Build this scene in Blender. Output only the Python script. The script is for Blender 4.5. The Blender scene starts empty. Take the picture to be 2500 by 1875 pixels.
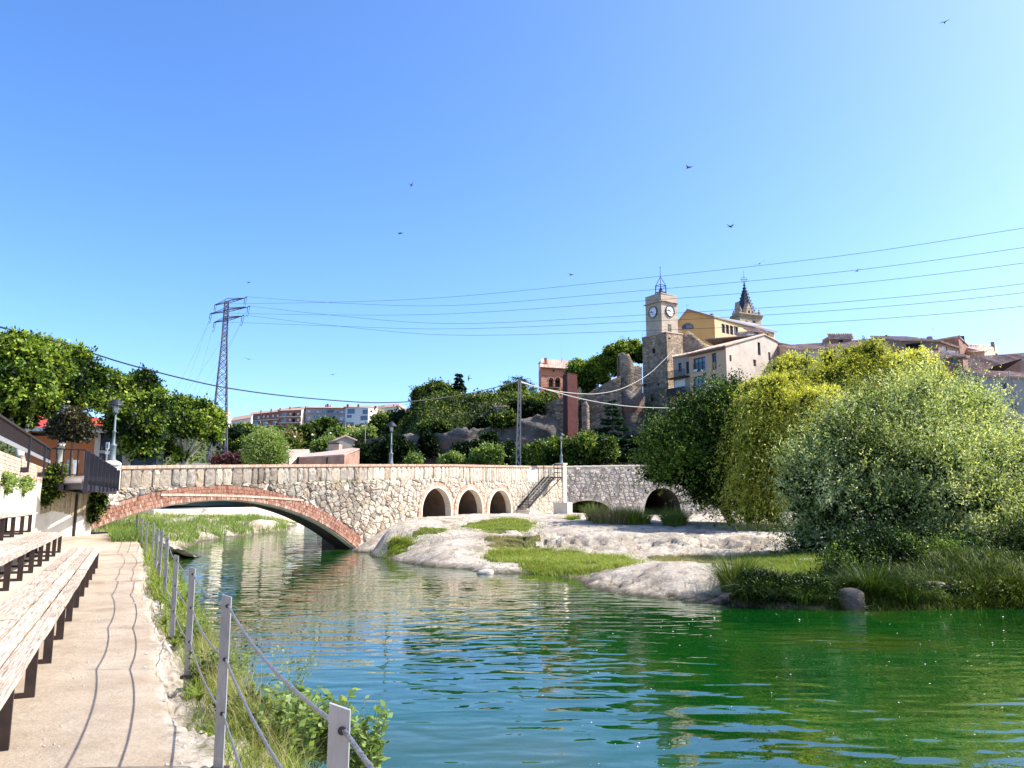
import bpy, math, random
import numpy as np
from mathutils import Vector, Matrix
random.seed(7)
SC = bpy.context.scene
COL = SC.collection
R = math.radians

# ---------------------------------------------------------------- camera, sky, sun, exposure
CAM_H, PITCH, FPX = 1.55, R(8.64), 1878.0
cd = bpy.data.cameras.new('camera'); cam = bpy.data.objects.new('camera', cd); COL.objects.link(cam)
cam.location = (0, 0, CAM_H); cam.rotation_euler = (math.pi / 2 + PITCH, 0, 0)
cd.sensor_width = 36.0; cd.lens = 36.0 * FPX / 2500.0; cd.clip_start = 0.05; cd.clip_end = 6000
SC.camera = cam
SUN_EL, SUN_AZ = R(46), R(86)          # azimuth clockwise from +Y: from the right
world = bpy.data.worlds.new('World'); SC.world = world; world.use_nodes = True
wn = world.node_tree; wn.nodes.clear()
sky = wn.nodes.new('ShaderNodeTexSky'); sky.sky_type = 'NISHITA'; sky.sun_disc = False
sky.sun_elevation = SUN_EL; sky.sun_rotation = SUN_AZ
sky.altitude = 300; sky.air_density = 0.8; sky.dust_density = 2.0; sky.ozone_density = 4.0
bg = wn.nodes.new('ShaderNodeBackground'); bg.inputs['Strength'].default_value = 0.15
wo = wn.nodes.new('ShaderNodeOutputWorld')
hs = wn.nodes.new('ShaderNodeHueSaturation'); hs.inputs['Saturation'].default_value = 1.2; hs.inputs['Hue'].default_value = .505
wn.links.new(sky.outputs[0], hs.inputs['Color']); wn.links.new(hs.outputs[0], bg.inputs[0]); wn.links.new(bg.outputs[0], wo.inputs[0])
sd = bpy.data.lights.new('sun', 'SUN'); sd.energy = 3.7; sd.angle = R(0.5); sd.color = (1.0, 0.95, 0.86)
sun = bpy.data.objects.new('sun', sd); COL.objects.link(sun)
sdir = Vector((math.cos(SUN_EL) * math.sin(SUN_AZ), math.cos(SUN_EL) * math.cos(SUN_AZ), math.sin(SUN_EL)))
sun.rotation_euler = sdir.to_track_quat('Z', 'Y').to_euler(); sun.location = (30, 0, 60)
SC.view_settings.view_transform = 'Standard'; SC.view_settings.look = 'None'
SC.view_settings.exposure = 1.32; SC.view_settings.gamma = 1.0
SC.render.engine = 'CYCLES'
SC.cycles.max_bounces = 7; SC.cycles.transparent_max_bounces = 8
SC.cycles.diffuse_bounces = 3; SC.cycles.glossy_bounces = 3; SC.cycles.transmission_bounces = 3
SC.cycles.use_adaptive_sampling = True

# ---------------------------------------------------------------- geometry of the view: a pixel of the 2500 px photo and a distance or a height give a point
CP, SP = math.cos(PITCH), math.sin(PITCH)
def ray(px, py):
    x = (px - 1250) / FPX; y = (937.5 - py) / FPX
    d = CP - y * SP
    return x / d, (SP + y * CP) / d            # X/Y, (Z-h)/Y
def at(px, py, Y):
    a, b = ray(px, py); return Vector((a * Y, Y, CAM_H + b * Y))
def atz(px, py, z):
    a, b = ray(px, py); Y = (z - CAM_H) / b; return Vector((a * Y, Y, z))
def zat(py, Y): return CAM_H + ray(1250, py)[1] * Y
def sz(npx, Y): return npx * Y / FPX

# ---------------------------------------------------------------- numpy noise
def _h(ix, iy, s):
    n = (ix.astype(np.int64) * 374761393 + iy.astype(np.int64) * 668265263 + s * 974634777) & 0xffffffff
    n = ((n ^ (n >> 13)) * 1274126177) & 0xffffffff
    return ((n ^ (n >> 16)) & 0xffff) / 65535.0
def vnoise(x, y, s=0):
    x = np.asarray(x, float); y = np.asarray(y, float)
    ix, iy = np.floor(x), np.floor(y); fx, fy = x - ix, y - iy
    fx = fx * fx * (3 - 2 * fx); fy = fy * fy * (3 - 2 * fy)
    a, b, c, d = _h(ix, iy, s), _h(ix + 1, iy, s), _h(ix, iy + 1, s), _h(ix + 1, iy + 1, s)
    return (a * (1 - fx) + b * fx) * (1 - fy) + (c * (1 - fx) + d * fx) * fy
def fbm(x, y, o=4, s=0, g=.5):
    t = 0; a = 1; n = 0
    for k in range(o):
        t = t + a * vnoise(x * 2 ** k + 17 * k, y * 2 ** k - 9 * k, s + k); n += a; a *= g
    return t / n
def sstep(a, b, x):
    t = np.clip((x - a) / (b - a), 0, 1); return t * t * (3 - 2 * t)

# ---------------------------------------------------------------- objects
def link(o, parent=None):
    COL.objects.link(o)
    if parent is not None:
        o.parent = parent
        l = Vector(parent.location)
        p = parent.parent
        o.matrix_parent_inverse = Matrix.Translation(-l) if p is None else Matrix.Identity(4)
    return o
def tag(o, label=None, cat=None, group=None, kind=None):
    if label: o['label'] = label
    if cat: o['category'] = cat
    if group: o['group'] = group
    if kind: o['kind'] = kind
    return o
def thing(name, label, cat, loc=(0, 0, 0), group=None):
    o = bpy.data.objects.new(name, None); o.empty_display_size = .2
    COL.objects.link(o); o.location = loc
    return tag(o, label, cat, group)
def np_mesh(name, V, F, mat, smooth=False, tint=None):
    """V (n,3) array, F (m,k) array of equal-size faces."""
    V = np.asarray(V, dtype=np.float32); F = np.asarray(F, dtype=np.int32)
    me = bpy.data.meshes.new(name); k = F.shape[1]
    me.vertices.add(len(V)); me.vertices.foreach_set('co', V.ravel())
    me.loops.add(F.size); me.loops.foreach_set('vertex_index', F.ravel())
    me.polygons.add(len(F)); me.polygons.foreach_set('loop_start', np.arange(0, F.size, k, dtype=np.int32))
    me.polygons.foreach_set('loop_total', np.full(len(F), k, dtype=np.int32))
    if smooth: me.polygons.foreach_set('use_smooth', np.ones(len(F), dtype=bool))
    me.update(calc_edges=True)
    if tint is not None:
        a = me.attributes.new('tint', 'FLOAT', 'FACE'); a.data.foreach_set('value', np.asarray(tint, dtype=np.float32))
    me.materials.append(mat)
    return me
class MB:
    def __init__(s): s.v = []; s.f = []; s.m = []; s.t = []; s.mi = 0; s.ti = .5
    def add(s, vs, fs):
        b = len(s.v); s.v += [tuple(v) for v in vs]
        for f in fs: s.f.append([b + i for i in f]); s.m.append(s.mi); s.t.append(s.ti)
        return s
    def box(s, x0, x1, y0, y1, z0, z1):
        return s.obox((x0, y0, z0), (x1 - x0, 0, 0), (0, y1 - y0, 0), (0, 0, z1 - z0))
    def obox(s, o, a, b, c):
        o, a, b, c = Vector(o), Vector(a), Vector(b), Vector(c)
        if a.cross(b).dot(c) < 0: a, b = b, a
        return s.add([o, o + a, o + a + b, o + b, o + c, o + a + c, o + a + b + c, o + b + c],
                     [(0, 3, 2, 1), (4, 5, 6, 7), (0, 1, 5, 4), (1, 2, 6, 5), (2, 3, 7, 6), (3, 0, 4, 7)])
    def beam(s, p, q, w, h, up=(0, 0, 1)):
        p, q = Vector(p), Vector(q); d = (q - p).normalized(); u = Vector(up)
        if abs(d.dot(u)) > .97: u = Vector((0, 1, 0))
        a = d.cross(u).normalized(); c = a.cross(d).normalized()
        return s.obox(p - a * w / 2 - c * h / 2, a * w, q - p, c * h)
    def tube(s, pts, rad, n=6, cap=True):
        pts = [Vector(p) for p in pts]
        if not hasattr(rad, '__len__'): rad = [rad] * len(pts)
        vs = []; ref = None
        for i, p in enumerate(pts):
            d = (pts[min(i + 1, len(pts) - 1)] - pts[max(i - 1, 0)]).normalized()
            if ref is None or abs(ref.dot(d)) > .95: ref = Vector((0, 0, 1)) if abs(d.z) < .9 else Vector((1, 0, 0))
            a = d.cross(ref).normalized(); b = a.cross(d).normalized(); ref = b
            for k in range(n):
                t = 2 * math.pi * k / n; vs.append(p + (a * math.cos(t) + b * math.sin(t)) * rad[i])
        fs = []
        for i in range(len(pts) - 1):
            for k in range(n):
                k2 = (k + 1) % n; fs.append((i * n + k, i * n + k2, (i + 1) * n + k2, (i + 1) * n + k))
        if cap: fs += [tuple(range(n)), tuple(reversed(range((len(pts) - 1) * n, len(pts) * n)))]
        return s.add(vs, [tuple(reversed(f)) for f in fs])
    def lathe(s, c, prof, n=12, rot=0):
        vs = []; c = Vector(c)
        for r, z in prof:
            for k in range(n):
                t = 2 * math.pi * k / n + rot; vs.append(c + Vector((r * math.cos(t), r * math.sin(t), z)))
        fs = []
        for i in range(len(prof) - 1):
            for k in range(n): k2 = (k + 1) % n; fs.append((i * n + k, i * n + k2, (i + 1) * n + k2, (i + 1) * n + k))
        fs += [tuple(reversed(range(n))), tuple(range((len(prof) - 1) * n, len(prof) * n))]
        return s.add(vs, fs)
    def prism(s, poly, vec):
        """poly: list of 3D points, extruded by vec."""
        poly = [Vector(p) for p in poly]; vec = Vector(vec); n = len(poly)
        nm = Vector((0, 0, 0))
        for i in range(n): nm += poly[i].cross(poly[(i + 1) % n])
        if nm.dot(vec) > 0: poly = poly[::-1]
        vs = poly + [p + vec for p in poly]
        fs = [tuple(range(n)), tuple(reversed(range(n, 2 * n)))]
        for i in range(n): j = (i + 1) % n; fs.append((j, i, n + i, n + j))
        return s.add(vs, fs)
    def mesh(s, name, mats, smooth=False):
        me = bpy.data.meshes.new(name); me.from_pydata(s.v, [], s.f)
        for m in (mats if isinstance(mats, (list, tuple)) else [mats]): me.materials.append(m)
        if any(s.m): me.polygons.foreach_set('material_index', s.m)
        a = me.attributes.new('tint', 'FLOAT', 'FACE'); a.data.foreach_set('value', s.t)
        if smooth: me.polygons.foreach_set('use_smooth', [True] * len(s.f))
        me.update(); return me
    def build(s, name, mats, parent=None, smooth=False):
        return link(bpy.data.objects.new(name, s.mesh(name, mats, smooth)), parent)
def part(name, me, parent): return link(bpy.data.objects.new(name, me), parent)
def copy_tree(o, loc=None, rotz=None, scale=None, label=None, parent=None):
    c = o.copy(); COL.objects.link(c)
    if parent is not None: c.parent = parent
    if loc is not None: c.location = loc
    if rotz is not None: c.rotation_euler = (0, 0, rotz)
    if scale is not None: c.scale = (scale,) * 3
    if label: c['label'] = label
    for ch in [x for x in COL.objects if x.parent == o]: copy_tree(ch, parent=c)
    return c

# ---------------------------------------------------------------- materials
def _nt(name):
    m = bpy.data.materials.new(name); m.use_nodes = True; nt = m.node_tree; nt.nodes.clear()
    out = nt.nodes.new('ShaderNodeOutputMaterial'); return m, nt, out
def N(nt, t, **kw):
    n = nt.nodes.new(t)
    for k, v in kw.items():
        if k in n.inputs: n.inputs[k].default_value = v
        else: setattr(n, k, v)
    return n
def c4(c): return (c[0], c[1], c[2], 1)
def ramp(nt, src, stops):
    r = nt.nodes.new('ShaderNodeValToRGB'); e = r.color_ramp.elements
    while len(e) < len(stops): e.new(.5)
    for i, (p, c) in enumerate(stops): e[i].position = p; e[i].color = c4(c)
    nt.links.new(src, r.inputs[0]); return r.outputs[0]
def mixc(nt, fac, a, b, mode='MIX'):
    n = nt.nodes.new('ShaderNodeMix'); n.data_type = 'RGBA'; n.blend_type = mode
    for i, v in ((0, fac), (6, a), (7, b)):
        if hasattr(v, 'is_linked') or hasattr(v, 'links'): nt.links.new(v, n.inputs[i])
        elif i == 0: n.inputs[0].default_value = v
        else: n.inputs[i].default_value = c4(v)
    return n.outputs[2]
def M(name, c1, c2=None, scale=3.0, rough=.85, bump=0.0, bscale=None, detail=6, tint=None, metal=0.0, stain=None, stretch=None, spec=.3):
    """tint: list of stops used with the face attribute; stain: (colour, scale, low, high)."""
    m, nt, out = _nt(name)
    p = N(nt, 'ShaderNodeBsdfPrincipled', Roughness=rough, Metallic=metal)
    p.inputs['Specular IOR Level'].default_value = spec
    tc = nt.nodes.new('ShaderNodeNewGeometry'); co = tc.outputs['Position']
    if stretch:
        mp = nt.nodes.new('ShaderNodeMapping'); mp.inputs['Scale'].default_value = stretch
        nt.links.new(co, mp.inputs[0]); co = mp.outputs[0]
    nz = N(nt, 'ShaderNodeTexNoise', Scale=scale, Detail=detail, Roughness=.65); nt.links.new(co, nz.inputs['Vector'])
    c2 = c2 or c1
    col = ramp(nt, nz.outputs[0], [(.3, c1), (.7, c2)])
    if tint:
        at_ = nt.nodes.new('ShaderNodeAttribute'); at_.attribute_name = 'tint'
        tcx = ramp(nt, at_.outputs['Fac'], tint)
        col = mixc(nt, .75, col, tcx)
        nb = ramp(nt, nz.outputs[0], [(.25, (.62, .62, .62)), (.7, (1.1, 1.1, 1.1))])
        col = mixc(nt, 1.0, col, nb, 'MULTIPLY')
    if stain:
        n2 = N(nt, 'ShaderNodeTexNoise', Scale=stain[1], Detail=8, Roughness=.7); nt.links.new(co, n2.inputs['Vector'])
        f = ramp(nt, n2.outputs[0], [(stain[2], (0, 0, 0)), (stain[3], (1, 1, 1))])
        col = mixc(nt, f, col, stain[0])
    nt.links.new(col, p.inputs['Base Color'])
    if bump:
        n3 = N(nt, 'ShaderNodeTexNoise', Scale=bscale or scale * 3, Detail=8, Roughness=.7); nt.links.new(co, n3.inputs['Vector'])
        b = N(nt, 'ShaderNodeBump', Strength=1.0, Distance=bump); nt.links.new(n3.outputs[0], b.inputs['Height'])
        nt.links.new(b.outputs[0], p.inputs['Normal'])
    nt.links.new(p.outputs[0], out.inputs[0]); return m
def leafmat(name, stops, trans=.45, gloss=.25):
    m, nt, out = _nt(name)
    a = nt.nodes.new('ShaderNodeAttribute'); a.attribute_name = 'tint'
    col = ramp(nt, a.outputs['Fac'], stops)
    p = N(nt, 'ShaderNodeBsdfPrincipled', Roughness=.45); p.inputs['Specular IOR Level'].default_value = gloss
    t = nt.nodes.new('ShaderNodeBsdfTranslucent')
    nt.links.new(col, p.inputs['Base Color'])
    tcol = mixc(nt, 1.0, col, (1.25, 1.2, .55), 'MULTIPLY'); nt.links.new(tcol, t.inputs[0])
    mx = nt.nodes.new('ShaderNodeMixShader'); mx.inputs[0].default_value = trans
    nt.links.new(p.outputs[0], mx.inputs[1]); nt.links.new(t.outputs[0], mx.inputs[2]); nt.links.new(mx.outputs[0], out.inputs[0])
    return m
def brickmat(name, c1, c2, mortar, w, h, ms=.012, frame='XZ', bump=.01):
    m, nt, out = _nt(name)
    g = nt.nodes.new('ShaderNodeNewGeometry'); s = nt.nodes.new('ShaderNodeSeparateXYZ'); nt.links.new(g.outputs['Position'], s.inputs[0])
    ad = N(nt, 'ShaderNodeMath', operation='ADD')
    nt.links.new(s.outputs[0], ad.inputs[0]); nt.links.new(s.outputs[1], ad.inputs[1])
    if frame == 'XZ': ad.inputs[1].default_value = 0; nt.links.remove(ad.inputs[1].links[0])
    c = nt.nodes.new('ShaderNodeCombineXYZ'); nt.links.new(ad.outputs[0], c.inputs[0]); nt.links.new(s.outputs[2], c.inputs[1])
    b = N(nt, 'ShaderNodeTexBrick', Scale=1.0); b.inputs['Color1'].default_value = c4(c1); b.inputs['Color2'].default_value = c4(c2)
    b.inputs['Mortar'].default_value = c4(mortar); b.inputs['Brick Width'].default_value = w; b.inputs['Row Height'].default_value = h
    b.inputs['Mortar Size'].default_value = ms; nt.links.new(c.outputs[0], b.inputs['Vector'])
    nz = N(nt, 'ShaderNodeTexNoise', Scale=.9, Detail=8); nt.links.new(g.outputs['Position'], nz.inputs['Vector'])
    dk = ramp(nt, nz.outputs[0], [(.3, (.7, .68, .66)), (.65, (1.08, 1.08, 1.08))])
    col = mixc(nt, 1.0, b.outputs[0], dk, 'MULTIPLY')
    p = N(nt, 'ShaderNodeBsdfPrincipled', Roughness=.9); nt.links.new(col, p.inputs['Base Color'])
    bp = N(nt, 'ShaderNodeBump', Distance=bump); bp.invert = True; nt.links.new(b.outputs['Fac'], bp.inputs['Height']); nt.links.new(bp.outputs[0], p.inputs['Normal'])
    nt.links.new(p.outputs[0], out.inputs[0]); return m
def glassmat(name, col=(.02, .03, .04), rough=.05, spec=.8):
    m, nt, out = _nt(name)
    p = N(nt, 'ShaderNodeBsdfPrincipled', Roughness=rough); p.inputs['Base Color'].default_value = c4(col)
    p.inputs['Specular IOR Level'].default_value = spec
    nt.links.new(p.outputs[0], out.inputs[0]); return m

m_stone = M('bridge_stone', (.34, .29, .23), (.60, .53, .43), 7, .92, .05, 9, 10, tint=[(0, (.15, .11, .08)), (.2, (.28, .22, .16)), (.4, (.38, .33, .27)), (.6, (.25, .21, .18)), (.8, (.42, .31, .20)), (1, (.50, .43, .34))], stain=((.16, .13, .10), .9, .56, .72))
m_stonepale = M('bleached_stone', (.46, .39, .29), (.66, .58, .46), 6, .92, .05, 9, 10, tint=[(0, (.36, .28, .20)), (.3, (.56, .48, .37)), (.6, (.66, .58, .45)), (.8, (.48, .42, .34)), (1, (.72, .64, .52))], stain=((.34, .27, .20), .9, .56, .72))
m_mortar = M('lime_mortar', (.58, .50, .39), (.74, .67, .55), 4, .95, .02, 24, stain=((.36, .29, .21), .7, .52, .72))
m_brick = M('old_red_brick', (.36, .15, .09), (.48, .22, .14), 6, .9, .006, 40, tint=[(0, (.15, .055, .04)), (.35, (.34, .17, .115)), (.7, (.46, .29, .21)), (1, (.62, .46, .35))])
m_brickpale = M('pale_brick', (.55, .33, .23), (.66, .45, .33), 5, .9, .004, 40, tint=[(0, (.42, .22, .15)), (.5, (.60, .37, .26)), (1, (.72, .55, .42))])
m_ringedge = M('arch_plaster_edge', (.62, .50, .38), (.74, .66, .55), 5, .9, .004, 30)
m_dkstone = M('shade_dark_stone', (.030, .026, .022), (.07, .06, .05), 1, .95, .05, 4)  # near-black colour carries the shade under the arch and inside the wall openings
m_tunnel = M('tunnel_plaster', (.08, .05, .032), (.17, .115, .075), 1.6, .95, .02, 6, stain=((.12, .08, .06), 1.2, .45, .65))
m_rock = M('pale_river_rock', (.48, .42, .36), (.70, .65, .58), .8, .95, .05, 5, 8, stain=((.34, .29, .24), .5, .50, .68))
m_cliff = M('cliff_sandstone', (.07, .06, .055), (.26, .22, .19), .5, .95, .35, 1.5, 9, stretch=(.6, 1, 2.6), stain=((.26, .13, .08), .14, .52, .62))
m_conc = M('path_concrete', (.42, .35, .27), (.54, .47, .37), 1.5, .92, .004, 60, 8, stain=((.42, .33, .25), .8, .5, .8))
m_concw = M('pale_concrete', (.60, .56, .50), (.74, .70, .63), 3, .9, .004, 30)
m_render = M('beige_render', (.60, .54, .43), (.72, .66, .54), 1.2, .95, .01, 12, stain=((.46, .38, .28), .9, .52, .75))
m_earth = M('ground_earth', (.14, .11, .07), (.24, .20, .13), 1.0, .95, .03, 6)
m_grassbase = M('grassy_earth', (.06, .08, .025), (.13, .13, .05), .4, .95, .05, 3)
def woodmat():
    m, nt, out = _nt('weathered_plank'); g = nt.nodes.new('ShaderNodeNewGeometry')
    r0 = nt.nodes.new('ShaderNodeMapping'); r0.inputs['Rotation'].default_value = (0, 0, -math.atan2(.898, -.44)); nt.links.new(g.outputs['Position'], r0.inputs[0])
    r1 = nt.nodes.new('ShaderNodeMapping'); r1.inputs['Scale'].default_value = (1.1, 26, 8); nt.links.new(r0.outputs[0], r1.inputs[0])
    n1 = N(nt, 'ShaderNodeTexNoise', Scale=3.0, Detail=9, Roughness=.75, Distortion=.6); nt.links.new(r1.outputs[0], n1.inputs['Vector'])
    n2 = N(nt, 'ShaderNodeTexNoise', Scale=1.3, Detail=6, Roughness=.7); nt.links.new(g.outputs['Position'], n2.inputs['Vector'])
    c = ramp(nt, n1.outputs[0], [(.36, (.09, .07, .055)), (.45, (.38, .32, .26)), (.56, (.60, .53, .46)), (.75, (.70, .64, .57))])
    c = mixc(nt, 1.0, c, ramp(nt, n2.outputs[0], [(.3, (.72, .68, .64)), (.6, (1.05, 1.03, 1.0))]), 'MULTIPLY')
    a = nt.nodes.new('ShaderNodeAttribute'); a.attribute_name = 'tint'
    c = mixc(nt, 1.0, c, ramp(nt, a.outputs['Fac'], [(0, (.80, .76, .72)), (1, (1.05, 1.05, 1.05))]), 'MULTIPLY')
    p = N(nt, 'ShaderNodeBsdfPrincipled', Roughness=.88); p.inputs['Specular IOR Level'].default_value = .2; nt.links.new(c, p.inputs['Base Color'])
    b = N(nt, 'ShaderNodeBump', Distance=.010); nt.links.new(n1.outputs[0], b.inputs['Height']); nt.links.new(b.outputs[0], p.inputs['Normal'])
    nt.links.new(p.outputs[0], out.inputs[0]); return m
m_wood = woodmat()
m_iron = M('dark_brown_steel', (.030, .022, .020), (.06, .04, .035), 8, .6, metal=.3)
m_navy = M('dark_painted_steel', (.018, .018, .026), (.03, .03, .04), 8, .45)
m_galv = M('galvanised_steel', (.22, .22, .23), (.36, .36, .37), 14, .55, .002, 60, metal=.2, stain=((.16, .10, .06), 7, .60, .72), stretch=(1, 1, .3))
m_rope = M('wire_rope', (.20, .20, .21), (.34, .34, .35), 30, .45, metal=.7)
m_wire = M('black_cable', (.02, .02, .022), None, 1, .6)
m_wirepale = M('pale_cable', (.45, .43, .40), None, 1, .6)
m_pylon = M('pylon_steel', (.07, .06, .09), (.13, .11, .14), .6, .6)
m_pylonb = M('pole_concrete', (.30, .26, .22), (.42, .37, .31), 3, .9)
m_lamp = M('lamp_green_grey', (.10, .14, .14), (.16, .20, .20), 6, .5)
m_lampw = glassmat('lantern_glass', (.5, .5, .48), .2)
m_bark = M('grey_bark', (.07, .055, .045), (.15, .13, .10), 5, .95, .02, 14)
m_barkw = M('pale_plane_bark', (.42, .38, .30), (.62, .58, .50), 3, .9, .01, 10)
m_glass = glassmat('window_glass', (.015, .025, .045))
m_glassb = glassmat('bluish_glass', (.05, .10, .18))
m_void = M('unlit_interior', (.012, .011, .012), None, 1, .9)
m_white = M('white_paint', (.76, .75, .72), (.82, .81, .78), 3, .7)
m_dark = M('dark_frame', (.02, .022, .03), None, 1, .5)
m_tile = M('clay_roof_tile', (.42, .27, .20), (.62, .47, .37), 1.3, .9, tint=[(0, (.36, .22, .16)), (.5, (.56, .40, .31)), (1, (.70, .58, .48))])
def masonry(name, c1, c2, c3, joint, sc=1.6, dist=.12, stretch=(1, 1, 1.7), stain=None):
    m, nt, out = _nt(name); g = nt.nodes.new('ShaderNodeNewGeometry')
    mp = nt.nodes.new('ShaderNodeMapping'); mp.inputs['Scale'].default_value = stretch; nt.links.new(g.outputs['Position'], mp.inputs[0])
    nz = N(nt, 'ShaderNodeTexNoise', Scale=3.0, Detail=5); nt.links.new(mp.outputs[0], nz.inputs['Vector'])
    wv = mixc(nt, .08, mp.outputs[0], nz.outputs[1])
    v1 = N(nt, 'ShaderNodeTexVoronoi', Scale=sc); v2 = N(nt, 'ShaderNodeTexVoronoi', Scale=sc); v2.feature = 'DISTANCE_TO_EDGE'
    nt.links.new(wv, v1.inputs['Vector']); nt.links.new(wv, v2.inputs['Vector'])
    sep = nt.nodes.new('ShaderNodeSeparateXYZ'); nt.links.new(v1.outputs['Color'], sep.inputs[0])
    col = ramp(nt, sep.outputs[0], [(0, c1), (.5, c2), (1, c3)])
    big = N(nt, 'ShaderNodeTexNoise', Scale=.25, Detail=8, Roughness=.7); nt.links.new(g.outputs['Position'], big.inputs['Vector'])
    col = mixc(nt, 1.0, col, ramp(nt, big.outputs[0], [(.3, (.55, .52, .50)), (.65, (1.15, 1.12, 1.1))]), 'MULTIPLY')
    col = mixc(nt, ramp(nt, v2.outputs[0], [(.02, (1, 1, 1)), (.07, (0, 0, 0))]), col, joint)
    if stain: col = mixc(nt, ramp(nt, big.outputs[0], [(stain[1], (0, 0, 0)), (stain[1] + .1, (1, 1, 1))]), col, stain[0])
    p = N(nt, 'ShaderNodeBsdfPrincipled', Roughness=.95); p.inputs['Specular IOR Level'].default_value = .15; nt.links.new(col, p.inputs['Base Color'])
    h = ramp(nt, v2.outputs[0], [(0, (0, 0, 0)), (.14, (1, 1, 1))]); h2 = mixc(nt, .45, h, nz.outputs[0])
    b = N(nt, 'ShaderNodeBump', Distance=dist); nt.links.new(h2, b.inputs['Height']); nt.links.new(b.outputs[0], p.inputs['Normal'])
    nt.links.new(p.outputs[0], out.inputs[0]); return m
m_wallstone = masonry('old_town_masonry', (.17, .125, .08), (.27, .205, .14), (.42, .33, .23), (.15, .12, .085), 1.5, .12)
# ---------------------------------------------------------------- foliage
LG = dict(
    plane=leafmat('plane_leaf', [(0, (.003, .010, .002)), (.4, (.04, .09, .010)), (1, (.36, .46, .06))], .34, .25),
    alder=leafmat('alder_leaf', [(0, (.002, .008, .002)), (.5, (.022, .055, .009)), (1, (.20, .30, .04))], .26, .15),
    yellow=leafmat('willow_yellow_leaf', [(0, (.07, .09, .008)), (.4, (.38, .41, .05)), (1, (.78, .76, .20))], .5, .15),
    silver=leafmat('willow_silver_leaf', [(0, (.006, .016, .003)), (.4, (.19, .27, .065)), (1, (.74, .78, .42))], .42, .25),
    bush=leafmat('bush_leaf', [(0, (.004, .012, .002)), (.5, (.055, .095, .014)), (1, (.28, .34, .06))], .28, .15),
    dark=leafmat('dark_leaf', [(0, (.002, .007, .002)), (.6, (.010, .026, .007)), (1, (.06, .10, .025))], .22, .1),
    conifer=leafmat('conifer_needle', [(0, (.006, .018, .010)), (.6, (.022, .052, .028)), (1, (.08, .15, .06))], .2, .1),
    bright=leafmat('bright_leaf', [(0, (.08, .13, .03)), (.5, (.20, .29, .07)), (1, (.36, .44, .16))], .45, .25),
    grass=leafmat('grass_blade', [(0, (.05, .08, .010)), (.5, (.20, .28, .035)), (1, (.46, .48, .13))], .4, .2),
    dry=leafmat('dry_grass', [(0, (.14, .13, .05)), (.5, (.30, .27, .12)), (1, (.50, .44, .26))], .4, .2),
    purple=leafmat('purple_leaf', [(0, (.04, .015, .02)), (.5, (.10, .035, .04)), (1, (.18, .07, .07))], .35, .3),
)
def unit(a): return a / np.maximum(np.linalg.norm(a, axis=1, keepdims=True), 1e-6)
def leaf_mesh(name, P, A, Nn, L, W, tint, mat):
    A = unit(A); B = unit(np.cross(A, Nn)); n = len(P)
    L = np.broadcast_to(np.asarray(L, float).reshape(-1, 1), (n, 1)); W = np.broadcast_to(np.asarray(W, float).reshape(-1, 1), (n, 1))
    V = np.empty((n, 4, 3)); V[:, 0] = P; V[:, 1] = P + A * L * .45 + B * W / 2; V[:, 2] = P + A * L; V[:, 3] = P + A * L * .45 - B * W / 2
    F = np.arange(n * 4).reshape(n, 4)
    return np_mesh(name, V.reshape(-1, 3), F, mat, tint=np.clip(tint, 0, 1))
def sph(rng, n):
    v = rng.normal(size=(n, 3)); return unit(v)
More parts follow.
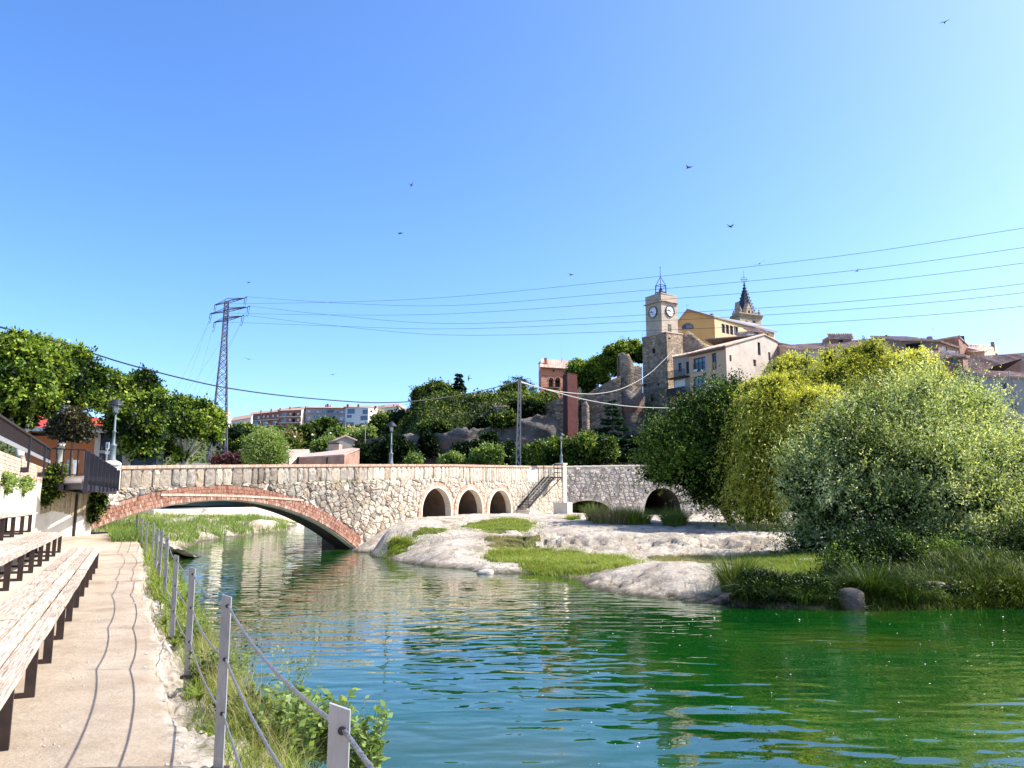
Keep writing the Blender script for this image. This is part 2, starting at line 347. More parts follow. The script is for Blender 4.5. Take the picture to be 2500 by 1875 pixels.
def crown_mesh(name, blobs, ntw, lpt, twl, L, W, mat, up=.35, droop=0., seed=1, inner=.12, spread=.55, shell=.72, dbias=0., jit=.35, core=0, clump=.0):
    """blobs: rows x,y,z,rx,ry,rz. Twigs start on blob surfaces and carry leaves."""
    rng = np.random.default_rng(seed); B = np.array(blobs, float)
    w = (B[:, 3] * B[:, 5]) ** 1.0
    if core: w[:core] *= .16
    w /= w.sum(); lump_t = rng.normal(size=len(B)) * clump
    idx = rng.choice(len(B), size=int(ntw * 1.7), p=w)
    u = sph(rng, len(idx)); u[:, 2] = np.where(u[:, 2] < -.55, -u[:, 2], u[:, 2])
    lump = 1 + .22 * (fbm(u[:, 0] * 2.6 + idx * 3.1, u[:, 2] * 2.6 + u[:, 1] * 2.1, 3, seed) - .5) * 2
    rr = (shell + (1 - shell) * rng.random(len(idx))) * lump
    P = B[idx, :3] + u * B[idx, 3:6] * rr[:, None]
    ins = np.zeros(len(P))
    for b in B:
        d = np.linalg.norm((P - b[:3]) / b[3:6], axis=1); ins += (d < .66)
    keep = (ins == 0) | (rng.random(len(P)) < .10)
    P, u, idx = P[keep][:ntw], u[keep][:ntw], idx[keep][:ntw]; n = len(P)
    D = unit(u + np.array([0, 0, up]) + rng.normal(size=(n, 3)) * spread)
    ln = twl * (.45 + rng.random(n) + 1.1 * rng.random(n) ** 6)
    t = np.sort(rng.random((n, lpt)), axis=1)
    Q = P[:, None] + D[:, None] * (ln[:, None] * t)[..., None]
    Q[..., 2] -= droop * (t ** 2) * ln[:, None]
    A = D[:, None] * .8 + rng.normal(size=(n, lpt, 3)) * .75; A[..., 2] -= droop * 1.2 * t
    Q = Q + rng.normal(size=Q.shape) * (L * jit)
    patch = fbm(P[:, 0] * .9 + P[:, 1] * .5, P[:, 2] * .9 - P[:, 1] * .4, 3, seed + 5)
    tt = (.5 + (patch - .5) * 1.1 + rng.normal(size=n) * .13)[:, None] + rng.normal(size=(n, lpt)) * .22 + dbias + lump_t[idx][:, None]
    Q = Q.reshape(-1, 3); A = A.reshape(-1, 3); tt = tt.ravel(); k = len(Q)
    Nn = sph(rng, k) + np.repeat(u, lpt, axis=0) * .8 + np.array([.2, 0, .5])
    Ls = L * (.6 + .8 * rng.random(k)); Ws = W * (.6 + .8 * rng.random(k))
    if inner > 0:
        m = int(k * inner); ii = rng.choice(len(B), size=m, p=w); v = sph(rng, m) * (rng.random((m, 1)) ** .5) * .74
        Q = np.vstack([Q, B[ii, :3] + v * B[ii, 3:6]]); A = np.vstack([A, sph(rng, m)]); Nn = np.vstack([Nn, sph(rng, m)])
        tt = np.concatenate([tt, .02 + .10 * rng.normal(size=m)]); Ls = np.concatenate([Ls, np.full(m, L * 2.6)]); Ws = np.concatenate([Ws, np.full(m, L * 1.5)])  # inner leaves tinted near black: the crown's inside shade put into their colour
    return leaf_mesh(name, Q, A, Nn, Ls, Ws, tt, mat)
def limb_mesh(name, base, blobs, r0, mat, seed=1, nlim=7, fork=.35):
    rng = random.Random(seed); mb = MB(); base = Vector(base)
    c = Vector((0, 0, 0))
    for b in blobs: c += Vector(b[:3])
    c /= len(blobs); f = base.lerp(c, fork); f.x += rng.uniform(-.15, .15)
    mb.tube([base, base.lerp(f, .5) + Vector((rng.uniform(-.08, .08), 0, 0)), f], [r0 * 1.15, r0 * .9, r0 * .75], 8)
    for b in rng.sample(list(blobs), min(nlim, len(blobs))):
        e = Vector(b[:3]) + Vector((rng.uniform(-.3, .3) * b[3], rng.uniform(-.3, .3) * b[4], .35 * b[5]))
        m_ = f.lerp(e, .5) + Vector((rng.uniform(-.25, .25), rng.uniform(-.25, .25), rng.uniform(0, .4)))
        mb.tube([f, m_, e], [r0 * .6, r0 * .36, r0 * .1], 6)
        for k in range(3):
            e2 = e + Vector((rng.uniform(-1, 1) * b[3], rng.uniform(-1, 1) * b[4], rng.uniform(-.1, .8) * b[5])) * .7
            mb.tube([m_.lerp(e, .4 + .2 * k), e2], [r0 * .22, r0 * .05], 5)
    return mb.mesh(name, mat, True)
def tree(name, label, cat, base, blobs, mat, ntw, lpt, twl, L, W, r0=.15, bark=None, group=None, seed=1, nlim=7, fork=.35, blobs0=None, **kw):
    t = thing(name, label, cat, base, group)
    part('trunk', limb_mesh('trunk', base, blobs0 or blobs, r0, bark or m_bark, seed, nlim, fork), t)
    part('crown', crown_mesh('crown', blobs, ntw, lpt, twl, L, W, mat, seed=seed, **kw), t)
    return t
def shrink(bl, k): return [b[:3] + tuple(x * k for x in b[3:]) for b in bl]
def B_(px, py, Y, rpx, fy=1., fz=1., dy=0):
    p = at(px, py, Y + dy); r = sz(rpx, Y); return (p.x, p.y, p.z, r, r * fy, r * fz)
def lumpy(blobs, n, f, seed=1):
    """scatter smaller blobs on the surface of the big ones, for an uneven outline."""
    rng = random.Random(seed); out = list(blobs)
    for b in blobs:
        for k in range(n):
            a = rng.uniform(0, 6.283); e = rng.uniform(-.4, 1.2)
            r = f * rng.uniform(.6, 1.3)
            out.append((b[0] + math.cos(a) * math.cos(e) * b[3] * .85, b[1] + math.sin(a) * math.cos(e) * b[4] * .85, b[2] + math.sin(e) * b[5] * .85, b[3] * r, b[4] * r, b[5] * r))
    return out
def blade_mesh(name, P, D, H, W, bend, mat, seed=1, tb=0., seg=3):
    """curved blades: P roots, D lean directions (xy), H heights."""
    rng = np.random.default_rng(seed); n = len(P); P = np.asarray(P, float)
    H = np.broadcast_to(H, n).reshape(-1, 1); D = np.asarray(D, float)
    side = np.stack([-D[:, 1], D[:, 0], np.zeros(n)], 1) + rng.normal(size=(n, 3)) * .4; side[:, 2] *= .2; side = unit(side)
    V = np.empty((n, seg + 1, 2, 3))
    bend = np.broadcast_to(bend, n).reshape(-1, 1)
    for i in range(seg + 1):
        t = i / seg
        c = P + D * (H * bend * (t ** 1.7)) + np.array([0, 0, 1.]) * H * (t - .42 * np.minimum(bend, 1.7) * t ** 2.6)
        w = W * (1 - t * .93)
        V[:, i, 0] = c - side * w / 2; V[:, i, 1] = c + side * w / 2
    F = []
    b = np.arange(n) * (seg + 1) * 2
    for i in range(seg): F.append(np.stack([b + 2 * i, b + 2 * i + 1, b + 2 * i + 3, b + 2 * i + 2], 1))
    F = np.stack(F, 1).reshape(-1, 4)
    t = np.clip(.45 + tb + rng.normal(size=n) * .2, 0, 1)
    return np_mesh(name, V.reshape(-1, 3), F, mat, tint=np.repeat(t, seg))
def dirs(rng, n, s=1.):
    a = rng.random(n) * 6.2832; return np.stack([np.cos(a), np.sin(a), np.zeros(n)], 1) * s
def tussock(label, p, r, h, n, mat, seed, group, bend=1.0, w=.012):
    rng = np.random.default_rng(seed); D = dirs(rng, n); rad = r * np.sqrt(rng.random(n)) * .45
    P = np.array(p) + D * rad[:, None]; P[:, 2] -= .05
    bd = bend * (.25 + 1.0 * rng.random(n)); H = h * (.55 + .6 * rng.random(n))
    o = part('grass_tussock', blade_mesh('grass_tussock', P, D, H, w, bd, mat, seed, seg=4), None)
    return tag(o, label, 'grass tussock', group)
# ---------------------------------------------------------------- the setting: river bed, water, banks, quay, far ground
WZ = -0.95
QT = Vector((-.44, .898, 0)).normalized(); QW = Vector((QT.y, -QT.x, 0))     # along the quay, and towards the water
def q(t, w, z=0.): return QT * t + QW * w + Vector((0, 0, z))
def grid(name, xs, ys, hf, mat, kind='structure', smooth=True, tf=None, keep=None):
    X, Y = np.meshgrid(xs, ys)
    if tf: WX, WY = tf(X, Y)
    else: WX, WY = X, Y
    Z = hf(X, Y); V = np.stack([WX, WY, Z], -1).reshape(-1, 3); nx, ny = len(xs), len(ys)
    i = np.arange(nx * ny).reshape(ny, nx)
    F = np.stack([i[:-1, :-1], i[:-1, 1:], i[1:, 1:], i[1:, :-1]], -1).reshape(-1, 4)
    if keep is not None: k = keep(X, Y); F = F[k[:-1, :-1].ravel()]
    me = np_mesh(name, V, F, mat, smooth); return tag(part(name, me, None), kind=kind)
def flat(name, pts, z, mat, thick=.3):
    mb = MB(); mb.prism([(p[0], p[1], z) for p in pts], (0, 0, -thick)); o = mb.build(name, mat); return tag(o, kind='structure')
flat('ground', [(-3000, -3000), (3000, -3000), (3000, 5000), (-3000, 5000)], -2.3, m_earth, .5)

# water: a green body under a reflecting, rippled surface
m_water, nt, out = _nt('river_water')
g = nt.nodes.new('ShaderNodeNewGeometry')
def wave(sc, st, dist, det=2, rot=0):
    mp = nt.nodes.new('ShaderNodeMapping'); mp.inputs['Scale'].default_value = st; mp.inputs['Rotation'].default_value = (0, 0, rot)
    nt.links.new(g.outputs['Position'], mp.inputs[0])
    n = N(nt, 'ShaderNodeTexNoise', Scale=sc, Detail=det, Roughness=.45, Distortion=.3); nt.links.new(mp.outputs[0], n.inputs['Vector'])
    return n.outputs[0]
w1, w2, w3 = wave(2.5, (.42, 1, 1), 1, 1, R(-5)), wave(6.0, (.5, 1, 1), 1, 1, R(8)), wave(.22, (1, 1, 1), 1, 1)
def mth(op, a, b):
    n = nt.nodes.new('ShaderNodeMath'); n.operation = op
    for i, v in ((0, a), (1, b)):
        if hasattr(v, 'links'): nt.links.new(v, n.inputs[i])
        else: n.inputs[i].default_value = v
    return n.outputs[0]
hgt = mth('ADD', mth('MULTIPLY', w1, .056), mth('MULTIPLY', w2, .008))
amp = ramp(nt, w3, [(.35, (.55, .55, .55)), (.65, (1, 1, 1))]); hgt = mth('MULTIPLY', hgt, amp)
bp = N(nt, 'ShaderNodeBump', Strength=1.0, Distance=.52); nt.links.new(hgt, bp.inputs['Height'])
murk = N(nt, 'ShaderNodeTexNoise', Scale=.22, Detail=4); nt.links.new(g.outputs['Position'], murk.inputs['Vector'])
body = ramp(nt, murk.outputs[0], [(.35, (.001, .028, .004)), (.52, (.003, .048, .005)), (.68, (.030, .055, .006))])
df = nt.nodes.new('ShaderNodeBsdfDiffuse'); nt.links.new(body, df.inputs[0])
gl = N(nt, 'ShaderNodeBsdfGlossy', Roughness=.012); nt.links.new(bp.outputs[0], gl.inputs['Normal']); gl.inputs['Color'].default_value = (1, 1, 1, 1)
fr = N(nt, 'ShaderNodeFresnel', IOR=1.8); nt.links.new(bp.outputs[0], fr.inputs['Normal'])
mx = nt.nodes.new('ShaderNodeMixShader'); nt.links.new(fr.outputs[0], mx.inputs[0]); nt.links.new(df.outputs[0], mx.inputs[1]); nt.links.new(gl.outputs[0], mx.inputs[2])
nt.links.new(mx.outputs[0], out.inputs[0])
mb = MB(); mb.prism([(-45, -40, WZ), (70, -40, WZ), (70, 130, WZ), (-45, 130, WZ)], (0, 0, -.05))
tag(mb.build('river_water', m_water), kind='structure')

# rock bank on the far side (heights interpolated from surveyed points)
def rbf(pts):
    P = np.array(pts, float); n = len(P)
    C2 = .55; d = np.sqrt(((P[:, None, :2] - P[None, :, :2]) ** 2).sum(-1) + C2)
    A = np.zeros((n + 3, n + 3)); A[:n, :n] = d + np.eye(n) * -.02
    A[:n, n] = 1; A[:n, n + 1:] = P[:, :2]; A[n, :n] = 1; A[n + 1:, :n] = P[:, :2].T
    w = np.linalg.solve(A, np.concatenate([P[:, 2], [0, 0, 0]]))
    def f(X, Y):
        s = X.shape; x = X.ravel(); y = Y.ravel(); r = np.zeros(len(x))
        for i in range(n): r += w[i] * np.sqrt((x - P[i, 0]) ** 2 + (y - P[i, 1]) ** 2 + C2)
        return (r + w[n] + w[n + 1] * x + w[n + 2] * y).reshape(s)
    return f
shore = [(869, 1340), (905, 1354), (950, 1369), (1010, 1379), (1060, 1386), (1110, 1389), (1175, 1400), (1230, 1402), (1290, 1402), (1360, 1410), (1420, 1434),
         (1500, 1452), (1600, 1464), (1700, 1474), (1800, 1482), (1900, 1487), (2050, 1490), (2200, 1490), (2350, 1488), (2500, 1486), (2700, 1484), (3000, 1480)]
ctl = [tuple(atz(x, y, WZ - .02)) for x, y in shore]
for (a, b) in zip(shore[:-1], shore[1:]):                       # the bed drops off just outside the shore
    p = atz((a[0] + b[0]) / 2, (a[1] + b[1]) / 2, WZ); ctl.append((p.x - .5, p.y - 1.3, -1.75))
ctl += [(x, y, -1.9) for x, y in ((-8.5, 36), (-9.5, 30), (-7, 24), (-3, 19), (2, 14), (8, 12), (15, 11), (25, 11), (34, 12), (-10, 42), (-11, 50), (-12.5, 60))]
land = [(1700, 1428, -.65), (1640, 1408, -.50), (1550, 1412, -.65), (1600, 1385, -.35), (1740, 1378, -.30), (1480, 1400, -.65), (1500, 1425, -.80), (1600, 1440, -.8), (1750, 1450, -.8),
        (905, 1325, -.50), (940, 1300, .05), (975, 1278, .35), (1010, 1266, .55), (930, 1335, -.65), (980, 1345, -.62), (1000, 1310, -.2), (1050, 1300, 0.), (1060, 1262, .62),
        (1150, 1259, .64), (1250, 1256, .64), (1340, 1258, .62), (1450, 1268, .50), (1550, 1280, .36), (1650, 1288, .25), (1780, 1292, .22), (1900, 1298, .18), (2000, 1300, .15),
        (1150, 1285, .25), (1230, 1276, .42), (1330, 1285, .27), (1100, 1330, -.3), (1050, 1345, -.45), (1120, 1360, -.6), (1180, 1345, -.42), (1220, 1325, -.2), (1260, 1300, .1),
        (1220, 1380, -.72), (1300, 1385, -.78), (1400, 1395, -.78), (1280, 1362, -.62), (1380, 1365, -.62), (1480, 1375, -.6), (1350, 1350, -.5), (1440, 1350, -.5),
        (1340, 1312, -.05), (1410, 1312, -.05), (1370, 1338, -.35), (1470, 1302, .12), (1550, 1300, .12), (1650, 1301, .12), (1750, 1306, .12), (1850, 1313, .05), (1960, 1318, 0.),
        (1480, 1346, -.45), (1560, 1350, -.45), (1650, 1353, -.45), (1750, 1354, -.45), (1850, 1354, -.42), (1950, 1352, -.38),
        (1900, 1385, -.42), (1850, 1430, -.55), (2000, 1400, -.42), (2100, 1420, -.45), (2250, 1430, -.5), (2400, 1430, -.5), (2200, 1370, -.1), (2400, 1360, .1), (2500, 1420, -.4), (2700, 1400, 0)]
ctl += [tuple(atz(x, y, z)) for x, y, z in land]
ctl += [(-6.5, 46, .35), (-4, 52, .6), (-2, 60, .65), (-8, 56, -.5), (4, 63, .5), (10, 63, .35), (18, 64, .4), (25, 60, .6), (34, 60, .8), (34, 40, .8), (28, 45, .6), (22, 38, .45), (34, 26, .3), (20, 30, .3), (14, 26, 0.0), (24, 24, 0.)]
bank_f = rbf(ctl)
def bank_h(X, Y):
    h = bank_f(X, Y)
    above = sstep(-1.0, -.3, h)
    strata = fbm(X * .55, Y * .9, 5, 3) - .5
    cr = np.abs(fbm(X * .45 + 3, Y * .7, 4, 11) - .5) * 2
    h = h + above * (strata * .16 - .10 * np.exp(-(cr / .05) ** 2) - .05 * np.exp(-((np.abs(fbm(X * .9 + 9, Y * 1.3, 4, 15) - .5) * 2) / .04) ** 2)) + (fbm(X * 2.2, Y * 3.2, 4, 5) - .5) * .09 * (.4 + above)
    face = np.exp(-((h + .16) / .20) ** 2) * sstep(27.5, 30, Y) * sstep(-1.5, 1, X) * (1 - sstep(12, 15, X))
    rid = np.abs(fbm(X * 1.1, Y * 2.6 + h * 2, 5, 71) - .5) * 2
    h = h + face * ((np.round(fbm(X * .7, Y * 1.5, 4, 72) * 6) / 6 - .5) * .95 - .45 * np.exp(-(rid / .10) ** 2))
    lip = np.exp(-((h + .72) / .16) ** 2) * (1 - sstep(24, 30, Y))
    h = h - lip * (.22 * np.exp(-(rid / .12) ** 2)) + lip * (fbm(X * 3.3, Y * 3.3, 4, 73) - .5) * .22
    return h + (fbm(X * 7, Y * 9, 3, 9) - .5) * .045
_gy = np.linspace(15.5, 62, 1400)
def gz(px, py):
    """the point of the bank that a photo pixel shows."""
    a, b = ray(px, py); d = CAM_H + b * _gy - bank_h(a * _gy, _gy); k = np.nonzero(d < 0)[0]
    Y = float(_gy[k[0]]) if len(k) else (WZ - CAM_H) / b
    return Vector((a * Y, Y, CAM_H + b * Y))
m_bank, nt, out = _nt('pale_sandstone_bank')
g = nt.nodes.new('ShaderNodeNewGeometry'); pz = nt.nodes.new('ShaderNodeSeparateXYZ'); nt.links.new(g.outputs['Position'], pz.inputs[0])
n1 = N(nt, 'ShaderNodeTexNoise', Scale=.55, Detail=9, Roughness=.7); nt.links.new(g.outputs['Position'], n1.inputs['Vector'])
n2 = N(nt, 'ShaderNodeTexNoise', Scale=3.5, Detail=9, Roughness=.75); nt.links.new(g.outputs['Position'], n2.inputs['Vector'])
c = ramp(nt, n1.outputs[0], [(.3, (.28, .225, .165)), (.45, (.52, .44, .34)), (.60, (.68, .60, .49)), (.8, (.44, .35, .25))])
c = mixc(nt, .8, c, ramp(nt, n2.outputs[0], [(.34, (.22, .19, .16)), (.46, (.86, .86, .86)), (.7, (1.15, 1.15, 1.15))]), 'MULTIPLY')
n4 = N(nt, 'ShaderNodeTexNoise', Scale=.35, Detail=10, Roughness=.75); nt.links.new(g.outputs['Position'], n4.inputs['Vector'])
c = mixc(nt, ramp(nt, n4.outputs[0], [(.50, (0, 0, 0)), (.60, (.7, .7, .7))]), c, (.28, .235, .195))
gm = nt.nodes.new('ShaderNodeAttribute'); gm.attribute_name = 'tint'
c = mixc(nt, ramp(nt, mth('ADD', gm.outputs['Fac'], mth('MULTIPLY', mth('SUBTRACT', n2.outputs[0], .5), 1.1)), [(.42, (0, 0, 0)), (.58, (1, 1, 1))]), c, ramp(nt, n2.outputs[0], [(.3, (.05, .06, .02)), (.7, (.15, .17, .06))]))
wet = ramp(nt, mth('ADD', mth('ADD', pz.outputs[2], 1.0), mth('MULTIPLY', mth('SUBTRACT', n2.outputs[0], .5), .35)), [(.06, (1, 1, 1)), (.24, (0, 0, 0))])
c = mixc(nt, wet, c, (.10, .085, .055))
p = N(nt, 'ShaderNodeBsdfPrincipled', Roughness=.92); p.inputs['Specular IOR Level'].default_value = .2; nt.links.new(c, p.inputs['Base Color'])
b = N(nt, 'ShaderNodeBump', Distance=.20); nt.links.new(n2.outputs[0], b.inputs['Height']); nt.links.new(b.outputs[0], p.inputs['Normal']); nt.links.new(p.outputs[0], out.inputs[0])
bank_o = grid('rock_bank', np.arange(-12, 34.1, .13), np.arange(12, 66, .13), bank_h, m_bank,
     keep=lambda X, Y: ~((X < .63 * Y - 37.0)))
def bank_pts(rng, poly, n):
    """random points on the bank inside a polygon given in photo pixels at ground height."""
    P = np.array([tuple(gz(x, y))[:2] for x, y, z in poly]); lo, hi = P.min(0), P.max(0)
    pts = lo + rng.random((int(n * 3), 2)) * (hi - lo); ins = np.zeros(len(pts), bool); j = len(P) - 1
    for i in range(len(P)):
        a, b_ = P[i], P[j]; c_ = (a[1] > pts[:, 1]) != (b_[1] > pts[:, 1])
        ins ^= c_ & (pts[:, 0] < (b_[0] - a[0]) * (pts[:, 1] - a[1]) / (b_[1] - a[1] + 1e-9) + a[0]); j = i
    pts = pts[ins][:n]; z = bank_h(pts[:, 0], pts[:, 1]); return np.column_stack([pts, z])

# quay on the near side: concrete path, ragged ledge rock at its edge, drop to the water
def quay_h(T, Wd):
    edge = .30 + .16 * (fbm(T * .8, T * 0 + 2, 3, 21) - .5) * 2
    drop = .80 + .5 * (fbm(T * .5, T * 0 + 5, 3, 22) - .3)
    rocky = sstep(edge, edge + .08, Wd)
    led = np.round(fbm(T * .8 + Wd * .9, Wd * 3.2 - T * .35, 4, 23) * 6) / 6
    h = rocky * (-.12 + (led - .5) * .46 - .06) + rocky * (fbm(T * 4, Wd * 12 - T * 3, 4, 24) - .5) * .15
    h = h - sstep(drop, drop + .55, Wd) * 1.5 - sstep(drop + .4, drop + 1.2, Wd) * .5
    far = sstep(27, 31, T); h = h + far * .30 * (1 - sstep(.7, 1.2, Wd))
    lip = (np.abs(T - 16.8 + .8 * Wd) < .25) * .02
    return h + (fbm(T * .7, Wd * .7, 3, 25) - .5) * .03 + lip
m_quay, nt, out = _nt('quay_concrete_and_rock')
g = nt.nodes.new('ShaderNodeNewGeometry'); mp = nt.nodes.new('ShaderNodeMapping'); mp.vector_type = 'TEXTURE'
mp.inputs['Rotation'].default_value = (0, 0, math.atan2(QT.y, QT.x)); nt.links.new(g.outputs['Position'], mp.inputs[0])
sx = nt.nodes.new('ShaderNodeSeparateXYZ'); nt.links.new(mp.outputs[0], sx.inputs[0])       # x = t along, y = -w
n1 = N(nt, 'ShaderNodeTexNoise', Scale=1.1, Detail=9, Roughness=.7); nt.links.new(g.outputs['Position'], n1.inputs['Vector'])
n2 = N(nt, 'ShaderNodeTexNoise', Scale=55, Detail=5, Roughness=.8); nt.links.new(g.outputs['Position'], n2.inputs['Vector'])
n3 = N(nt, 'ShaderNodeTexNoise', Scale=5, Detail=9, Roughness=.8); nt.links.new(g.outputs['Position'], n3.inputs['Vector'])
cc = ramp(nt, n1.outputs[0], [(.3, (.33, .26, .185)), (.5, (.43, .35, .26)), (.72, (.52, .44, .34))])
cc = mixc(nt, .55, cc, ramp(nt, n2.outputs[0], [(.3, (.6, .58, .55)), (.6, (1.1, 1.1, 1.1))]), 'MULTIPLY')
rc = ramp(nt, n3.outputs[0], [(.36, (.10, .075, .05)), (.46, (.40, .34, .27)), (.7, (.62, .56, .48))])
ed = mth('ADD', mth('MULTIPLY', sx.outputs[1], -1.0), mth('MULTIPLY', mth('SUBTRACT', n1.outputs[0], .5), .35))
c = mixc(nt, ramp(nt, ed, [(.28, (0, 0, 0)), (.38, (1, 1, 1))]), cc, rc)
n5 = N(nt, 'ShaderNodeTexNoise', Scale=.5, Detail=10, Roughness=.72); nt.links.new(g.outputs['Position'], n5.inputs['Vector'])
c = mixc(nt, 1.0, c, ramp(nt, n5.outputs[0], [(.36, (.66, .60, .54)), (.48, (.96, .95, .94)), (.6, (1.06, 1.05, 1.04))]), 'MULTIPLY')
# a dark seam runs along the foot of the benches, fine cracks wander over the slab
vc = N(nt, 'ShaderNodeTexVoronoi', Scale=.42); vc.feature = 'DISTANCE_TO_EDGE'
mp2 = nt.nodes.new('ShaderNodeMapping'); nt.links.new(g.outputs['Position'], mp2.inputs[0])
dn = mixc(nt, .12, mp2.outputs[0], n3.outputs[1]); nt.links.new(dn, vc.inputs['Vector'])
p = N(nt, 'ShaderNodeBsdfPrincipled', Roughness=.92); p.inputs['Specular IOR Level'].default_value = .2; nt.links.new(c, p.inputs['Base Color'])
b = N(nt, 'ShaderNodeBump', Distance=.04); nt.links.new(n3.outputs[0], b.inputs['Height']); b2 = N(nt, 'ShaderNodeBump', Distance=.004)
nt.links.new(n2.outputs[0], b2.inputs['Height']); nt.links.new(b.outputs[0], b2.inputs['Normal']); nt.links.new(b2.outputs[0], p.inputs['Normal']); nt.links.new(p.outputs[0], out.inputs[0])
def qtf(T, Wd): return T * QT.x + Wd * QW.x, T * QT.y + Wd * QW.y
grid('quay_path', np.arange(-12, 36.01, .05), np.arange(-3.0, 2.6, .05), quay_h, m_quay, tf=qtf)
def quay_z(t, w): return float(quay_h(np.array([t]), np.array([w]))[0])

# upstream bank seen through the arch
upc = [(-15.0, 31, -.1), (-16.5, 38, -.95), (-19.3, 48, -.95), (-19.8, 55, -.97), (-19.2, 62, -.97), (-19.2, 67, -.97), (-22, 78, -.97), (-25, 90, -.97), (-15, 40, -1.8), (-16.5, 50, -1.8),
       (-16.5, 60, -1.8), (-16.5, 70, -1.8), (-20, 85, -1.8), (-17, 34, .05), (-18.8, 40, -.15), (-21, 48, -.2), (-21.3, 55, -.25), (-20.8, 62, -.25), (-21, 67, -.3), (-24.5, 80, -.35), (-27, 90, -.3),
       (-22, 34, .3), (-25, 45, .1), (-27, 60, 0.), (-30, 75, 0.), (-40, 90, 0.), (-45, 70, .2), (-45, 34, .5), (-33, 50, .3)]
up_f = rbf(upc)
def up_h(X, Y): return up_f(X, Y) + (fbm(X * .9, Y * .9, 4, 31) - .5) * .5 * sstep(-1.2, -.6, up_f(X, Y)) + (fbm(X * 3, Y * 3, 3, 33) - .5) * .15
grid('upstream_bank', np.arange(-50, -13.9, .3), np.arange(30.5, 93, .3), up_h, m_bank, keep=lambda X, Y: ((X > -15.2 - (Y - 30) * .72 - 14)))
flat('park_ground', [(-400, -60), tuple(q(-60, -3.2))[:2], tuple(q(27.2, -3.2))[:2], (-19.5, 29.5), (-30, 46), (-36, 60), (-42, 93.5), (-400, 93.5)], 2.4, m_grassbase, 3.5)
flat('town_ground', [(-6, 66), (1, 69), (40, 83), (300, 83), (300, 93.5), (-12, 93.5)], 2.2, m_grassbase, 3.5)
flat('right_bank_ground', [(33.5, 12.2), (300, 12.2), (300, 75), (40, 75), (33.5, 70)], .8, m_grassbase, 2)

def far_h(X, Y):
    h = .9 + 1.5 * sstep(93, 101, Y)
    left = sstep(175, 372, Y) * 31 * (1 - .55 * sstep(-60, 30, X) * (Y < 900))
    pl = 15.5 * sstep(113, 128, Y) * sstep(-26, -10, X + (Y - 120) * .25)
    pr = 9 * sstep(94, 112, Y) * sstep(24, 36, X)
    return h + np.maximum(np.maximum(left, pl), pr) + (fbm(X * .05, Y * .05, 4, 41) - .5) * 3 * sstep(120, 200, Y) + (fbm(X * .5, Y * .5, 3, 43) - .5) * .5
xs = np.concatenate([np.arange(-520, -200, 10), np.arange(-200, 120, 2.5), np.arange(120, 400, 12)])
ys = np.concatenate([np.arange(93, 150, 1.5), np.arange(150, 420, 4), np.arange(420, 900, 15)])
grid('hillside', xs, ys, far_h, m_grassbase)
def hz(x, y): return float(far_h(np.array([float(x)]), np.array([float(y)]))[0])

def in_poly(P, X, Y):
    ins = np.zeros(X.shape, bool); j = len(P) - 1
    for i in range(len(P)):
        a, b_ = P[i], P[j]; c_ = (a[1] > Y) != (b_[1] > Y)
        ins ^= c_ & (X < (b_[0] - a[0]) * (Y - a[1]) / (b_[1] - a[1] + 1e-9) + a[0]); j = i
    return ins
soil_and_shade = []          # outlines of the grassed, earthy and shade-darkened parts of the bank, filled as patches are planted
def bank_soil_and_shade():
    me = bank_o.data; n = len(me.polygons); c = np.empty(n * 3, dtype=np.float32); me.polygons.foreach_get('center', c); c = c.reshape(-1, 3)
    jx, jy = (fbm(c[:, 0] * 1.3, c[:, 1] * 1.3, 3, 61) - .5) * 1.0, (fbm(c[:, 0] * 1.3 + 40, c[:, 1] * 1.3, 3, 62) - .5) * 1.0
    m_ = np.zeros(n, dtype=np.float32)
    for P in soil_and_shade: m_ = np.maximum(m_, in_poly(P, c[:, 0] + jx, c[:, 1] + jy))
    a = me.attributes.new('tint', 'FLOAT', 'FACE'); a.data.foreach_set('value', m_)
# ---------------------------------------------------------------- the stone bridge
BU = Vector((.533, .846, 0)); BN = Vector((.846, -.533, 0)); B0 = Vector((-15.80, 29.37, 0))
def bp_(s, z, d=0.): return B0 + BU * s + BN * d + Vector((0, 0, z))
def bsz(px, py):
    a, b = ray(px, py); Y = 34.3 / (.63 - a); return (Y - 29.37) * 1.182, CAM_H + b * Y
_tp = [bsz(*p) for p in ((222, 1206), (283, 1206))]
_tp2 = [bsz(*p) for p in ((285, 1137), (400, 1135.5), (620, 1134), (850, 1133), (1100, 1133.5), (1290, 1137), (1376, 1137))]
def ztop(s): return float(np.interp(s, [p[0] for p in _tp2], [p[1] for p in _tp2]))
AC, AR, AZ = 5.75, 15.5, 1.55 - 15.5                      # main arch: centre, radius, centre height
def intr(s): return AZ + math.sqrt(max(AR ** 2 - (s - AC) ** 2, 0))
small = []
for x0, x1, yt in ((1030, 1100, 1192), (1117, 1177, 1192), (1194, 1247, 1191)):
    s0, s1 = bsz(x0, 1240)[0], bsz(x1, 1240)[0]; r = (s1 - s0) / 2; small.append(((s0 + s1) / 2, r, .92))
S_END = bsz(1376, 1137)[0]
gap = (bsz(1294, 1150)[0], bsz(1310, 1150)[0])
def zlo_small(s, c, r, zs): return zs + math.sqrt(max(r * r - (s - c) ** 2, 0))
bridge = thing('stone_bridge', 'long rubble stone bridge with one wide brick arch and three small round arches', 'bridge', tuple(bp_(14, 0)))
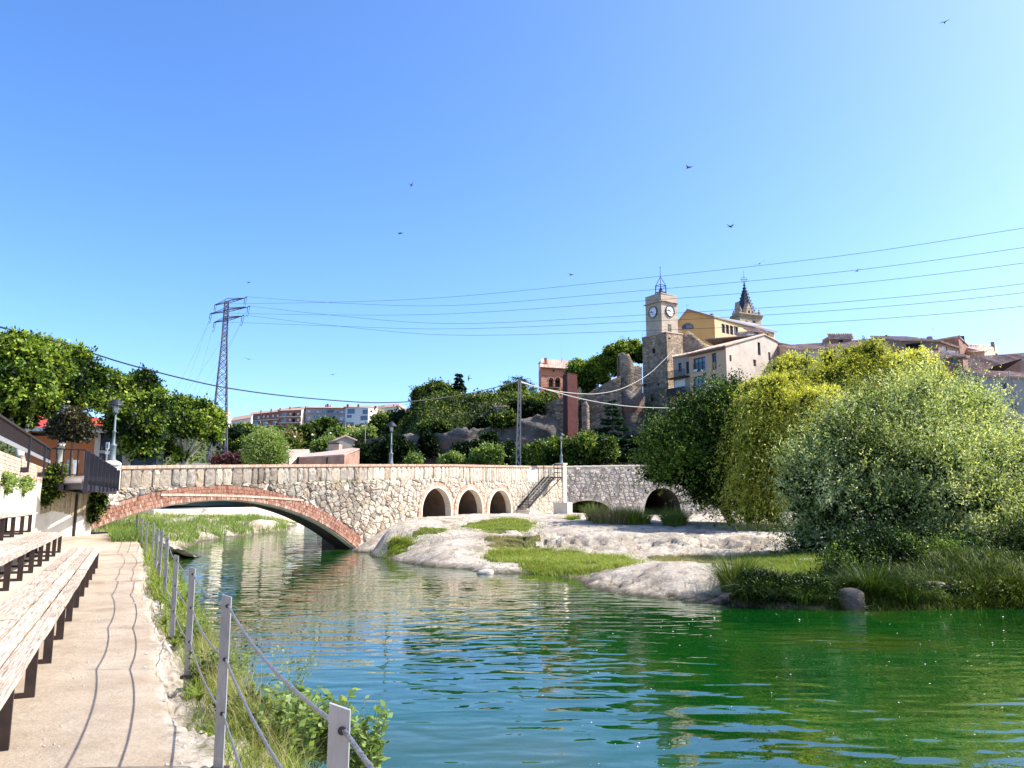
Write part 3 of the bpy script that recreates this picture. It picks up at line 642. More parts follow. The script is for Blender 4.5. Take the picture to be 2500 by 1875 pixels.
def wallbody(cols, d0, d1, P):
    """cols: (s, zlo, ztop), extruded between offsets d0 and d1."""
    mb = MB(); vs = []; fs = []
    for s, zl, zt in cols: vs += [P(s, zl, d0), P(s, zt, d0), P(s, zl, d1), P(s, zt, d1)]
    for i in range(len(cols) - 1):
        a, b = i * 4, i * 4 + 4
        if abs(cols[i][0] - cols[i + 1][0]) > 1e-6:
            fs += [(a, b, b + 1, a + 1), (a + 2, a + 3, b + 3, b + 2)]
        fs += [(a + 1, b + 1, b + 3, a + 3), (a, a + 2, b + 2, b)]
    fs += [(0, 1, 3, 2), tuple(len(cols) * 4 - 4 + k for k in (0, 2, 3, 1))]
    mb.add(vs, fs); return mb
def cols_for(topf):
    ss = sorted(set([round(x, 3) for x in np.arange(-.55, S_END, .22)] + [0, 14.2] + list(gap)))
    cols = []
    evs = []
    for c, r, zs in small: evs += [(c - r, c + r, c, r, zs)]
    out = []
    for s in ss:
        if any(e[0] - .02 < s < e[1] + .02 for e in evs): continue
        if 0 <= s <= 14.2:
            if s in (0, 14.2): out.append((s, -1.6 if s == 0 else intr(s), s)); out.append((s, intr(s) if s == 0 else -1.6, s)); continue
            out.append((s, intr(s), s))
        else: out.append((s, -1.6, s))
    for a, b, c, r, zs in evs:
        out.append((a, -1.6, a)); out.append((a + 1e-4, zs, a))
        for k in range(1, 24): x = c - r * math.cos(math.pi * k / 24); out.append((x, zlo_small(x, c, r, zs), x))
        out.append((b - 1e-4, zs, b)); out.append((b, -1.6, b))
    out = sorted(out, key=lambda e: e[0])
    return [(s, zl, topf(s)) for s, zl, _ in out]
def tfront(s):
    if s < 1.0: return min(2.05 + .25 * max(s, 0), ztop(1.0)) if s < .93 else ztop(s) - .12
    if gap[0] < s < gap[1]: return ztop(s) - .32
    return ztop(s) - .12
wallbody(cols_for(tfront), -.05, -.40, bp_).build('parapet_wall', m_mortar, bridge)
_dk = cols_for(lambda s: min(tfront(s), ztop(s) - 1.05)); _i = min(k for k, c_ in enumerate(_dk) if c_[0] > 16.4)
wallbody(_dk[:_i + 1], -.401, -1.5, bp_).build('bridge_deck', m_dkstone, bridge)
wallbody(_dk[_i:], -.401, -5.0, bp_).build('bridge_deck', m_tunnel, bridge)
wallbody([(s, ztop(s) - 1.3, ztop(s) - .1) for s in np.arange(1.0, S_END, 1.0)], -1.51, -1.8, bp_).build('rear_parapet', m_mortar, bridge)

def clip_poly(poly, px, py, nx, ny):
    out = []
    for i in range(len(poly)):
        a, b = poly[i], poly[(i + 1) % len(poly)]
        da = (a[0] - px) * nx + (a[1] - py) * ny; db = (b[0] - px) * nx + (b[1] - py) * ny
        if da <= 0: out.append(a)
        if (da <= 0) != (db <= 0): t = da / (da - db); out.append((a[0] + (b[0] - a[0]) * t, a[1] + (b[1] - a[1]) * t))
    return out
def area_c(poly):
    A = cx = cy = 0
    for i in range(len(poly)):
        x0, y0 = poly[i]; x1, y1 = poly[(i + 1) % len(poly)]; c = x0 * y1 - x1 * y0; A += c; cx += (x0 + x1) * c; cy += (y0 + y1) * c
    A /= 2
    if abs(A) < 1e-5: return 0, 0, 0
    return abs(A), cx / (6 * A), cy / (6 * A)
def voronoi(sites, box, rad):
    S = np.array(sites); res = []
    for i, (x, y) in enumerate(sites):
        d = np.hypot(S[:, 0] - x, S[:, 1] - y); nb = np.argsort(d)[1:15]
        poly = [(x - rad, y - rad), (x + rad, y - rad), (x + rad, y + rad), (x - rad, y + rad)]
        for j in nb:
            if d[j] > 2.2 * rad: break
            mx_, my = (x + S[j, 0]) / 2, (y + S[j, 1]) / 2
            poly = clip_poly(poly, mx_, my, S[j, 0] - x, S[j, 1] - y)
            if len(poly) < 3: break
        res.append(poly)
    return res
def stone_mesh(mb, poly, P, gap_, proud, rng, rough=1.0):
    A, cx, cy = area_c(poly)
    if A < .012: return False
    # drop very short edges, shrink for the mortar joint
    q_ = [p for i, p in enumerate(poly) if math.hypot(p[0] - poly[i - 1][0], p[1] - poly[i - 1][1]) > .05]
    if len(q_) < 4: return False
    sc = math.sqrt(A); n = len(q_)
    if sum((q_[i][0] * q_[(i + 1) % n][1] - q_[(i + 1) % n][0] * q_[i][1]) for i in range(n)) < 0: q_ = q_[::-1]
    pts = []
    for i in range(n):       # round the corners
        a, b, c = q_[i - 1], q_[i], q_[(i + 1) % n]
        f = rng.uniform(.08, .22)
        pts += [(b[0] + (a[0] - b[0]) * f, b[1] + (a[1] - b[1]) * f), (b[0] + (c[0] - b[0]) * f, b[1] + (c[1] - b[1]) * f)]
    pts = [(cx + (x - cx) * (1 - gap_ / sc) + rng.uniform(-.006, .006), cy + (y - cy) * (1 - gap_ / sc)) for x, y in pts]; n = len(pts)
    vs = [P(x, y, -.07) for x, y in pts]
    vs += [P(cx + (x - cx) * .95, cy + (y - cy) * .95, proud * rng.uniform(.3, .95)) for x, y in pts]
    vs += [P(cx + (x - cx) * .58, cy + (y - cy) * .58, proud * rng.uniform(.5, 1.35) * rough) for x, y in pts]
    vs += [P(cx + rng.uniform(-.03, .03), cy, proud * rng.uniform(.7, 1.2))]
    fs = []
    for r_ in range(2):
        for i in range(n): j = (i + 1) % n; fs.append((r_ * n + i, r_ * n + j, (r_ + 1) * n + j, (r_ + 1) * n + i))
    for i in range(n): fs.append((2 * n + i, 2 * n + (i + 1) % n, 3 * n))
    mb.add(vs, fs); return A
rng = random.Random(11)
cells = []
s = 1.0
while s < S_END - .3:                      # upright stones under the coping
    w = rng.uniform(.30, .56) if s < 24 else rng.uniform(.16, .30)
    h = rng.uniform(.70, .86) if s < 24 else rng.uniform(.92, 1.1)
    if not (gap[0] - .3 < s < gap[1] + .1):
        zt = ztop(s) - .15; k = rng.uniform(-.02, .02)
        cells.append([(s + k, zt - h), (s + w - k, zt - h + rng.uniform(-.06, .06)), (s + w, zt), (s, zt)])
    s += w
sites = []
z = -1.0; row = 0
while z < 3.6:
    s = -.5 + (row % 2) * .2
    while s < S_END:
        sites.append((s + rng.uniform(-.19, .19), z + rng.uniform(-.13, .13))); s += rng.uniform(.36, .60) if s < 21 else rng.uniform(.30, .46)
    z += rng.uniform(.27, .33); row += 1
RO = AR + .66
def near_ok(x, y):
    top = (ztop(x) - .86 if x < 24 else ztop(x) - 1.12) if x > 1.0 else 2.0
    if y > top + .12 or y < -1.05: return None
    cl = [(x, top, 0, 1)]
    if x < 16.5:
        dx, dy = x - AC, y - AZ; d = math.hypot(dx, dy)
        if d < RO - .05: return None
        if y < 1.2 and x < .2: return None
        cl.append((AC + dx / d * (RO + .02), AZ + dy / d * (RO + .02), -dx / d, -dy / d))
    if x > 18.5 and y < .35: return None
    for c, r, zs in small:
        ro = r + .36
        if abs(x - c) < ro + .45:
            if y > zs:
                dx, dy = x - c, y - zs; d = math.hypot(dx, dy)
                if d < ro - .04: return None
                cl.append((c + dx / d * ro, zs + dy / d * ro, -dx / d, -dy / d))
            else:
                if abs(x - c) < ro - .02: return None
                sg = 1 if x > c else -1; cl.append((c + sg * ro, y, -sg, 0))
    return cl
for poly, (x, y) in zip(voronoi(sites, None, .5), sites):
    cl = near_ok(x, y)
    if cl is None or len(poly) < 3: continue
    for c in cl: poly = clip_poly(poly, *c)
    if len(poly) >= 4: cells.append(poly)
info = sorted(cells, key=lambda p_: -area_c(p_)[0] * 900 / (30 + .85 * p_[0][0]) ** 2)
rest = MB(); nst = 0
for poly in info:
    big = nst < 300; mb = MB() if big else rest; mb.ti = rng.random()
    pr = rng.uniform(.035, .10) if poly[0][0] < 22 else rng.uniform(.025, .06)
    a = stone_mesh(mb, poly, bp_, .022, pr, rng)
    if a and big: mb.build('stone', m_stone if poly[0][0] < 13 + 5 * rng.random() else m_stonepale, bridge); nst += 1
tag(rest.build('small_stones', m_stonepale, bridge), kind='stuff')
# main arch ring of bricks on edge, in three courses, with a pale flat band laid across the crown
ring = MB(); th0 = math.asin((0 - AC) / AR); th1 = math.asin((14.25 - AC) / AR)
def rad(th, r, d): return bp_(AC + r * math.sin(th), AZ + r * math.cos(th), d)
bs0, bz0 = bsz(391, 1208); bs1, bz1 = bsz(736, 1221); bsm, bzm = bsz(547, 1210)
def bandz(s): t = (s - bs0) / (bs1 - bs0); tm = (bsm - bs0) / (bs1 - bs0); k = (bzm - (bz0 + (bz1 - bz0) * tm)) / (tm * (1 - tm)); return bz0 + (bz1 - bz0) * t + k * t * (1 - t)
for cidx in range(4):
    r0 = AR + .05 + cidx * .155; r1 = r0 + .143; st = .068 / AR; th = th0 - .015 + rng.random() * st
    while th < th1:
        t2 = th + st * .86; ring.ti = min(1, max(0, rng.gauss(.42 if cidx else .55, .27)))
        d = .035 + rng.uniform(0, .018)
        mid = AC + (r0 + .07) * math.sin(th); zz = AZ + (r0 + .07) * math.cos(th)
        if bs0 < mid < bs1 and zz > bandz(mid): ring.ti = min(ring.ti, .35); d += .004
        a = [rad(th, r0, -.06), rad(t2, r0, -.06), rad(t2, r1, -.06), rad(th, r1, -.06)]
        ring.prism(a, BN * (d + .06)); th += st
tag(ring.build('arch_brick', m_brick, bridge), kind='stuff')
band = MB(); s = bs0
while s < bs1:
    band.ti = .6 + .3 * rng.random(); z0, z1 = bandz(s), bandz(s + .26)
    band.prism([bp_(s, z0 - .045, -.05), bp_(s + .25, z1 - .045, -.05), bp_(s + .25, z1 + .045, -.05), bp_(s, z0 + .045, -.05)], BN * .12); s += .265
tag(band.build('flat_brick_band', m_brickpale, bridge), kind='stuff')
for c, r, zs in small:                     # small arches: pale inner edge, brick ring outside
    e = MB(); b = MB()
    def arc(mbx, ra, rb, n, g_, d0, d1):
        for k in range(n):
            t0, t1 = math.pi * (k + g_) / n, math.pi * (k + 1 - g_) / n
            P4 = [(c - ra * math.cos(t0), zs + ra * math.sin(t0)), (c - ra * math.cos(t1), zs + ra * math.sin(t1)), (c - rb * math.cos(t1), zs + rb * math.sin(t1)), (c - rb * math.cos(t0), zs + rb * math.sin(t0))]
            mbx.ti = rng.random(); mbx.prism([bp_(x, z_, d0) for x, z_ in P4], BN * (d1 - d0))
    arc(e, r - .001, r + .13, 26, 0, -.3, .055)
    for sg in (-1, 1): e.prism([bp_(c + sg * r, .2, -.3), bp_(c + sg * (r + .13), .2, -.3), bp_(c + sg * (r + .13), zs, -.3), bp_(c + sg * r, zs, -.3)], BN * .355)
    arc(b, r + .14, r + .34, 58, .08, -.1, .04)
    z_ = .3
    while z_ < zs:
        for sg in (-1, 1):
            b.ti = rng.random(); b.prism([bp_(c + sg * (r + .14), z_, -.1), bp_(c + sg * (r + .34), z_, -.1), bp_(c + sg * (r + .34), z_ + .065, -.1), bp_(c + sg * (r + .14), z_ + .065, -.1)], BN * .14)
        z_ += .078
    e.build('arch_edge', m_ringedge, bridge); tag(b.build('small_arch_brick', m_brickpale, bridge), kind='stuff')
cop = MB(); s = .95
while s < S_END:
    if not (gap[0] < s < gap[1]):
        zt = ztop(s); cop.ti = min(1, max(0, rng.gauss(.55, .2))); o_ = rng.uniform(-.006, .006)
        cop.prism([bp_(s, zt - .125, -.42), bp_(s + .064, zt - .125, -.42), bp_(s + .064, zt + o_, -.42), bp_(s, zt + o_, -.42)], BN * (.42 + .07 + rng.uniform(-.006, .006)))
    s += .074
tag(cop.build('coping_brick', m_brickpale, bridge), kind='stuff')
mb = MB(); s = S_END                         # end pier that carries a lamp
mb.prism([bp_(s - .28, -.6, -.5), bp_(s + .28, -.6, -.5), bp_(s + .24, ztop(s) + .10, -.5), bp_(s - .24, ztop(s) + .10, -.5)], BN * .62)
mb.prism([bp_(s - .33, ztop(s) + .10, -.55), bp_(s + .33, ztop(s) + .10, -.55), bp_(s + .33, ztop(s) + .20, -.55), bp_(s - .33, ztop(s) + .20, -.55)], BN * .72)
mb.build('end_pier', m_ringedge, bridge)
mb = MB(); s = .72
mb.prism([bp_(s - .26, 1.4, -.45), bp_(s + .26, 1.4, -.45), bp_(s + .24, ztop(1) + .02, -.45), bp_(s - .24, ztop(1) + .02, -.45)], BN * .5)
mb.lathe(bp_(s, ztop(1) + .02, -.2), [(.34, 0), (.34, .07), (.28, .12), (.2, .16)], 14)
mb.build('end_pier', m_ringedge, bridge)
# mortar cap, weeds growing from the joints
rg = np.random.default_rng(3); pts = []
for px, py in ((800, 1178), (862, 1176), (836, 1182), (1352, 1160)):
    s_, z_ = bsz(px, py)
    for k in range(45): pts.append(bp_(s_ + rng.gauss(0, .25), z_ + rng.gauss(0, .04), .03))
P = np.array([tuple(p_) for p_ in pts]); D = dirs(rg, len(P), .6) + np.array(BN) * .8
tag(part('wall_weeds', blade_mesh('wall_weeds', P, D, .22, .016, .9, LG['grass'], 5), None), 'grassy weeds growing from the joints of the stone bridge', 'weeds', kind='stuff')

# ---------------------------------------------------------------- second wall, turning away right of the pier
WU = Vector((.95, .312, 0)).normalized(); WN = Vector((WU.y, -WU.x, 0)); W0 = bp_(S_END + .28, 0, -.1)
def wp(s, z, d=0.): return W0 + WU * s + WN * d + Vector((0, 0, z))
def wsz(px, py):
    a, b = ray(px, py); t = (a * W0.y - W0.x) / (WU.x - a * WU.y); Y = W0.y + WU.y * t; return t, CAM_H + b * Y
c0, c1 = wsz(1384, 1250)[0], wsz(1488, 1250)[0]; czt = wsz(1436, 1222)[1]; czs = wsz(1384, 1246)[1]
d0_, d1_ = wsz(1572, 1250)[0], wsz(1665, 1250)[0]; dzt = wsz(1620, 1192)[1]; w_end = wsz(1880, 1200)[0]
def wtop(s): return float(np.interp(s, [0, wsz(1572, 1133)[0], w_end], [wsz(1374, 1137)[1], wsz(1572, 1134)[1], wsz(1572, 1134)[1] + .2]))
def wzlo(s):
    if c0 < s < c1: x = (s - c0) / (c1 - c0) * 2 - 1; return czs + (czt - czs) * math.sqrt(max(0, 1 - x * x))
    if d0_ < s < d1_: x = (s - d0_) / (d1_ - d0_) * 2 - 1; return .4 + (dzt - .4) * math.sqrt(max(0, 1 - abs(x) ** 2.4))
    return -.8
wall2 = thing('river_wall', 'high greyish rubble wall right of the bridge with a low arched culvert', 'wall', tuple(wp(5, 0)))
ss = sorted(set(list(np.arange(0, w_end, .25)) + [c0, c0 + 1e-4, c1 - 1e-4, c1, d0_, d0_ + 1e-4, d1_ - 1e-4, d1_]))
wallbody([(s, wzlo(s), wtop(s) - .1) for s in ss], -.05, -6.2, wp).build('wall_body', m_dkstone, wall2)
wallbody([(s, -.8, wtop(s) - .1) for s in ss], -6.21, -6.5, wp).build('rear_face', m_dkstone, wall2)
facem = M('weathered_wall_mortar', (.40, .35, .29), (.55, .49, .42), 1.2, .95, .05, 7, stain=((.28, .24, .19), .7, .5, .7))
wallbody([(s, wzlo(s) + .002, wtop(s) - .102) for s in ss], .0, -.049, wp).build('wall_face', facem, wall2)
mb = MB(); s = 0
while s < w_end: mb.ti = rng.random(); mb.prism([wp(s, wtop(s) - .1, -.45), wp(s + .78, wtop(s) - .1, -.45), wp(s + .78, wtop(s), -.45), wp(s, wtop(s), -.45)], WN * .5); s += .8
tag(mb.build('coping_slab', m_ringedge, wall2), kind='stuff')
sites = []; z = -.4
while z < 4.2:
    s = rng.uniform(0, .3)
    while s < 15: sites.append((s + rng.uniform(-.1, .1), z + rng.uniform(-.08, .08))); s += rng.uniform(.34, .56)
    z += rng.uniform(.25, .34)
m_wst = M('weathered_wall_stone', (.36, .32, .27), (.56, .50, .43), 4, .95, .03, 12, tint=[(0, (.33, .29, .24)), (.5, (.46, .41, .35)), (1, (.60, .54, .47))])
cc_ = []
for poly, (x, y) in zip(voronoi(sites, None, .5), sites):
    if y > wtop(x) - .5 and rng.random() < .6: continue
    if y < wzlo(x) + .2 or any(y < wzlo(x + k) + .1 for k in (-.25, .25)) or y > wtop(x) - .2: continue
    poly = clip_poly(poly, x, wtop(x) - .14, 0, 1)
    if len(poly) > 3: cc_.append(poly)
nst = 0; rest = MB()
for poly in sorted(cc_, key=lambda p_: -area_c(p_)[0]):
    mb = MB() if nst < 290 else rest; mb.ti = rng.random()
    if stone_mesh(mb, poly, wp, .05, rng.uniform(.03, .11), rng, 1.1) and nst < 290: mb.build('stone', m_wst, wall2); nst += 1
if rest.v: tag(rest.build('small_stones', m_wst, wall2), kind='stuff')
mb = MB(); mb.prism([wp(c0 + .7, -.6, -2.2), wp(c0 + 1.7, -.6, -2.2), wp(c0 + 1.7, 2.2, -2.2), wp(c0 + .7, 2.2, -2.2)], WN * -.08); mb.build('culvert_gate', m_navy, wall2)
# ---------------------------------------------------------------- steps and iron stair against the bridge
st = thing('metal_staircase', 'dark iron staircase with a railing rising to a small landing on the bridge', 'staircase', tuple(bp_(bsz(1265, 1235)[0], .9, .6)))
s_top, z_top = bsz(1322, 1165); s_bot, z_bot = bsz(1262, 1236)
s_top += .2
n = 12; f = MB()
for d in (.12, .95):
    f.beam(bp_(s_bot, z_bot - .1, d), bp_(s_top, z_top - .05, d), .05, .16)
f.build('stringer', m_navy, st)
for k in range(n):
    t = (k + .6) / n; mb = MB(); p0 = bp_(s_bot + (s_top - s_bot) * t, z_bot + (z_top - z_bot) * t, 0)
    mb.obox(p0 - BU * .11 + BN * .14, BU * .25, BN * .79, (0, 0, .035)); mb.build('tread', m_navy, st)
mb = MB(); mb.obox(bp_(s_top, z_top - .06, .05), BU * 1.15, BN * 1.0, (0, 0, .09)); mb.build('landing', m_navy, st)
mb = MB(); mb.beam(bp_(s_top + 1.1, z_top - .05, .95), bp_(s_top - .1, z_top - 1.5, .02), .05, .05); mb.build('strut', m_navy, st)
r_ = MB()
for d in (.95,):
    for hh in (.35, .65, .95): r_.tube([bp_(s_bot, z_bot + hh, d), bp_(s_top, z_top + hh, d)], .022, 5)
    for k in range(6):
        t = k / 5; p0 = bp_(s_bot + (s_top - s_bot) * t, z_bot + (z_top - z_bot) * t, d); r_.tube([p0, p0 + Vector((0, 0, .97))], .02, 5)
for hh in (.35, .65, .98):
    r_.tube([bp_(s_top, z_top + hh, .98), bp_(s_top + 1.15, z_top + hh, .98), bp_(s_top + 1.15, z_top + hh, .02)], .022, 5)
for a_, d in ((0, .98), (1.15, .98), (1.15, .05), (0, .1), (.55, .98)): r_.tube([bp_(s_top + a_, z_top - .3, d), bp_(s_top + a_, z_top + 1.0, d)], .024, 5)
r_.build('railing', m_navy, st)
t = thing('stone_steps', 'three pale stone steps at the foot of the iron staircase', 'steps', tuple(bp_(s_bot - .5, .4, .8)))
for k in range(3):
    mb = MB(); mb.obox(bp_(s_bot - .75 + .34 * k, .28, .02), BU * (1.5 - .34 * k), BN * (1.35 - .12 * k), (0, 0, .30 + .17 * k)); mb.build('step', m_ringedge, t)
mb = MB(); p0 = atz(1372, 1266, .32)
mb.prism([p0 + Vector(v) for v in ((-.62, -.35, -.3), (.35, -.75, -.3), (.75, .2, -.3), (-.25, .6, -.3))], (0, 0, 1.42)); cb = mb.build('concrete_block', m_render)
tag(cb, 'squat pale concrete block on the rock beside the culvert', 'block')

# ---------------------------------------------------------------- street lamps
def make_lamp(label, loc, sc=1., group='lantern street lamps on the bridge'):
    t = thing('street_lamp', label, 'street lamp', (0, 0, 0), group)
    MB().lathe((0, 0, 0), [(.15, 0), (.15, .05), (.115, .09), (.105, .55), (.13, .58), (.13, .62), (.06, .68), (.052, 1.1), (.075, 1.12), (.075, 1.16), (.045, 1.2), (.032, 1.86)], 12).build('pole', m_lamp, t, True)
    m_ = MB()
    for k in range(4): a = R(45 + 90 * k); m_.tube([(.03 * math.cos(a), .03 * math.sin(a), 1.80), (.13 * math.cos(a), .13 * math.sin(a), 1.93), (.15 * math.cos(a), .15 * math.sin(a), 2.2)], .009, 4)
    m_.lathe((0, 0, 1.86), [(.05, 0), (.10, .02), (.10, .04), (.02, .05)], 10); m_.build('lantern_frame', m_lamp, t)
    MB().lathe((0, 0, 1.90), [(.07, 0), (.11, .27)], 12).build('lantern_glass', m_lampw, t, True)
    MB().lathe((0, 0, 2.17), [(.29, 0), (.28, .03), (.15, .19), (.07, .25), (.03, .27), (.03, .31), (.005, .33)], 14).build('lamp_cap', m_navy, t)
    t.location = loc; t.scale = (sc,) * 3; t['_b'] = 0; del t['_b']; return t
lamp = make_lamp('nearest lantern lamp on the left end pier of the bridge in front of the trees', tuple(bp_(.72, ztop(1) + .18, -.2)), 1.0)
L2 = bsz(964, 1133); copy_tree(lamp, tuple(bp_(L2[0], ztop(L2[0]), -.3)), label='lantern lamp halfway along the bridge with the dark rock slope behind it')
copy_tree(lamp, tuple(bp_(S_END, ztop(S_END) + .2, -.2)), label='farthest lantern lamp on the pier beside the iron stair landing')

# ---------------------------------------------------------------- fence of steel posts and wire rope
posts_px = [(564, 1452, 533, 1872), (480, 1371, 458, 1631), (437, 1330, 421, 1532), (415, 1307, 401, 1453), (396, 1292, 387, 1412), (389, 1279, 378, 1391), (378, 1270, 371, 1357),
            (359, 1266, 355, 1349), (349, 1263, 343, 1335), (336, 1260, 332, 1322)]
pp = []
for x0, y0, x1, y1 in posts_px:
    p0 = atz(x1, y1, 0.0); pp.append(p0)
dirn = (pp[0] - pp[1]).normalized(); pp = [Vector((-.477, 2.22, 0))] + pp
dd = (pp[-1] - pp[-2]).normalized(); pp += [pp[-1] + QT * 1.3, pp[-1] + QT * 2.5]
pre = pp[0] - QT * 2.5
post_t = thing('fence_post', 'first', 'post', (0, 0, 0), 'steel posts of the rope fence')
def post_parts(t):
    m_ = MB(); w, th = .029, .0065
    m_.prism([(-w, -th, -.15), (w, -th, -.15), (w, -th, .982), (-w, -th, 1.0)], (0, 2 * th, 0)); m_.build('flat_bar', m_galv, t)
    for h in (.93, .62, .31):
        MB().tube([(.010, -.012, h), (.010, .012, h)], .012, 8).build('eyelet', m_navy, t)
    MB().box(-.05, .05, -.04, .04, -.02, .006).build('base_plate', m_iron, t)
post_parts(post_t)
nm = ['nearest flat steel post at the bottom edge with a rust streak', 'tall flat steel post second from the camera', 'third flat steel post from the camera by the water', 'fourth flat steel post from the camera', 'fifth flat steel post along the path', 'sixth flat steel post along the path', 'seventh flat steel post along the path',
      'eighth flat steel post along the path', 'ninth flat steel post along the path', 'tenth flat steel post near the arch', 'eleventh flat steel post close to the brick arch', 'twelfth flat steel post under the left side of the arch', 'last and farthest flat steel post under the arch']
tops = []
for i, p in enumerate(pp):
    t_, w_ = p.dot(QT), p.dot(QW); z = min(quay_z(t_, w_) * .4, 0) if i else -.0
    ang = math.atan2(QW.y, QW.x) - R(26) + random.uniform(-.06, .06)
    o = post_t if i == 0 else copy_tree(post_t)
    o.location = (p.x, p.y, z); o.rotation_euler = (random.uniform(-.01, .01), random.uniform(-.012, .012), ang); o['label'] = nm[i]
    bpy.context.view_layer.update(); tops.append([o.matrix_world @ Vector((.012, 0, h)) for h in (.93, .62, .31)])
def rope_mesh(pts, r, twist=True, n=8):
    """a laid wire rope: the tube's surface swells in a spiral."""
    fine = []
    for a, b in zip(pts[:-1], pts[1:]):
        L = (b - a).length; k = max(2, min(260, int(L / .012))) if L and min(a.y, b.y) < 6 else 8
        for i in range(k):
            t = i / k; fine.append(a.lerp(b, t) + Vector((0, 0, -.05 * L / 2.5 * 4 * t * (1 - t))))
    fine.append(pts[-1]); m_ = MB()
    vs = []; N_ = 9; dist = 0
    for i, p in enumerate(fine):
        if i: dist += (p - fine[i - 1]).length
        d = (fine[min(i + 1, len(fine) - 1)] - fine[max(0, i - 1)]).normalized(); a = d.cross(Vector((0, 0, 1))).normalized(); b = a.cross(d)
        for k in range(N_):
            th = 2 * math.pi * k / N_; rr = r * (1 + .16 * math.cos(6 * th / 2 * 2 - dist * 220) * (p.y < 6)); vs.append(p + (a * math.cos(th) + b * math.sin(th)) * rr)
    fs = [(i * N_ + k, i * N_ + (k + 1) % N_, (i + 1) * N_ + (k + 1) % N_, (i + 1) * N_ + k) for i in range(len(fine) - 1) for k in range(N_)]
    m_.add(vs, fs); return m_
for h, lab in enumerate(('topmost wire rope strung along the fence posts', 'middle wire rope strung through the fence posts', 'lowest wire rope strung through the fence posts')):
    first = tops[0][h] + (tops[0][h] - tops[1][h]) * .9
    o = rope_mesh([first] + [x[h] for x in tops], .0068).build('wire_rope', m_rope, smooth=False); tag(o, lab, 'wire rope', 'wire ropes of the fence')

# ---------------------------------------------------------------- terraces and benches
def qbox(mb, t0, t1, w0, w1, z0, z1): return mb.obox(q(t0, w0, z0), QT * (t1 - t0), QW * (w1 - w0), (0, 0, z1 - z0))
for i, (w0, w1, z1, t1) in enumerate(((-2.12, -1.34, .33, 22.6), (-3.0, -2.10, .83, 23.4))):
    mb = MB(); qbox(mb, -12, t1, w0, w1, -.2, z1); o = mb.build('terrace', m_conc); tag(o, kind='structure')
def bench(label, w0, w1, zg, zs, t0, t1, joints, t_leg, step, seed):
    rg = random.Random(seed); t = thing('bench', label, 'bench', tuple(q((t0 + t1) / 2, (w0 + w1) / 2, zg)), 'long plank benches on the terraces')
    nP = 4; gapw = .034; pw = (w1 - w0 + gapw) / nP - gapw
    js = [t0] + joints + [t1]
    for a, b in zip(js[:-1], js[1:]):
        for k in range(nP):
            m_ = MB(); wa = w0 + k * (pw + gapw) + rg.uniform(-.004, .004); za = zs + rg.uniform(-.007, .008); m_.ti = rg.random()
            e = rg.uniform(0, .02); n_ = 14; vs = []; L = b - a - .012
            for i in range(n_ + 1):
                tt = a + L * i / n_ + (e if i == n_ else 0); b_ = rg.uniform(-.003, .003); c_ = .005 * math.sin(i * 1.3 + k * 2)
                for (ww, zz) in ((0, 0), (pw, 0), (pw, -.045), (0, -.045)): vs.append(q(tt, wa + ww + b_, za + zz + c_ * (ww * 6)))
            fs = [(0, 1, 2, 3), tuple(n_ * 4 + x for x in (3, 2, 1, 0))]
            for i in range(n_):
                for x in range(4): y = (x + 1) % 4; fs.append((i * 4 + y, i * 4 + x, i * 4 + 4 + x, i * 4 + 4 + y))
            m_.add(vs, fs); m_.build('plank', m_wood, t)
    leg = None; tt = t_leg
    while tt < t1 - .02:
        h = zs - .045 - zg; W_ = w1 - w0 - .05
        m_ = MB(); U = .045; v = .075
        m_.obox(QW * (W_ - v), QT * U, QW * v, (0, 0, h)); m_.obox(Vector((0, 0, 0)), QT * U, QW * v, (0, 0, h))
        m_.obox(QW * (v + .0001), QT * U, QW * (W_ - 2 * v - .0002), (0, 0, .04)); m_.obox(QW * (v + .0001) + Vector((0, 0, h - .0405)), QT * U, QW * (W_ - 2 * v - .0002), (0, 0, .04))
        if leg is None: leg = m_.mesh('leg_frame', m_iron)
        o = bpy.data.objects.new('leg_frame', leg); o.location = q(tt, w0 + .03, zg + .002); link(o, t); tt += step
    return t
PR = -.565
bench('nearest long plank bench with weathered silver boards beside the path', PR - .62, PR, 0.0, .45, 1.6, 21.3, [8.75, 14.6], 3.05, 1.46, 1)
bench('second plank bench one terrace up from the path', -2.0, -1.40, .33, .79, 2.0, 22.5, [10.2, 16.3], 4.0, 1.46, 2)
bench('topmost plank bench below the beige wall', -2.62, -2.02, .83, 1.29, 3.0, 22.2, [12.9, 18.0], 5.2, 1.46, 3)

# ---------------------------------------------------------------- retaining wall with brick top behind the benches
TW = 27.3 * 1.0; wc = at(108, 1140, 26); TWE = Vector((wc.x, wc.y, 0)).dot(QT); WW = Vector((wc.x, wc.y, 0)).dot(QW)
wall1 = thing('retaining_wall', 'beige rendered wall with a stepped brick top behind the benches', 'wall', tuple(q(TWE - 5, WW)))
mb = MB(); mb.prism([q(-12, WW, -.2), q(TWE, WW, -.2), q(TWE - .0, WW - .0, 2.14), q(-12, WW, 2.14)], -QW * .5)
mb.build('wall_body', m_render, wall1)
mb = MB(); qbox(mb, -12, TWE - .02, WW - .46, WW - .03, 2.14, 2.66); mb.build('brick_bed', m_mortar, wall1)
bricks = []
for r_ in range(6):
    t0 = TWE - .02 - (r_ % 2) * .12
    while t0 > 12.0: bricks.append((t0, r_)); t0 -= .262
bme = None; rest = MB(); rg = random.Random(4); cnt = 0
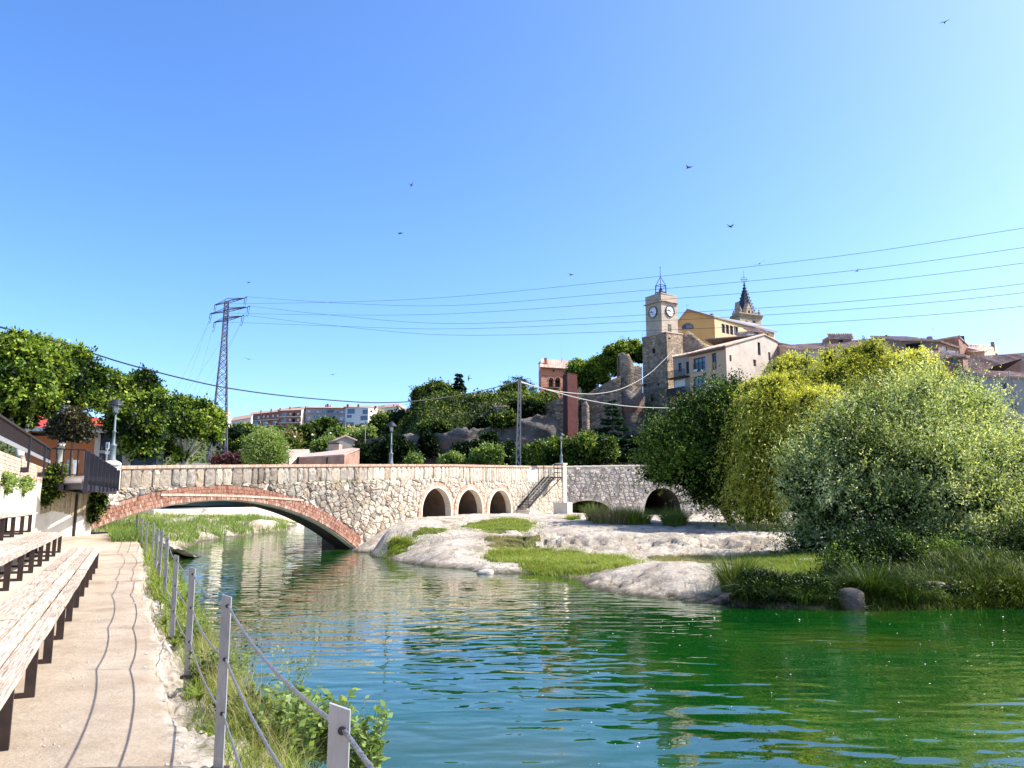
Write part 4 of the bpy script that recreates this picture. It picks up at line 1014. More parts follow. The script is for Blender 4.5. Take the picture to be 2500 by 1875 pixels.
for t0, r_ in sorted(bricks, key=lambda b: -b[0] if False else abs(b[0] - 20)):
    e = rg.uniform(0, .006); m_ = MB() if cnt < 300 else rest
    m_.ti = min(1, max(0, rg.gauss(.75, .2))); qbox(m_, t0 - .252, t0, WW - .1, WW - .012 + e, 2.15 + r_ * .086, 2.15 + r_ * .086 + .074)
    if cnt < 300: m_.build('brick', m_brickpale, wall1)
    cnt += 1
if rest.v: tag(rest.build('far_bricks', m_brickpale, wall1), kind='stuff')
# lower wall under the landing, with a reed screen fixed to its upper half
p0 = q(TWE, WW - .02); p1 = at(222, 1290, 29.2); p1.z = 0; du = (p1 - p0); Lw = du.length; du.normalize(); dn = Vector((du.y, -du.x, 0))
wall1b = thing('abutment_wall', 'pale wall with a reed screen under the steel landing', 'wall', tuple(p0 + du * 1.5))
mb = MB(); mb.obox(p0 + Vector((0, 0, -.2)), du * Lw, dn * -.4, (0, 0, 2.15)); mb.build('wall_body', m_render, wall1b)
m_reed = M('split_reed', (.30, .22, .13), (.50, .40, .26), 8, .9, tint=[(0, (.24, .17, .10)), (1, (.56, .46, .30))])
rd = MB(); x = .02
while x < Lw - .05:
    rd.ti = random.random(); zb = 1.12 + random.uniform(-.04, .02) + .1 * math.sin(x * 2); w = random.uniform(.018, .03)
    rd.obox(p0 + du * x + dn * .002 + Vector((0, 0, zb)), du * w, dn * random.uniform(.01, .025), (0, 0, 1.93 - zb + random.uniform(0, .04))); x += w + random.uniform(.001, .012)
tag(rd.build('reed_screen', m_reed, wall1b), kind='stuff')
mb = MB(); mb.obox(p0 + du * Lw * .62 + dn * .03, du * .09, dn * .05, (0, 0, 1.8)); mb.build('post', m_iron, wall1b)

# landing (platform) and the three railing runs
ld = thing('steel_landing', 'steel footbridge landing with white edge between wall and bridge', 'platform', tuple(p0 + Vector((0, 0, 2.2))))
A0 = at(137, 1178, 26.6); A1 = at(204, 1178, 24.9); A2 = bp_(.6, 0, .35); A2.z = 0
def lvl(p, z): return Vector((p.x, p.y, z))
zt = 2.34
mb = MB(); mb.prism([lvl(A0, zt), lvl(A1, zt), lvl(A2, zt), lvl(A2 + Vector((-2.6, .8, 0)), zt), lvl(A0 + Vector((-2.5, 1.5, 0)), zt)], (0, 0, -.12)); mb.build('deck', m_concw, ld)
mb = MB(); e1 = A1 - A0; e1.z = 0
mb.obox(lvl(A0, zt - .30) + e1 * .22, e1 * .72, Vector((0, -.03, 0)), (0, 0, .24)); mb.build('white_edge_plate', m_white, ld)
mb = MB()
mb.beam(lvl(A0, 2.02) + Vector((-.6, .2, 0)), lvl(A1, 2.02), .14, .2); mb.beam(lvl(A0, 1.95) + Vector((-.4, 1.0, 0)), lvl(A1, 1.95) + Vector((-.2, 1.2, 0)), .14, .2)
mb.beam(lvl(A1, 1.98), lvl(A2, 1.9), .14, .2); mb.beam(lvl(A1, 1.98) + Vector((-1, .5, 0)), lvl(A2, 1.9) + Vector((-1, .3, 0)), .14, .2)
mb.build('support_beam', m_navy, ld)
# run A: along the wall, on L brackets
ra = thing('wall_railing', 'dark steel railing on L brackets fixed to the brick top of the wall', 'railing', tuple(q(20, WW + .1, 2.6)))
zr, zb = zat(1098, 27.0), 2.88
mb = MB(); mb.obox(q(0, WW + .08, zr - .05), QT * TWE * 1.02, QW * .08, (0, 0, .05)); mb.build('top_rail', m_iron, ra)
mb = MB(); mb.obox(q(0, WW + .10, zb - .06), QT * TWE * 1.02, QW * .02, (0, 0, .10)); mb.build('bottom_rail', m_galv, ra)
bar = MB().obox((0, 0, 0), QT * .018, QW * .03, (0, 0, zr - zb - .08)).mesh('baluster', m_iron)
t0 = 18.2; k = 0
while t0 < TWE + .4:
    o = bpy.data.objects.new('baluster', bar); o.location = q(t0, WW + .10, zb + .04); link(o, ra); t0 += .125
brk = MB(); brk.obox((0, 0, 0), QT * .10, QW * .05, (0, 0, zr - 2.32 - .05)); brk.obox(QW * -.16, QT * .10, QW * .16, (0, 0, .14)); brk = brk.mesh('bracket', m_navy)
for px in (50, 92, 124):
    a, b = ray(px, 1150); Y = 15.
    for _ in range(40): T = (Y / QT.y) - WW * QW.y / QT.y; X = q(T, WW).x; Y *= 1 + .5 * ((a * Y - X) / abs(X)) * (1 if False else 1) * .0 + 0
    tt = (a * QW.y * WW - QW.x * WW) / (QT.x - a * QT.y)
    o = bpy.data.objects.new('bracket', brk); o.location = q(tt, WW + .13, 2.30); link(o, ra)
# run B: across the landing front; run C: down to the bridge
rb = thing('landing_railing', 'open steel railing across the front of the landing', 'railing', tuple(lvl(A0, zt)))
TA = q(TWE + .35, WW + .1, zr); TB = lvl(A1, zat(1099, A1.y)); zr2 = TB.z
mb = MB(); mb.beam(TA, TB, .05, .04); mb.build('top_rail', m_iron, rb)
mb = MB(); mb.beam(lvl(TA, zt + .06), lvl(TB, zt + .06), .04, .03); mb.build('bottom_rail', m_iron, rb)
for k in range(6):
    p_ = TA.lerp(TB, k / 5); mb = MB(); mb.beam(lvl(p_, zt + .02), lvl(p_, p_.z - .02), .035, .035); mb.build('baluster', m_iron, rb)
rc = thing('sloping_railing', 'dark steel railing of deep flat bars running down to the bridge end', 'railing', tuple(lvl(A1, zt)))
TC = lvl(A2, zat(1145, A2.y))
mb = MB(); mb.beam(TB, TC, .05, .04); mb.build('top_rail', m_iron, rc)
for k in range(9):
    t_ = k / 8; p_ = TB.lerp(TC, t_); mb = MB(); dir_ = (TC - TB); dir_.z = 0; dir_.normalize(); nn = Vector((dir_.y, -dir_.x, 0))
    if nn.x < 0: nn = -nn
    mb.obox(lvl(p_, 1.80 + .12 * t_), dir_ * .02, nn * .13, (0, 0, p_.z - 1.84 - .12 * t_)); mb.build('flat_bar', m_navy, rc)
m_screen = M('grey_mesh_panel', (.16, .15, .17), (.24, .23, .25), 30, .7)
mb = MB(); off = -nn * .03; mb.prism([lvl(TB, 2.36) + off, lvl(TC, 2.22) + off, TC + off - Vector((0, 0, .06)), TB + off - Vector((0, 0, .06))], nn * -.015); mb.build('infill_panel', m_screen, rc)
# climber at the wall end, ivy tufts on the wall
def ivy(label, pts, r, n, L, seed, mat='bush', cat='climbing plant'):
    bl = [(p.x, p.y, p.z, r * k, r * k * .5, r * k) for p, k in pts]
    o = part('climbing_plant', crown_mesh('climbing_plant', bl, n, 7, .12, L, L * .7, LG[mat], seed=seed, up=-.1, droop=.5, inner=.15), None); return tag(o, label, cat, 'climbers on the quay walls')
ivy('leafy climber hanging at the corner of the brick topped wall', [(at(136, 1158, 26.2), 1), (at(128, 1180, 26.1), 1.1), (at(115, 1200, 26), 1.1), (at(105, 1218, 26), .8)], .30, 330, .10, 3)
ivy('leafy climber between the pale wall and the brick arch', [(at(236, 1215, 29), 1), (at(243, 1228, 29), 1.1), (at(232, 1245, 29), 1.0), (at(225, 1262, 29), .8)], .28, 300, .09, 4)
for i, (x, y) in enumerate(((12, 1190), (55, 1190))):
    a, b = ray(x, y); tt = (a * QW.y * WW - QW.x * WW) / (QT.x - a * QT.y); p_ = q(tt, WW + .03, 2.02)
    ivy(('pale green ivy tuft under the brick top at the left edge', 'pale green ivy tuft under the second bracket')[i], [(p_ + QT * k * .35, .9 - .1 * abs(k)) for k in (-2, -1, 0, 1, 2)] + [(p_ + Vector((0, 0, -.2)), .7)], .17, 190, .06, 8 + i, 'bright')
# plants along the quay edge
rg = np.random.default_rng(8)
def quay_scatter(n, t0, t1, w0, w1, pw=1.):
    T = t0 + (t1 - t0) * rg.random(n) ** pw; W_ = w0 + (w1 - w0) * rg.random(n) + (fbm(T * .8, T * 0, 3, 51) - .5) * .35
    P = np.stack([T * QT.x + W_ * QW.x, T * QT.y + W_ * QW.y, quay_h(T, W_)], 1); return P
P = quay_scatter(9000, 1.0, 13, .62, 1.25, 1.3); P[:, 2] = np.maximum(P[:, 2], WZ)
tag(part('edge_grass', blade_mesh('edge_grass', P, dirs(rg, len(P)), .10 + .24 * rg.random(len(P)), .007, .5 + rg.random(len(P)), LG['grass'], 2), None), 'rough grass and weeds along the ragged quay edge', 'grass', kind='stuff')
P = quay_scatter(7000, 11, 33, .5, 1.5, 1.); P[:, 2] = np.maximum(P[:, 2], WZ)
tag(part('edge_grass', blade_mesh('edge_grass', P, dirs(rg, len(P)), .15 + .35 * rg.random(len(P)), .016, .4 + .8 * rg.random(len(P)), LG['grass'], 3, tb=-.05), None), 'taller grass on the quay edge towards the arch', 'grass', kind='stuff')
P = quay_scatter(3200, 1.5, 12, .75, 1.35, 1.); P[:, 2] = np.maximum(P[:, 2], WZ)
tag(part('dry_stalks', blade_mesh('dry_stalks', P, dirs(rg, len(P)), .25 + .35 * rg.random(len(P)), .004, .35 + .5 * rg.random(len(P)), LG['dry'], 4), None), 'thin dry stalks along the water edge of the quay', 'dry grass', kind='stuff')
def weed(label, base, h, rad, nst, L, mat, seed, group='leafy plants on the quay edge', spread=.5, lps=16):
    nst = int(nst * 1.5); L *= 1.25
    """a plant of leafy stems."""
    r2 = np.random.default_rng(seed); t = thing('leafy_plant', label, 'plant', tuple(base), group)
    mb = MB(); QQ = []; AA = []
    for k in range(nst):
        a = r2.random() * 6.28; b0 = np.array(base) + np.array([math.cos(a), math.sin(a), 0]) * rad * .6 * math.sqrt(r2.random())
        d = np.array([math.cos(a), math.sin(a), 0]) * spread * r2.random() ; hh = h * (.45 + .6 * r2.random())
        pts = [b0 + d * hh * (i / 5) ** 1.4 + np.array([0, 0, hh * i / 5]) + r2.normal(size=3) * .01 for i in range(6)]
        mb.tube([Vector(x) for x in pts], [.004 * (1 - i * .13) for i in range(6)], 4, False)
        for j in range(lps):
            u_ = .12 + .88 * (j + r2.random()) / lps; i = min(4, int(u_ * 5)); p_ = pts[i] + (pts[i + 1] - pts[i]) * (u_ * 5 - i)
            aa = r2.random() * 6.28; QQ.append(p_); AA.append([math.cos(aa), math.sin(aa), .35 + r2.normal() * .3])
    mb.build('stem', m_greenstem, t); QQ = np.array(QQ); AA = np.array(AA); n_ = len(QQ)
    Nn = np.tile([0, 0, 1.], (n_, 1)) + r2.normal(size=(n_, 3)) * .45; Lr = L * (.5 + .8 * r2.random(n_))
    part('leaves', leaf_mesh('leaves', QQ, AA, Nn, Lr, Lr * .55, .5 + r2.normal(size=n_) * .22, LG[mat]), t); return t
m_greenstem = M('green_stem', (.10, .15, .05), (.18, .20, .09), 20, .8)
wl = [('leafy bright plant right of the second fence post foot', 640, 1875, -.35, .42, .30, 34, .058), ('broad leafy plant behind the nearest fence post', 770, 1860, -.5, .52, .32, 46, .065), ('leafy shoots at the right of the nearest fence post', 880, 1900, -.6, .55, .26, 34, .06),
      ('low leafy plant between the second fence post and the water', 600, 1790, -.3, .36, .28, 34, .05), ('bushy low plant below the lower wire rope', 690, 1800, -.5, .42, .3, 38, .055), ('tall thin stemmed plant over the blue water', 700, 1740, -.75, .75, .18, 12, .035), ('leafy tangle by the third fence post', 520, 1680, -.2, .38, .25, 30, .042), ('leafy tangle by the fourth fence post', 475, 1570, -.2, .40, .3, 30, .045),
      ('yellowish plant between the posts on the rock ledge', 560, 1700, -.45, .50, .25, 26, .04), ('seeding plant at the water edge beside the third post', 600, 1650, -.7, .7, .22, 14, .035), ('leafy plant where the fence rounds the ledge', 450, 1500, -.2, .45, .3, 28, .05), ('dense bushy plant at the bottom beside the nearest post', 700, 1880, -.5, .55, .34, 54, .06)]
for i, (lab, x, y, z, h, rad, ns, L) in enumerate(wl): weed(lab, atz(x, y, z), h, rad, ns, L, 'bright' if i % 3 else 'bush', 60 + i, spread=.35 if ns > 20 else .5)
for i, (lab, x, y) in enumerate((('small rosette weed on the path edge beside the third post', 425, 1580), ('spiky rosette weed on the ledge beside the second post', 485, 1712), ('small weed growing at the foot of the fourth post', 400, 1525))):
    P0 = atz(x, y, -.03); n_ = 26; D = dirs(rg, n_)
    o = part('rosette_weed', blade_mesh('rosette_weed', np.tile(np.array(P0), (n_, 1)), D, .16, .022, 1.1, LG['grass'], 20 + i, tb=-.1), None); tag(o, lab, 'weed', 'weeds on the path edge')
r2 = np.random.default_rng(90); mb = MB()
for k in range(420):
    t_ = 1.5 + 14 * r2.random() ** 1.2; w_ = (-.5 + .25 * r2.random()) if r2.random() < .35 else (.15 + .6 * r2.random() ** .7); s_ = .006 + .022 * r2.random() ** 3 * (1 if w_ > 0 else .5); p_ = q(t_, w_, quay_z(t_, w_) + s_ * .2)
    n_ = 5; a0 = r2.random() * 6; mb.ti = r2.random(); mb.add([p_ + Vector((math.cos(a0 + 6.283 * i / n_) * s_, math.sin(a0 + 6.283 * i / n_) * s_ * .7, 0)) for i in range(n_)] + [p_ + Vector((0, 0, s_ * .8))], [(i, (i + 1) % n_, n_) for i in range(n_)])
tag(mb.build('gravel', m_rock), 'loose grit and small stones along the path edge', 'gravel', kind='stuff')
# lush patch at the foot of the arch
P = quay_scatter(3000, 29.3, 33.5, -.5, 1.0); D = dirs(rg, len(P))
tag(part('arch_foot_greenery', blade_mesh('arch_foot_greenery', P, D, .15 + .3 * rg.random(len(P)), .03, .5 + rg.random(len(P)) * .6, LG['bright'], 9, tb=-.1), None), 'lush green weeds at the left foot of the brick arch', 'weeds', kind='stuff')
# ---------------------------------------------------------------- buildings: faces with real openings, frames, panes and tiled roofs
def face_uv(A, B, px, py):
    a, b = ray(px, py); d = B - A; t = (a * A.y - A.x) / (d.x - a * d.y); Y = A.y + d.y * t
    return t * math.hypot(d.x, d.y), CAM_H + b * Y
OPN = {}
def facade(t, A, B, z0, zA, zB, ops, wm, gable=None, depth=.22, wname='wall'):
    """wall from A to B (left to right as seen), top height zA..zB, ops: (x0,x1,y0,y1,kind) in photo pixels."""
    A = Vector((A.x, A.y, 0)); B = Vector((B.x, B.y, 0)); U = (B - A); L = U.length; U.normalize(); Nn = Vector((U.y, -U.x, 0))
    P = lambda u, z, d=0.: A + U * u + Nn * d + Vector((0, 0, z))
    rects = []
    for o in ops:
        x0, x1, y0, y1, kind = o[:5]; xm, ym = (x0 + x1) / 2, (y0 + y1) / 2
        u0 = face_uv(A, B, x0, ym)[0]; u1 = face_uv(A, B, x1, ym)[0]; zt_ = face_uv(A, B, xm, y0)[1]; zb_ = face_uv(A, B, xm, y1)[1]
        u0, u1 = max(.05, min(u0, u1)), min(L - .05, max(u0, u1)); lim = min(zA + (zB - zA) * u0 / L, zA + (zB - zA) * u1 / L) - .06
        zt_ = min(zt_, lim)
        if u1 - u0 > .1 and zt_ - zb_ > .1: rects.append((u0, u1, zb_, zt_, kind))
    us = sorted(set([0, L] + [r[0] for r in rects] + [r[1] for r in rects])); mb = MB()
    top = lambda u: zA + (zB - zA) * u / L
    for a, b in zip(us[:-1], us[1:]):
        if b - a < 1e-6: continue
        cov = sorted([r for r in rects if r[0] <= a + 1e-6 and r[1] >= b - 1e-6], key=lambda r: r[2]); z = z0
        for r in cov:
            if r[2] > z: mb.add([P(a, z), P(b, z), P(b, r[2]), P(a, r[2])], [(0, 1, 2, 3)])
            z = max(z, r[3])
        mb.add([P(a, z), P(b, z), P(b, top(b)), P(a, top(a))], [(0, 1, 2, 3)])
    if gable: gu, gz = gable; mb.add([P(0, zA), P(L, zB), P(gu, gz)], [(0, 1, 2)])
    for u0, u1, za, zb_, k in rects:
        for (a, b, c, d) in (((u0, za), (u1, za), 0, 0), ((u1, za), (u1, zb_), 0, 0), ((u1, zb_), (u0, zb_), 0, 0), ((u0, zb_), (u0, za), 0, 0)):
            mb.add([P(*a), P(*b), P(b[0], b[1], -depth), P(a[0], a[1], -depth)], [(3, 2, 1, 0)])
    mb.build(wname, wm, t)
    for u0, u1, za, zb_, k in rects:
        w, h = u1 - u0, zb_ - za; f = MB(); fw = min(.09, w * .12)
        fm, pm = {'win': (m_dark, m_glass), 'blue': (m_dark, m_glassb), 'white': (m_white, m_glassb), 'shut': (m_shut, m_shut), 'void': (m_dark, m_void), 'pale': (m_white, m_blind), 'door': (m_shut, m_shut), 'arch': (m_dark, m_glassb)}[k]
        for (a, b, c, d) in ((u0, u0 + fw, za, zb_), (u1 - fw, u1, za, zb_), (u0 + fw, u1 - fw, zb_ - fw, zb_), (u0 + fw, u1 - fw, za, za + fw)):
            f.obox(P(a, c, -depth + .003), U * (b - a), Nn * .05, (0, 0, d - c))
        if k in ('win', 'blue', 'white') and w > .5: 
            nn_ = max(1, round(w / .9) - 0)
            for i in range(1, nn_ + 1):
                if nn_ == 1 and i == 1: x = u0 + w / 2
                elif i == nn_ + 0 and nn_ > 1: continue
                else: x = u0 + w * i / nn_
                f.obox(P(x - .03, za + fw, -depth + .004), U * .06, Nn * .04, (0, 0, h - 2 * fw))
        fr = f.build({'door': 'door', 'shut': 'shutter'}.get(k, 'window'), fm, t)
        pn = MB(); pn.obox(P(u0, za, -depth - .04), U * w, Nn * .035, (0, 0, h)); pn.build('pane', pm, fr)
    return P, L, U, Nn
m_shut = M('brown_shutter', (.14, .07, .04), (.22, .12, .07), 5, .7)
m_blind = M('pale_blind', (.55, .56, .58), (.70, .71, .72), 2, .7)
def tiled(t, E0, E1, R1, R0, over=.35, th=.14, step=.24, name='roof', mat=None, ribs=True):
    """sloping roof: eave E0-E1, ridge R0-R1."""
    E0, E1, R0, R1 = map(Vector, (E0, E1, R0, R1)); up = ((R0 - E0) + (R1 - E1)).normalized(); al = (E1 - E0).normalized()
    E0 = E0 - up * over - al * over * .6; E1 = E1 - up * over + al * over * .6; R0 = R0 - al * over * .6; R1 = R1 + al * over * .6
    nz = al.cross(up).normalized()
    if nz.z < 0: nz = -nz
    mb = MB(); mb.prism([E0, E1, R1, R0], nz * th); rf = mb.build(name, mat or m_tile, t)
    if ribs:
        m_ = MB(); L = (E1 - E0).length; n_ = max(2, int(L / step))
        for i in range(n_):
            a = (i + .5) / n_; e = E0.lerp(E1, a) + nz * (th - .01); r = R0.lerp(R1, a) + nz * (th - .01); w = al * step * .33
            m_.ti = random.random(); ex = random.uniform(0, .06); e = e - up * ex
            m_.add([e - w, e + w, e + nz * .10, r - w, r + w, r + nz * .10], [(0, 2, 5, 3), (2, 1, 4, 5), (0, 1, 2)])
        tag(m_.build('roof_tiles', mat or m_tile, t), kind='stuff')
    return rf
def V2(px, py, Y): p = at(px, py, Y); return Vector((p.x, p.y, 0))
def house(name, label, cat, pts, tops, z0, wm, ops, roof, back, group=None, rmat=None, rise=1.0, step=.24, ribs=True, rf=None):
    """pts: [(px, Y)] corners of the visible faces left to right; tops: [py] their eaves; back: vector to the rear wall."""
    P = [at(x, y, Y) for (x, Y), y in zip(pts, tops)]; back = Vector(back)
    c = sum(P, Vector()) / len(P); t = thing(name, label, cat, (c.x, c.y, z0), group)
    for i in range(len(P) - 1): facade(t, P[i], P[i + 1], z0, P[i].z, P[i + 1].z, ops.get(i, []), wm[i] if isinstance(wm, list) else wm)
    # rear closing walls
    b0, b1 = P[0] + back, P[-1] + back; mb = MB()
    rb_ = rise if roof == 'shed' else 0
    mb.add([lvl(P[0], z0), P[0], b0 + Vector((0, 0, rb_)), lvl(b0, z0)], [(0, 1, 2, 3)])
    mb.add([lvl(P[-1], z0), P[-1], b1 + Vector((0, 0, rb_)), lvl(b1, z0)], [(3, 2, 1, 0)])
    mb.add([lvl(b0, z0), b0 + Vector((0, 0, rb_)), b1 + Vector((0, 0, rb_)), lvl(b1, z0)], [(0, 1, 2, 3)])
    mb.build('rear_wall', wm[0] if isinstance(wm, list) else wm, t)
    if roof == 'shed':
        for i in (rf if rf is not None else range(len(P) - 1)):
            tiled(t, P[i], P[i + 1], P[i + 1] + back + Vector((0, 0, rise)), P[i] + back + Vector((0, 0, rise)), step=step, mat=rmat, ribs=ribs)
    elif roof == 'flat':
        m_ = MB(); m_.prism([p + Vector((0, 0, .02)) for p in P] + [b1 + Vector((0, 0, .02)), b0 + Vector((0, 0, .02))], (0, 0, .18)); m_.build('roof', rmat or m_conc, t)
    return t, P
m_apb = brickmat('apartment_brick', (.30, .12, .08), (.36, .15, .10), (.30, .14, .10), .5, .16, .01, 'XY')
m_apg = M('grey_render', (.30, .29, .31), (.35, .34, .36), .3, .9)
m_apw = M('white_render', (.62, .60, .56), (.70, .68, .64), .3, .9)
m_apc = M('cream_render', (.66, .58, .46), (.74, .66, .54), .3, .9)
m_band = M('cream_band', (.58, .46, .36), (.66, .54, .44), .5, .9)
m_far_tile = M('far_roof_tile', (.30, .18, .13), (.42, .28, .21), .4, .9)
# --- apartment blocks on the hill, about 380 m away
Z0 = 20
def chimneys(t, lst, Y, mat=None):
    for x, y0, y1, w in lst:
        a = at(x, y1, Y); h = zat(y0, Y) - a.z; s_ = sz(w, Y); mb = MB(); mb.box(a.x - s_ / 2, a.x + s_ / 2, a.y - s_ / 2, a.y + s_ / 2, a.z - .5, a.z + h); mb.build('chimney', mat or m_apb, t)
def bands(t, P, i, ys, th=2.2, mat=None):
    A, B = P[i], P[i + 1]; U = (lvl(B, 0) - lvl(A, 0)); Ld = U.length; U.normalize(); Nn = Vector((U.y, -U.x, 0))
    for ya, yb in ys:
        x0, x1 = 1250 + FPX * A.x / A.y * .98, 1250 + FPX * B.x / B.y * .98
        za, zb_ = zat(ya, A.y), zat(yb, B.y); h = sz(th, A.y); mb = MB(); a = lvl(A, za); b = lvl(B, zb_)
        mb.prism([a, b, b + Vector((0, 0, h)), a + Vector((0, 0, h))], Nn * .6); mb.build('floor_band', mat or m_band, t)
o1 = [(619, 624, 1016, 1022, 'win'), (628, 634, 1016, 1023, 'pale'), (641, 646, 1014, 1020, 'pale'), (651, 656, 1014, 1020, 'pale'), (664, 669, 1012, 1018, 'pale'), (675, 680, 1012, 1018, 'pale'),
      (617, 630, 1030, 1042, 'white'), (640, 653, 1029, 1041, 'white'), (665, 677, 1027, 1038, 'white'), (615, 622, 1044, 1047, 'void'), (626, 632, 1044, 1047, 'void'), (639, 644, 1042, 1045, 'void'), (650, 656, 1042, 1045, 'void')]
t, P = house('apartment_block', 'long red brick apartment block with cream bands at the left end of the hilltop row', 'apartment block', [(612, 388), (683, 376)], [1012, 1005], Z0, m_apb, {0: o1}, 'shed', (-4, 12, 0), rmat=m_far_tile, rise=2.3, ribs=False)
bands(t, P, 0, [(1030, 1024), (1044.5, 1040), (1058, 1054)]); chimneys(t, [(637, 1001, 1010, 2.4), (662, 998, 1007, 2.8)], 380)
o2 = [(688, 700, 1008, 1018, 'white'), (706, 711, 1008, 1013, 'pale'), (714, 721, 1008, 1017, 'void'), (725, 731, 1008, 1013, 'pale'), (687, 699, 1022, 1033, 'white'), (705, 710, 1022, 1028, 'pale'), (713, 720, 1022, 1032, 'void'), (725, 731, 1022, 1028, 'pale')]
t, P = house('apartment_block', 'taller red brick block with a sunlit cream gable beside the grey block', 'apartment block', [(684, 374), (736, 368), (746, 374)], [1003, 1001, 997], Z0, [m_apb, m_apc], {0: o2}, 'shed', (-5, 14, 0), rmat=m_far_tile, rise=2.6, ribs=False)
bands(t, P, 0, [(1019.5, 1018), (1034, 1033)]); chimneys(t, [(684, 996, 1003, 2.8), (708, 993, 1001, 3), (746, 992, 998, 2.4)], 376)
og = [(751, 757, 1002, 1007, 'pale'), (773, 778, 1002, 1008, 'pale'), (785, 798, 1001, 1009, 'white'), (799, 815, 1001, 1009, 'win'), (823, 826, 1004, 1008, 'void'), (832, 838, 1003, 1009, 'pale'),
      (752, 756, 1018, 1024, 'pale'), (765, 791, 1014, 1024, 'white'), (794, 818, 1015, 1027, 'blue'), (830, 837, 1018, 1025, 'pale'), (763, 789, 1029, 1037, 'white'), (752, 757, 1033, 1039, 'pale'), (822, 838, 1033, 1042, 'blue')]
t, P = house('apartment_block', 'grey rendered apartment block with a red roof edge and glazed balconies', 'apartment block', [(746, 372), (843, 366)], [997, 998], Z0, m_apg, {0: og}, 'shed', (-3, 12, 0), rmat=m_far_tile, rise=2.3, ribs=False)
bands(t, P, 0, [(1009.5, 1010.2), (1027.5, 1028.5)], 1.6, m_apg); bands(t, P, 0, [(997, 998)], 1.6, M('red_fascia', (.35, .06, .05), None, 1, .7)); chimneys(t, [(800, 986, 992, 5), (806, 989, 993, 2.4), (795, 988, 993, 2)], 378)
ow = [(848, 866, 998, 1010, 'blue'), (885, 898, 1000, 1011, 'blue'), (847, 859, 1013, 1020, 'blue'), (880, 898, 1015, 1026, 'blue'), (845, 864, 1031, 1038, 'blue'), (878, 890, 1033, 1040, 'blue')]
t, P = house('apartment_block', 'white rendered apartment block with dark blue windows right of the grey block', 'apartment block', [(843.5, 366), (899, 362), (922, 368)], [994, 996, 994], Z0, [m_apw, m_apc], {0: ow, 1: [(904, 909, 1002, 1007, 'win'), (902, 912, 1016, 1024, 'blue')]}, 'shed', (-3, 12, 0), rmat=m_far_tile, rise=2.0, ribs=False)
chimneys(t, [(849, 987, 993, 5), (875, 987, 993, 4.5), (917, 991, 995, 4.5)], 366)
mb = MB(); a = at(842, 1043, 358); b = at(892, 1045, 356); mb.prism([lvl(a, 18), lvl(b, 18), b, a], (0, 6, 0)); mb.build('terrace_wall', m_apg, t)
t, P = house('hill_house', 'pale cream house with a gable and balconies at the right end of the hilltop row', 'house', [(922, 372), (940, 366), (975, 362), (1002, 368)], [999, 995, 992, 1008], Z0, m_apc, {1: [(945, 960, 1001, 1010, 'void')], 2: [(978, 984, 1003, 1008, 'shut')]}, 'shed', (-2, 10, 0), rmat=m_far_tile, rise=2.4, ribs=False)
chimneys(t, [(961, 988, 994, 3)], 366)
t, P = house('hill_house', 'small white house half hidden behind the pylon on the hill', 'house', [(520, 330), (550, 322), (563, 328)], [1004, 1008, 1016], 15, [m_apw, m_apw], {}, 'shed', (-4, 10, 0), rmat=m_far_tile, rise=2.4, ribs=False)
t, P = house('hill_house', 'low house with a pinkish roof between the pylon and the brick block', 'house', [(565, 350), (613, 346)], [1028, 1020], 15, [m_apc], {}, 'shed', (-4, 14, 0), rmat=m_far_tile, rise=3.2, ribs=False)
# --- low buildings right behind the bridge
m_bb = brickmat('low_building_brick', (.40, .21, .15), (.47, .27, .20), (.42, .30, .23), .28, .09, .008, 'XY')
m_beige = M('dull_beige_render', (.34, .28, .22), (.42, .36, .29), .6, .95)
t, P = house('brick_workshop', 'low brick workshop with bays divided by dark posts behind the parapet', 'building', [(730, 100), (841, 96), (878, 101)], [1119, 1112, 1099.5], 2, [m_bb, m_bb], {0: [(796, 800, 1117, 1133, 'void')]}, 'none', (-3, 14, 0))
mb = MB(); a, b, c = P; bk = Vector((-4, 15, 1.2)); mb.prism([a, b, c + Vector((0, 0, .1)), c + bk, a + bk + Vector((0, 0, 0))], (0, 0, .16)); mb.build('roof', m_tile, t)
for px in (728, 744, 761, 778, 821): A_ = at(px, 1118, 97.5 + (841 - px) * .027); mb = MB(); mb.box(A_.x - .1, A_.x + .1, A_.y - .25, A_.y - .05, 2, A_.z + .1); mb.build('post', m_iron, t)
t, P = house('gabled_shed', 'brick shed with a pale sloping roof left of the workshop', 'building', [(690, 112), (706, 108), (755, 114)], [1119, 1119, 1100], 2, [m_bb, m_apc], {}, 'none', (-8, 12, 0))
mb = MB(); a, b, c = P; mb.prism([a, b, c, c + Vector((-14, 10, .6)), a + Vector((-6, 12, .6))], (0, 0, .2)); mb.build('roof', m_tile, t)
t = thing('gabled_house', 'beige house with a low gable rising behind the workshop', 'house', tuple(lvl(at(836, 1100, 118), 2)))
A_, B2, C2 = at(806, 1074, 122), at(820, 1075, 118), at(866, 1075, 119)
facade(t, A_, B2, 2, A_.z, B2.z, [], m_beige); Pf, L_, U_, N_ = facade(t, B2, C2, 2, B2.z, C2.z, [(829, 837, 1086, 1096, 'void')], m_beige, gable=((lvl(C2, 0) - lvl(B2, 0)).length * .5, zat(1065.5, 118.5)))
apx = Pf((lvl(C2, 0) - lvl(B2, 0)).length * .5, zat(1065.5, 118.5)); bk = Vector((-3, 9, 0))
tiled(t, B2, B2 + bk, apx + bk, apx, .3); tiled(t, C2 + bk, C2, apx, apx + bk, .3)
mb = MB(); mb.box(*[v for v in (at(843, 1, 116).x, at(866, 1, 116).x)], 115.5, 118, 2, zat(1084, 116)); mb.build('annex', m_beige, t)
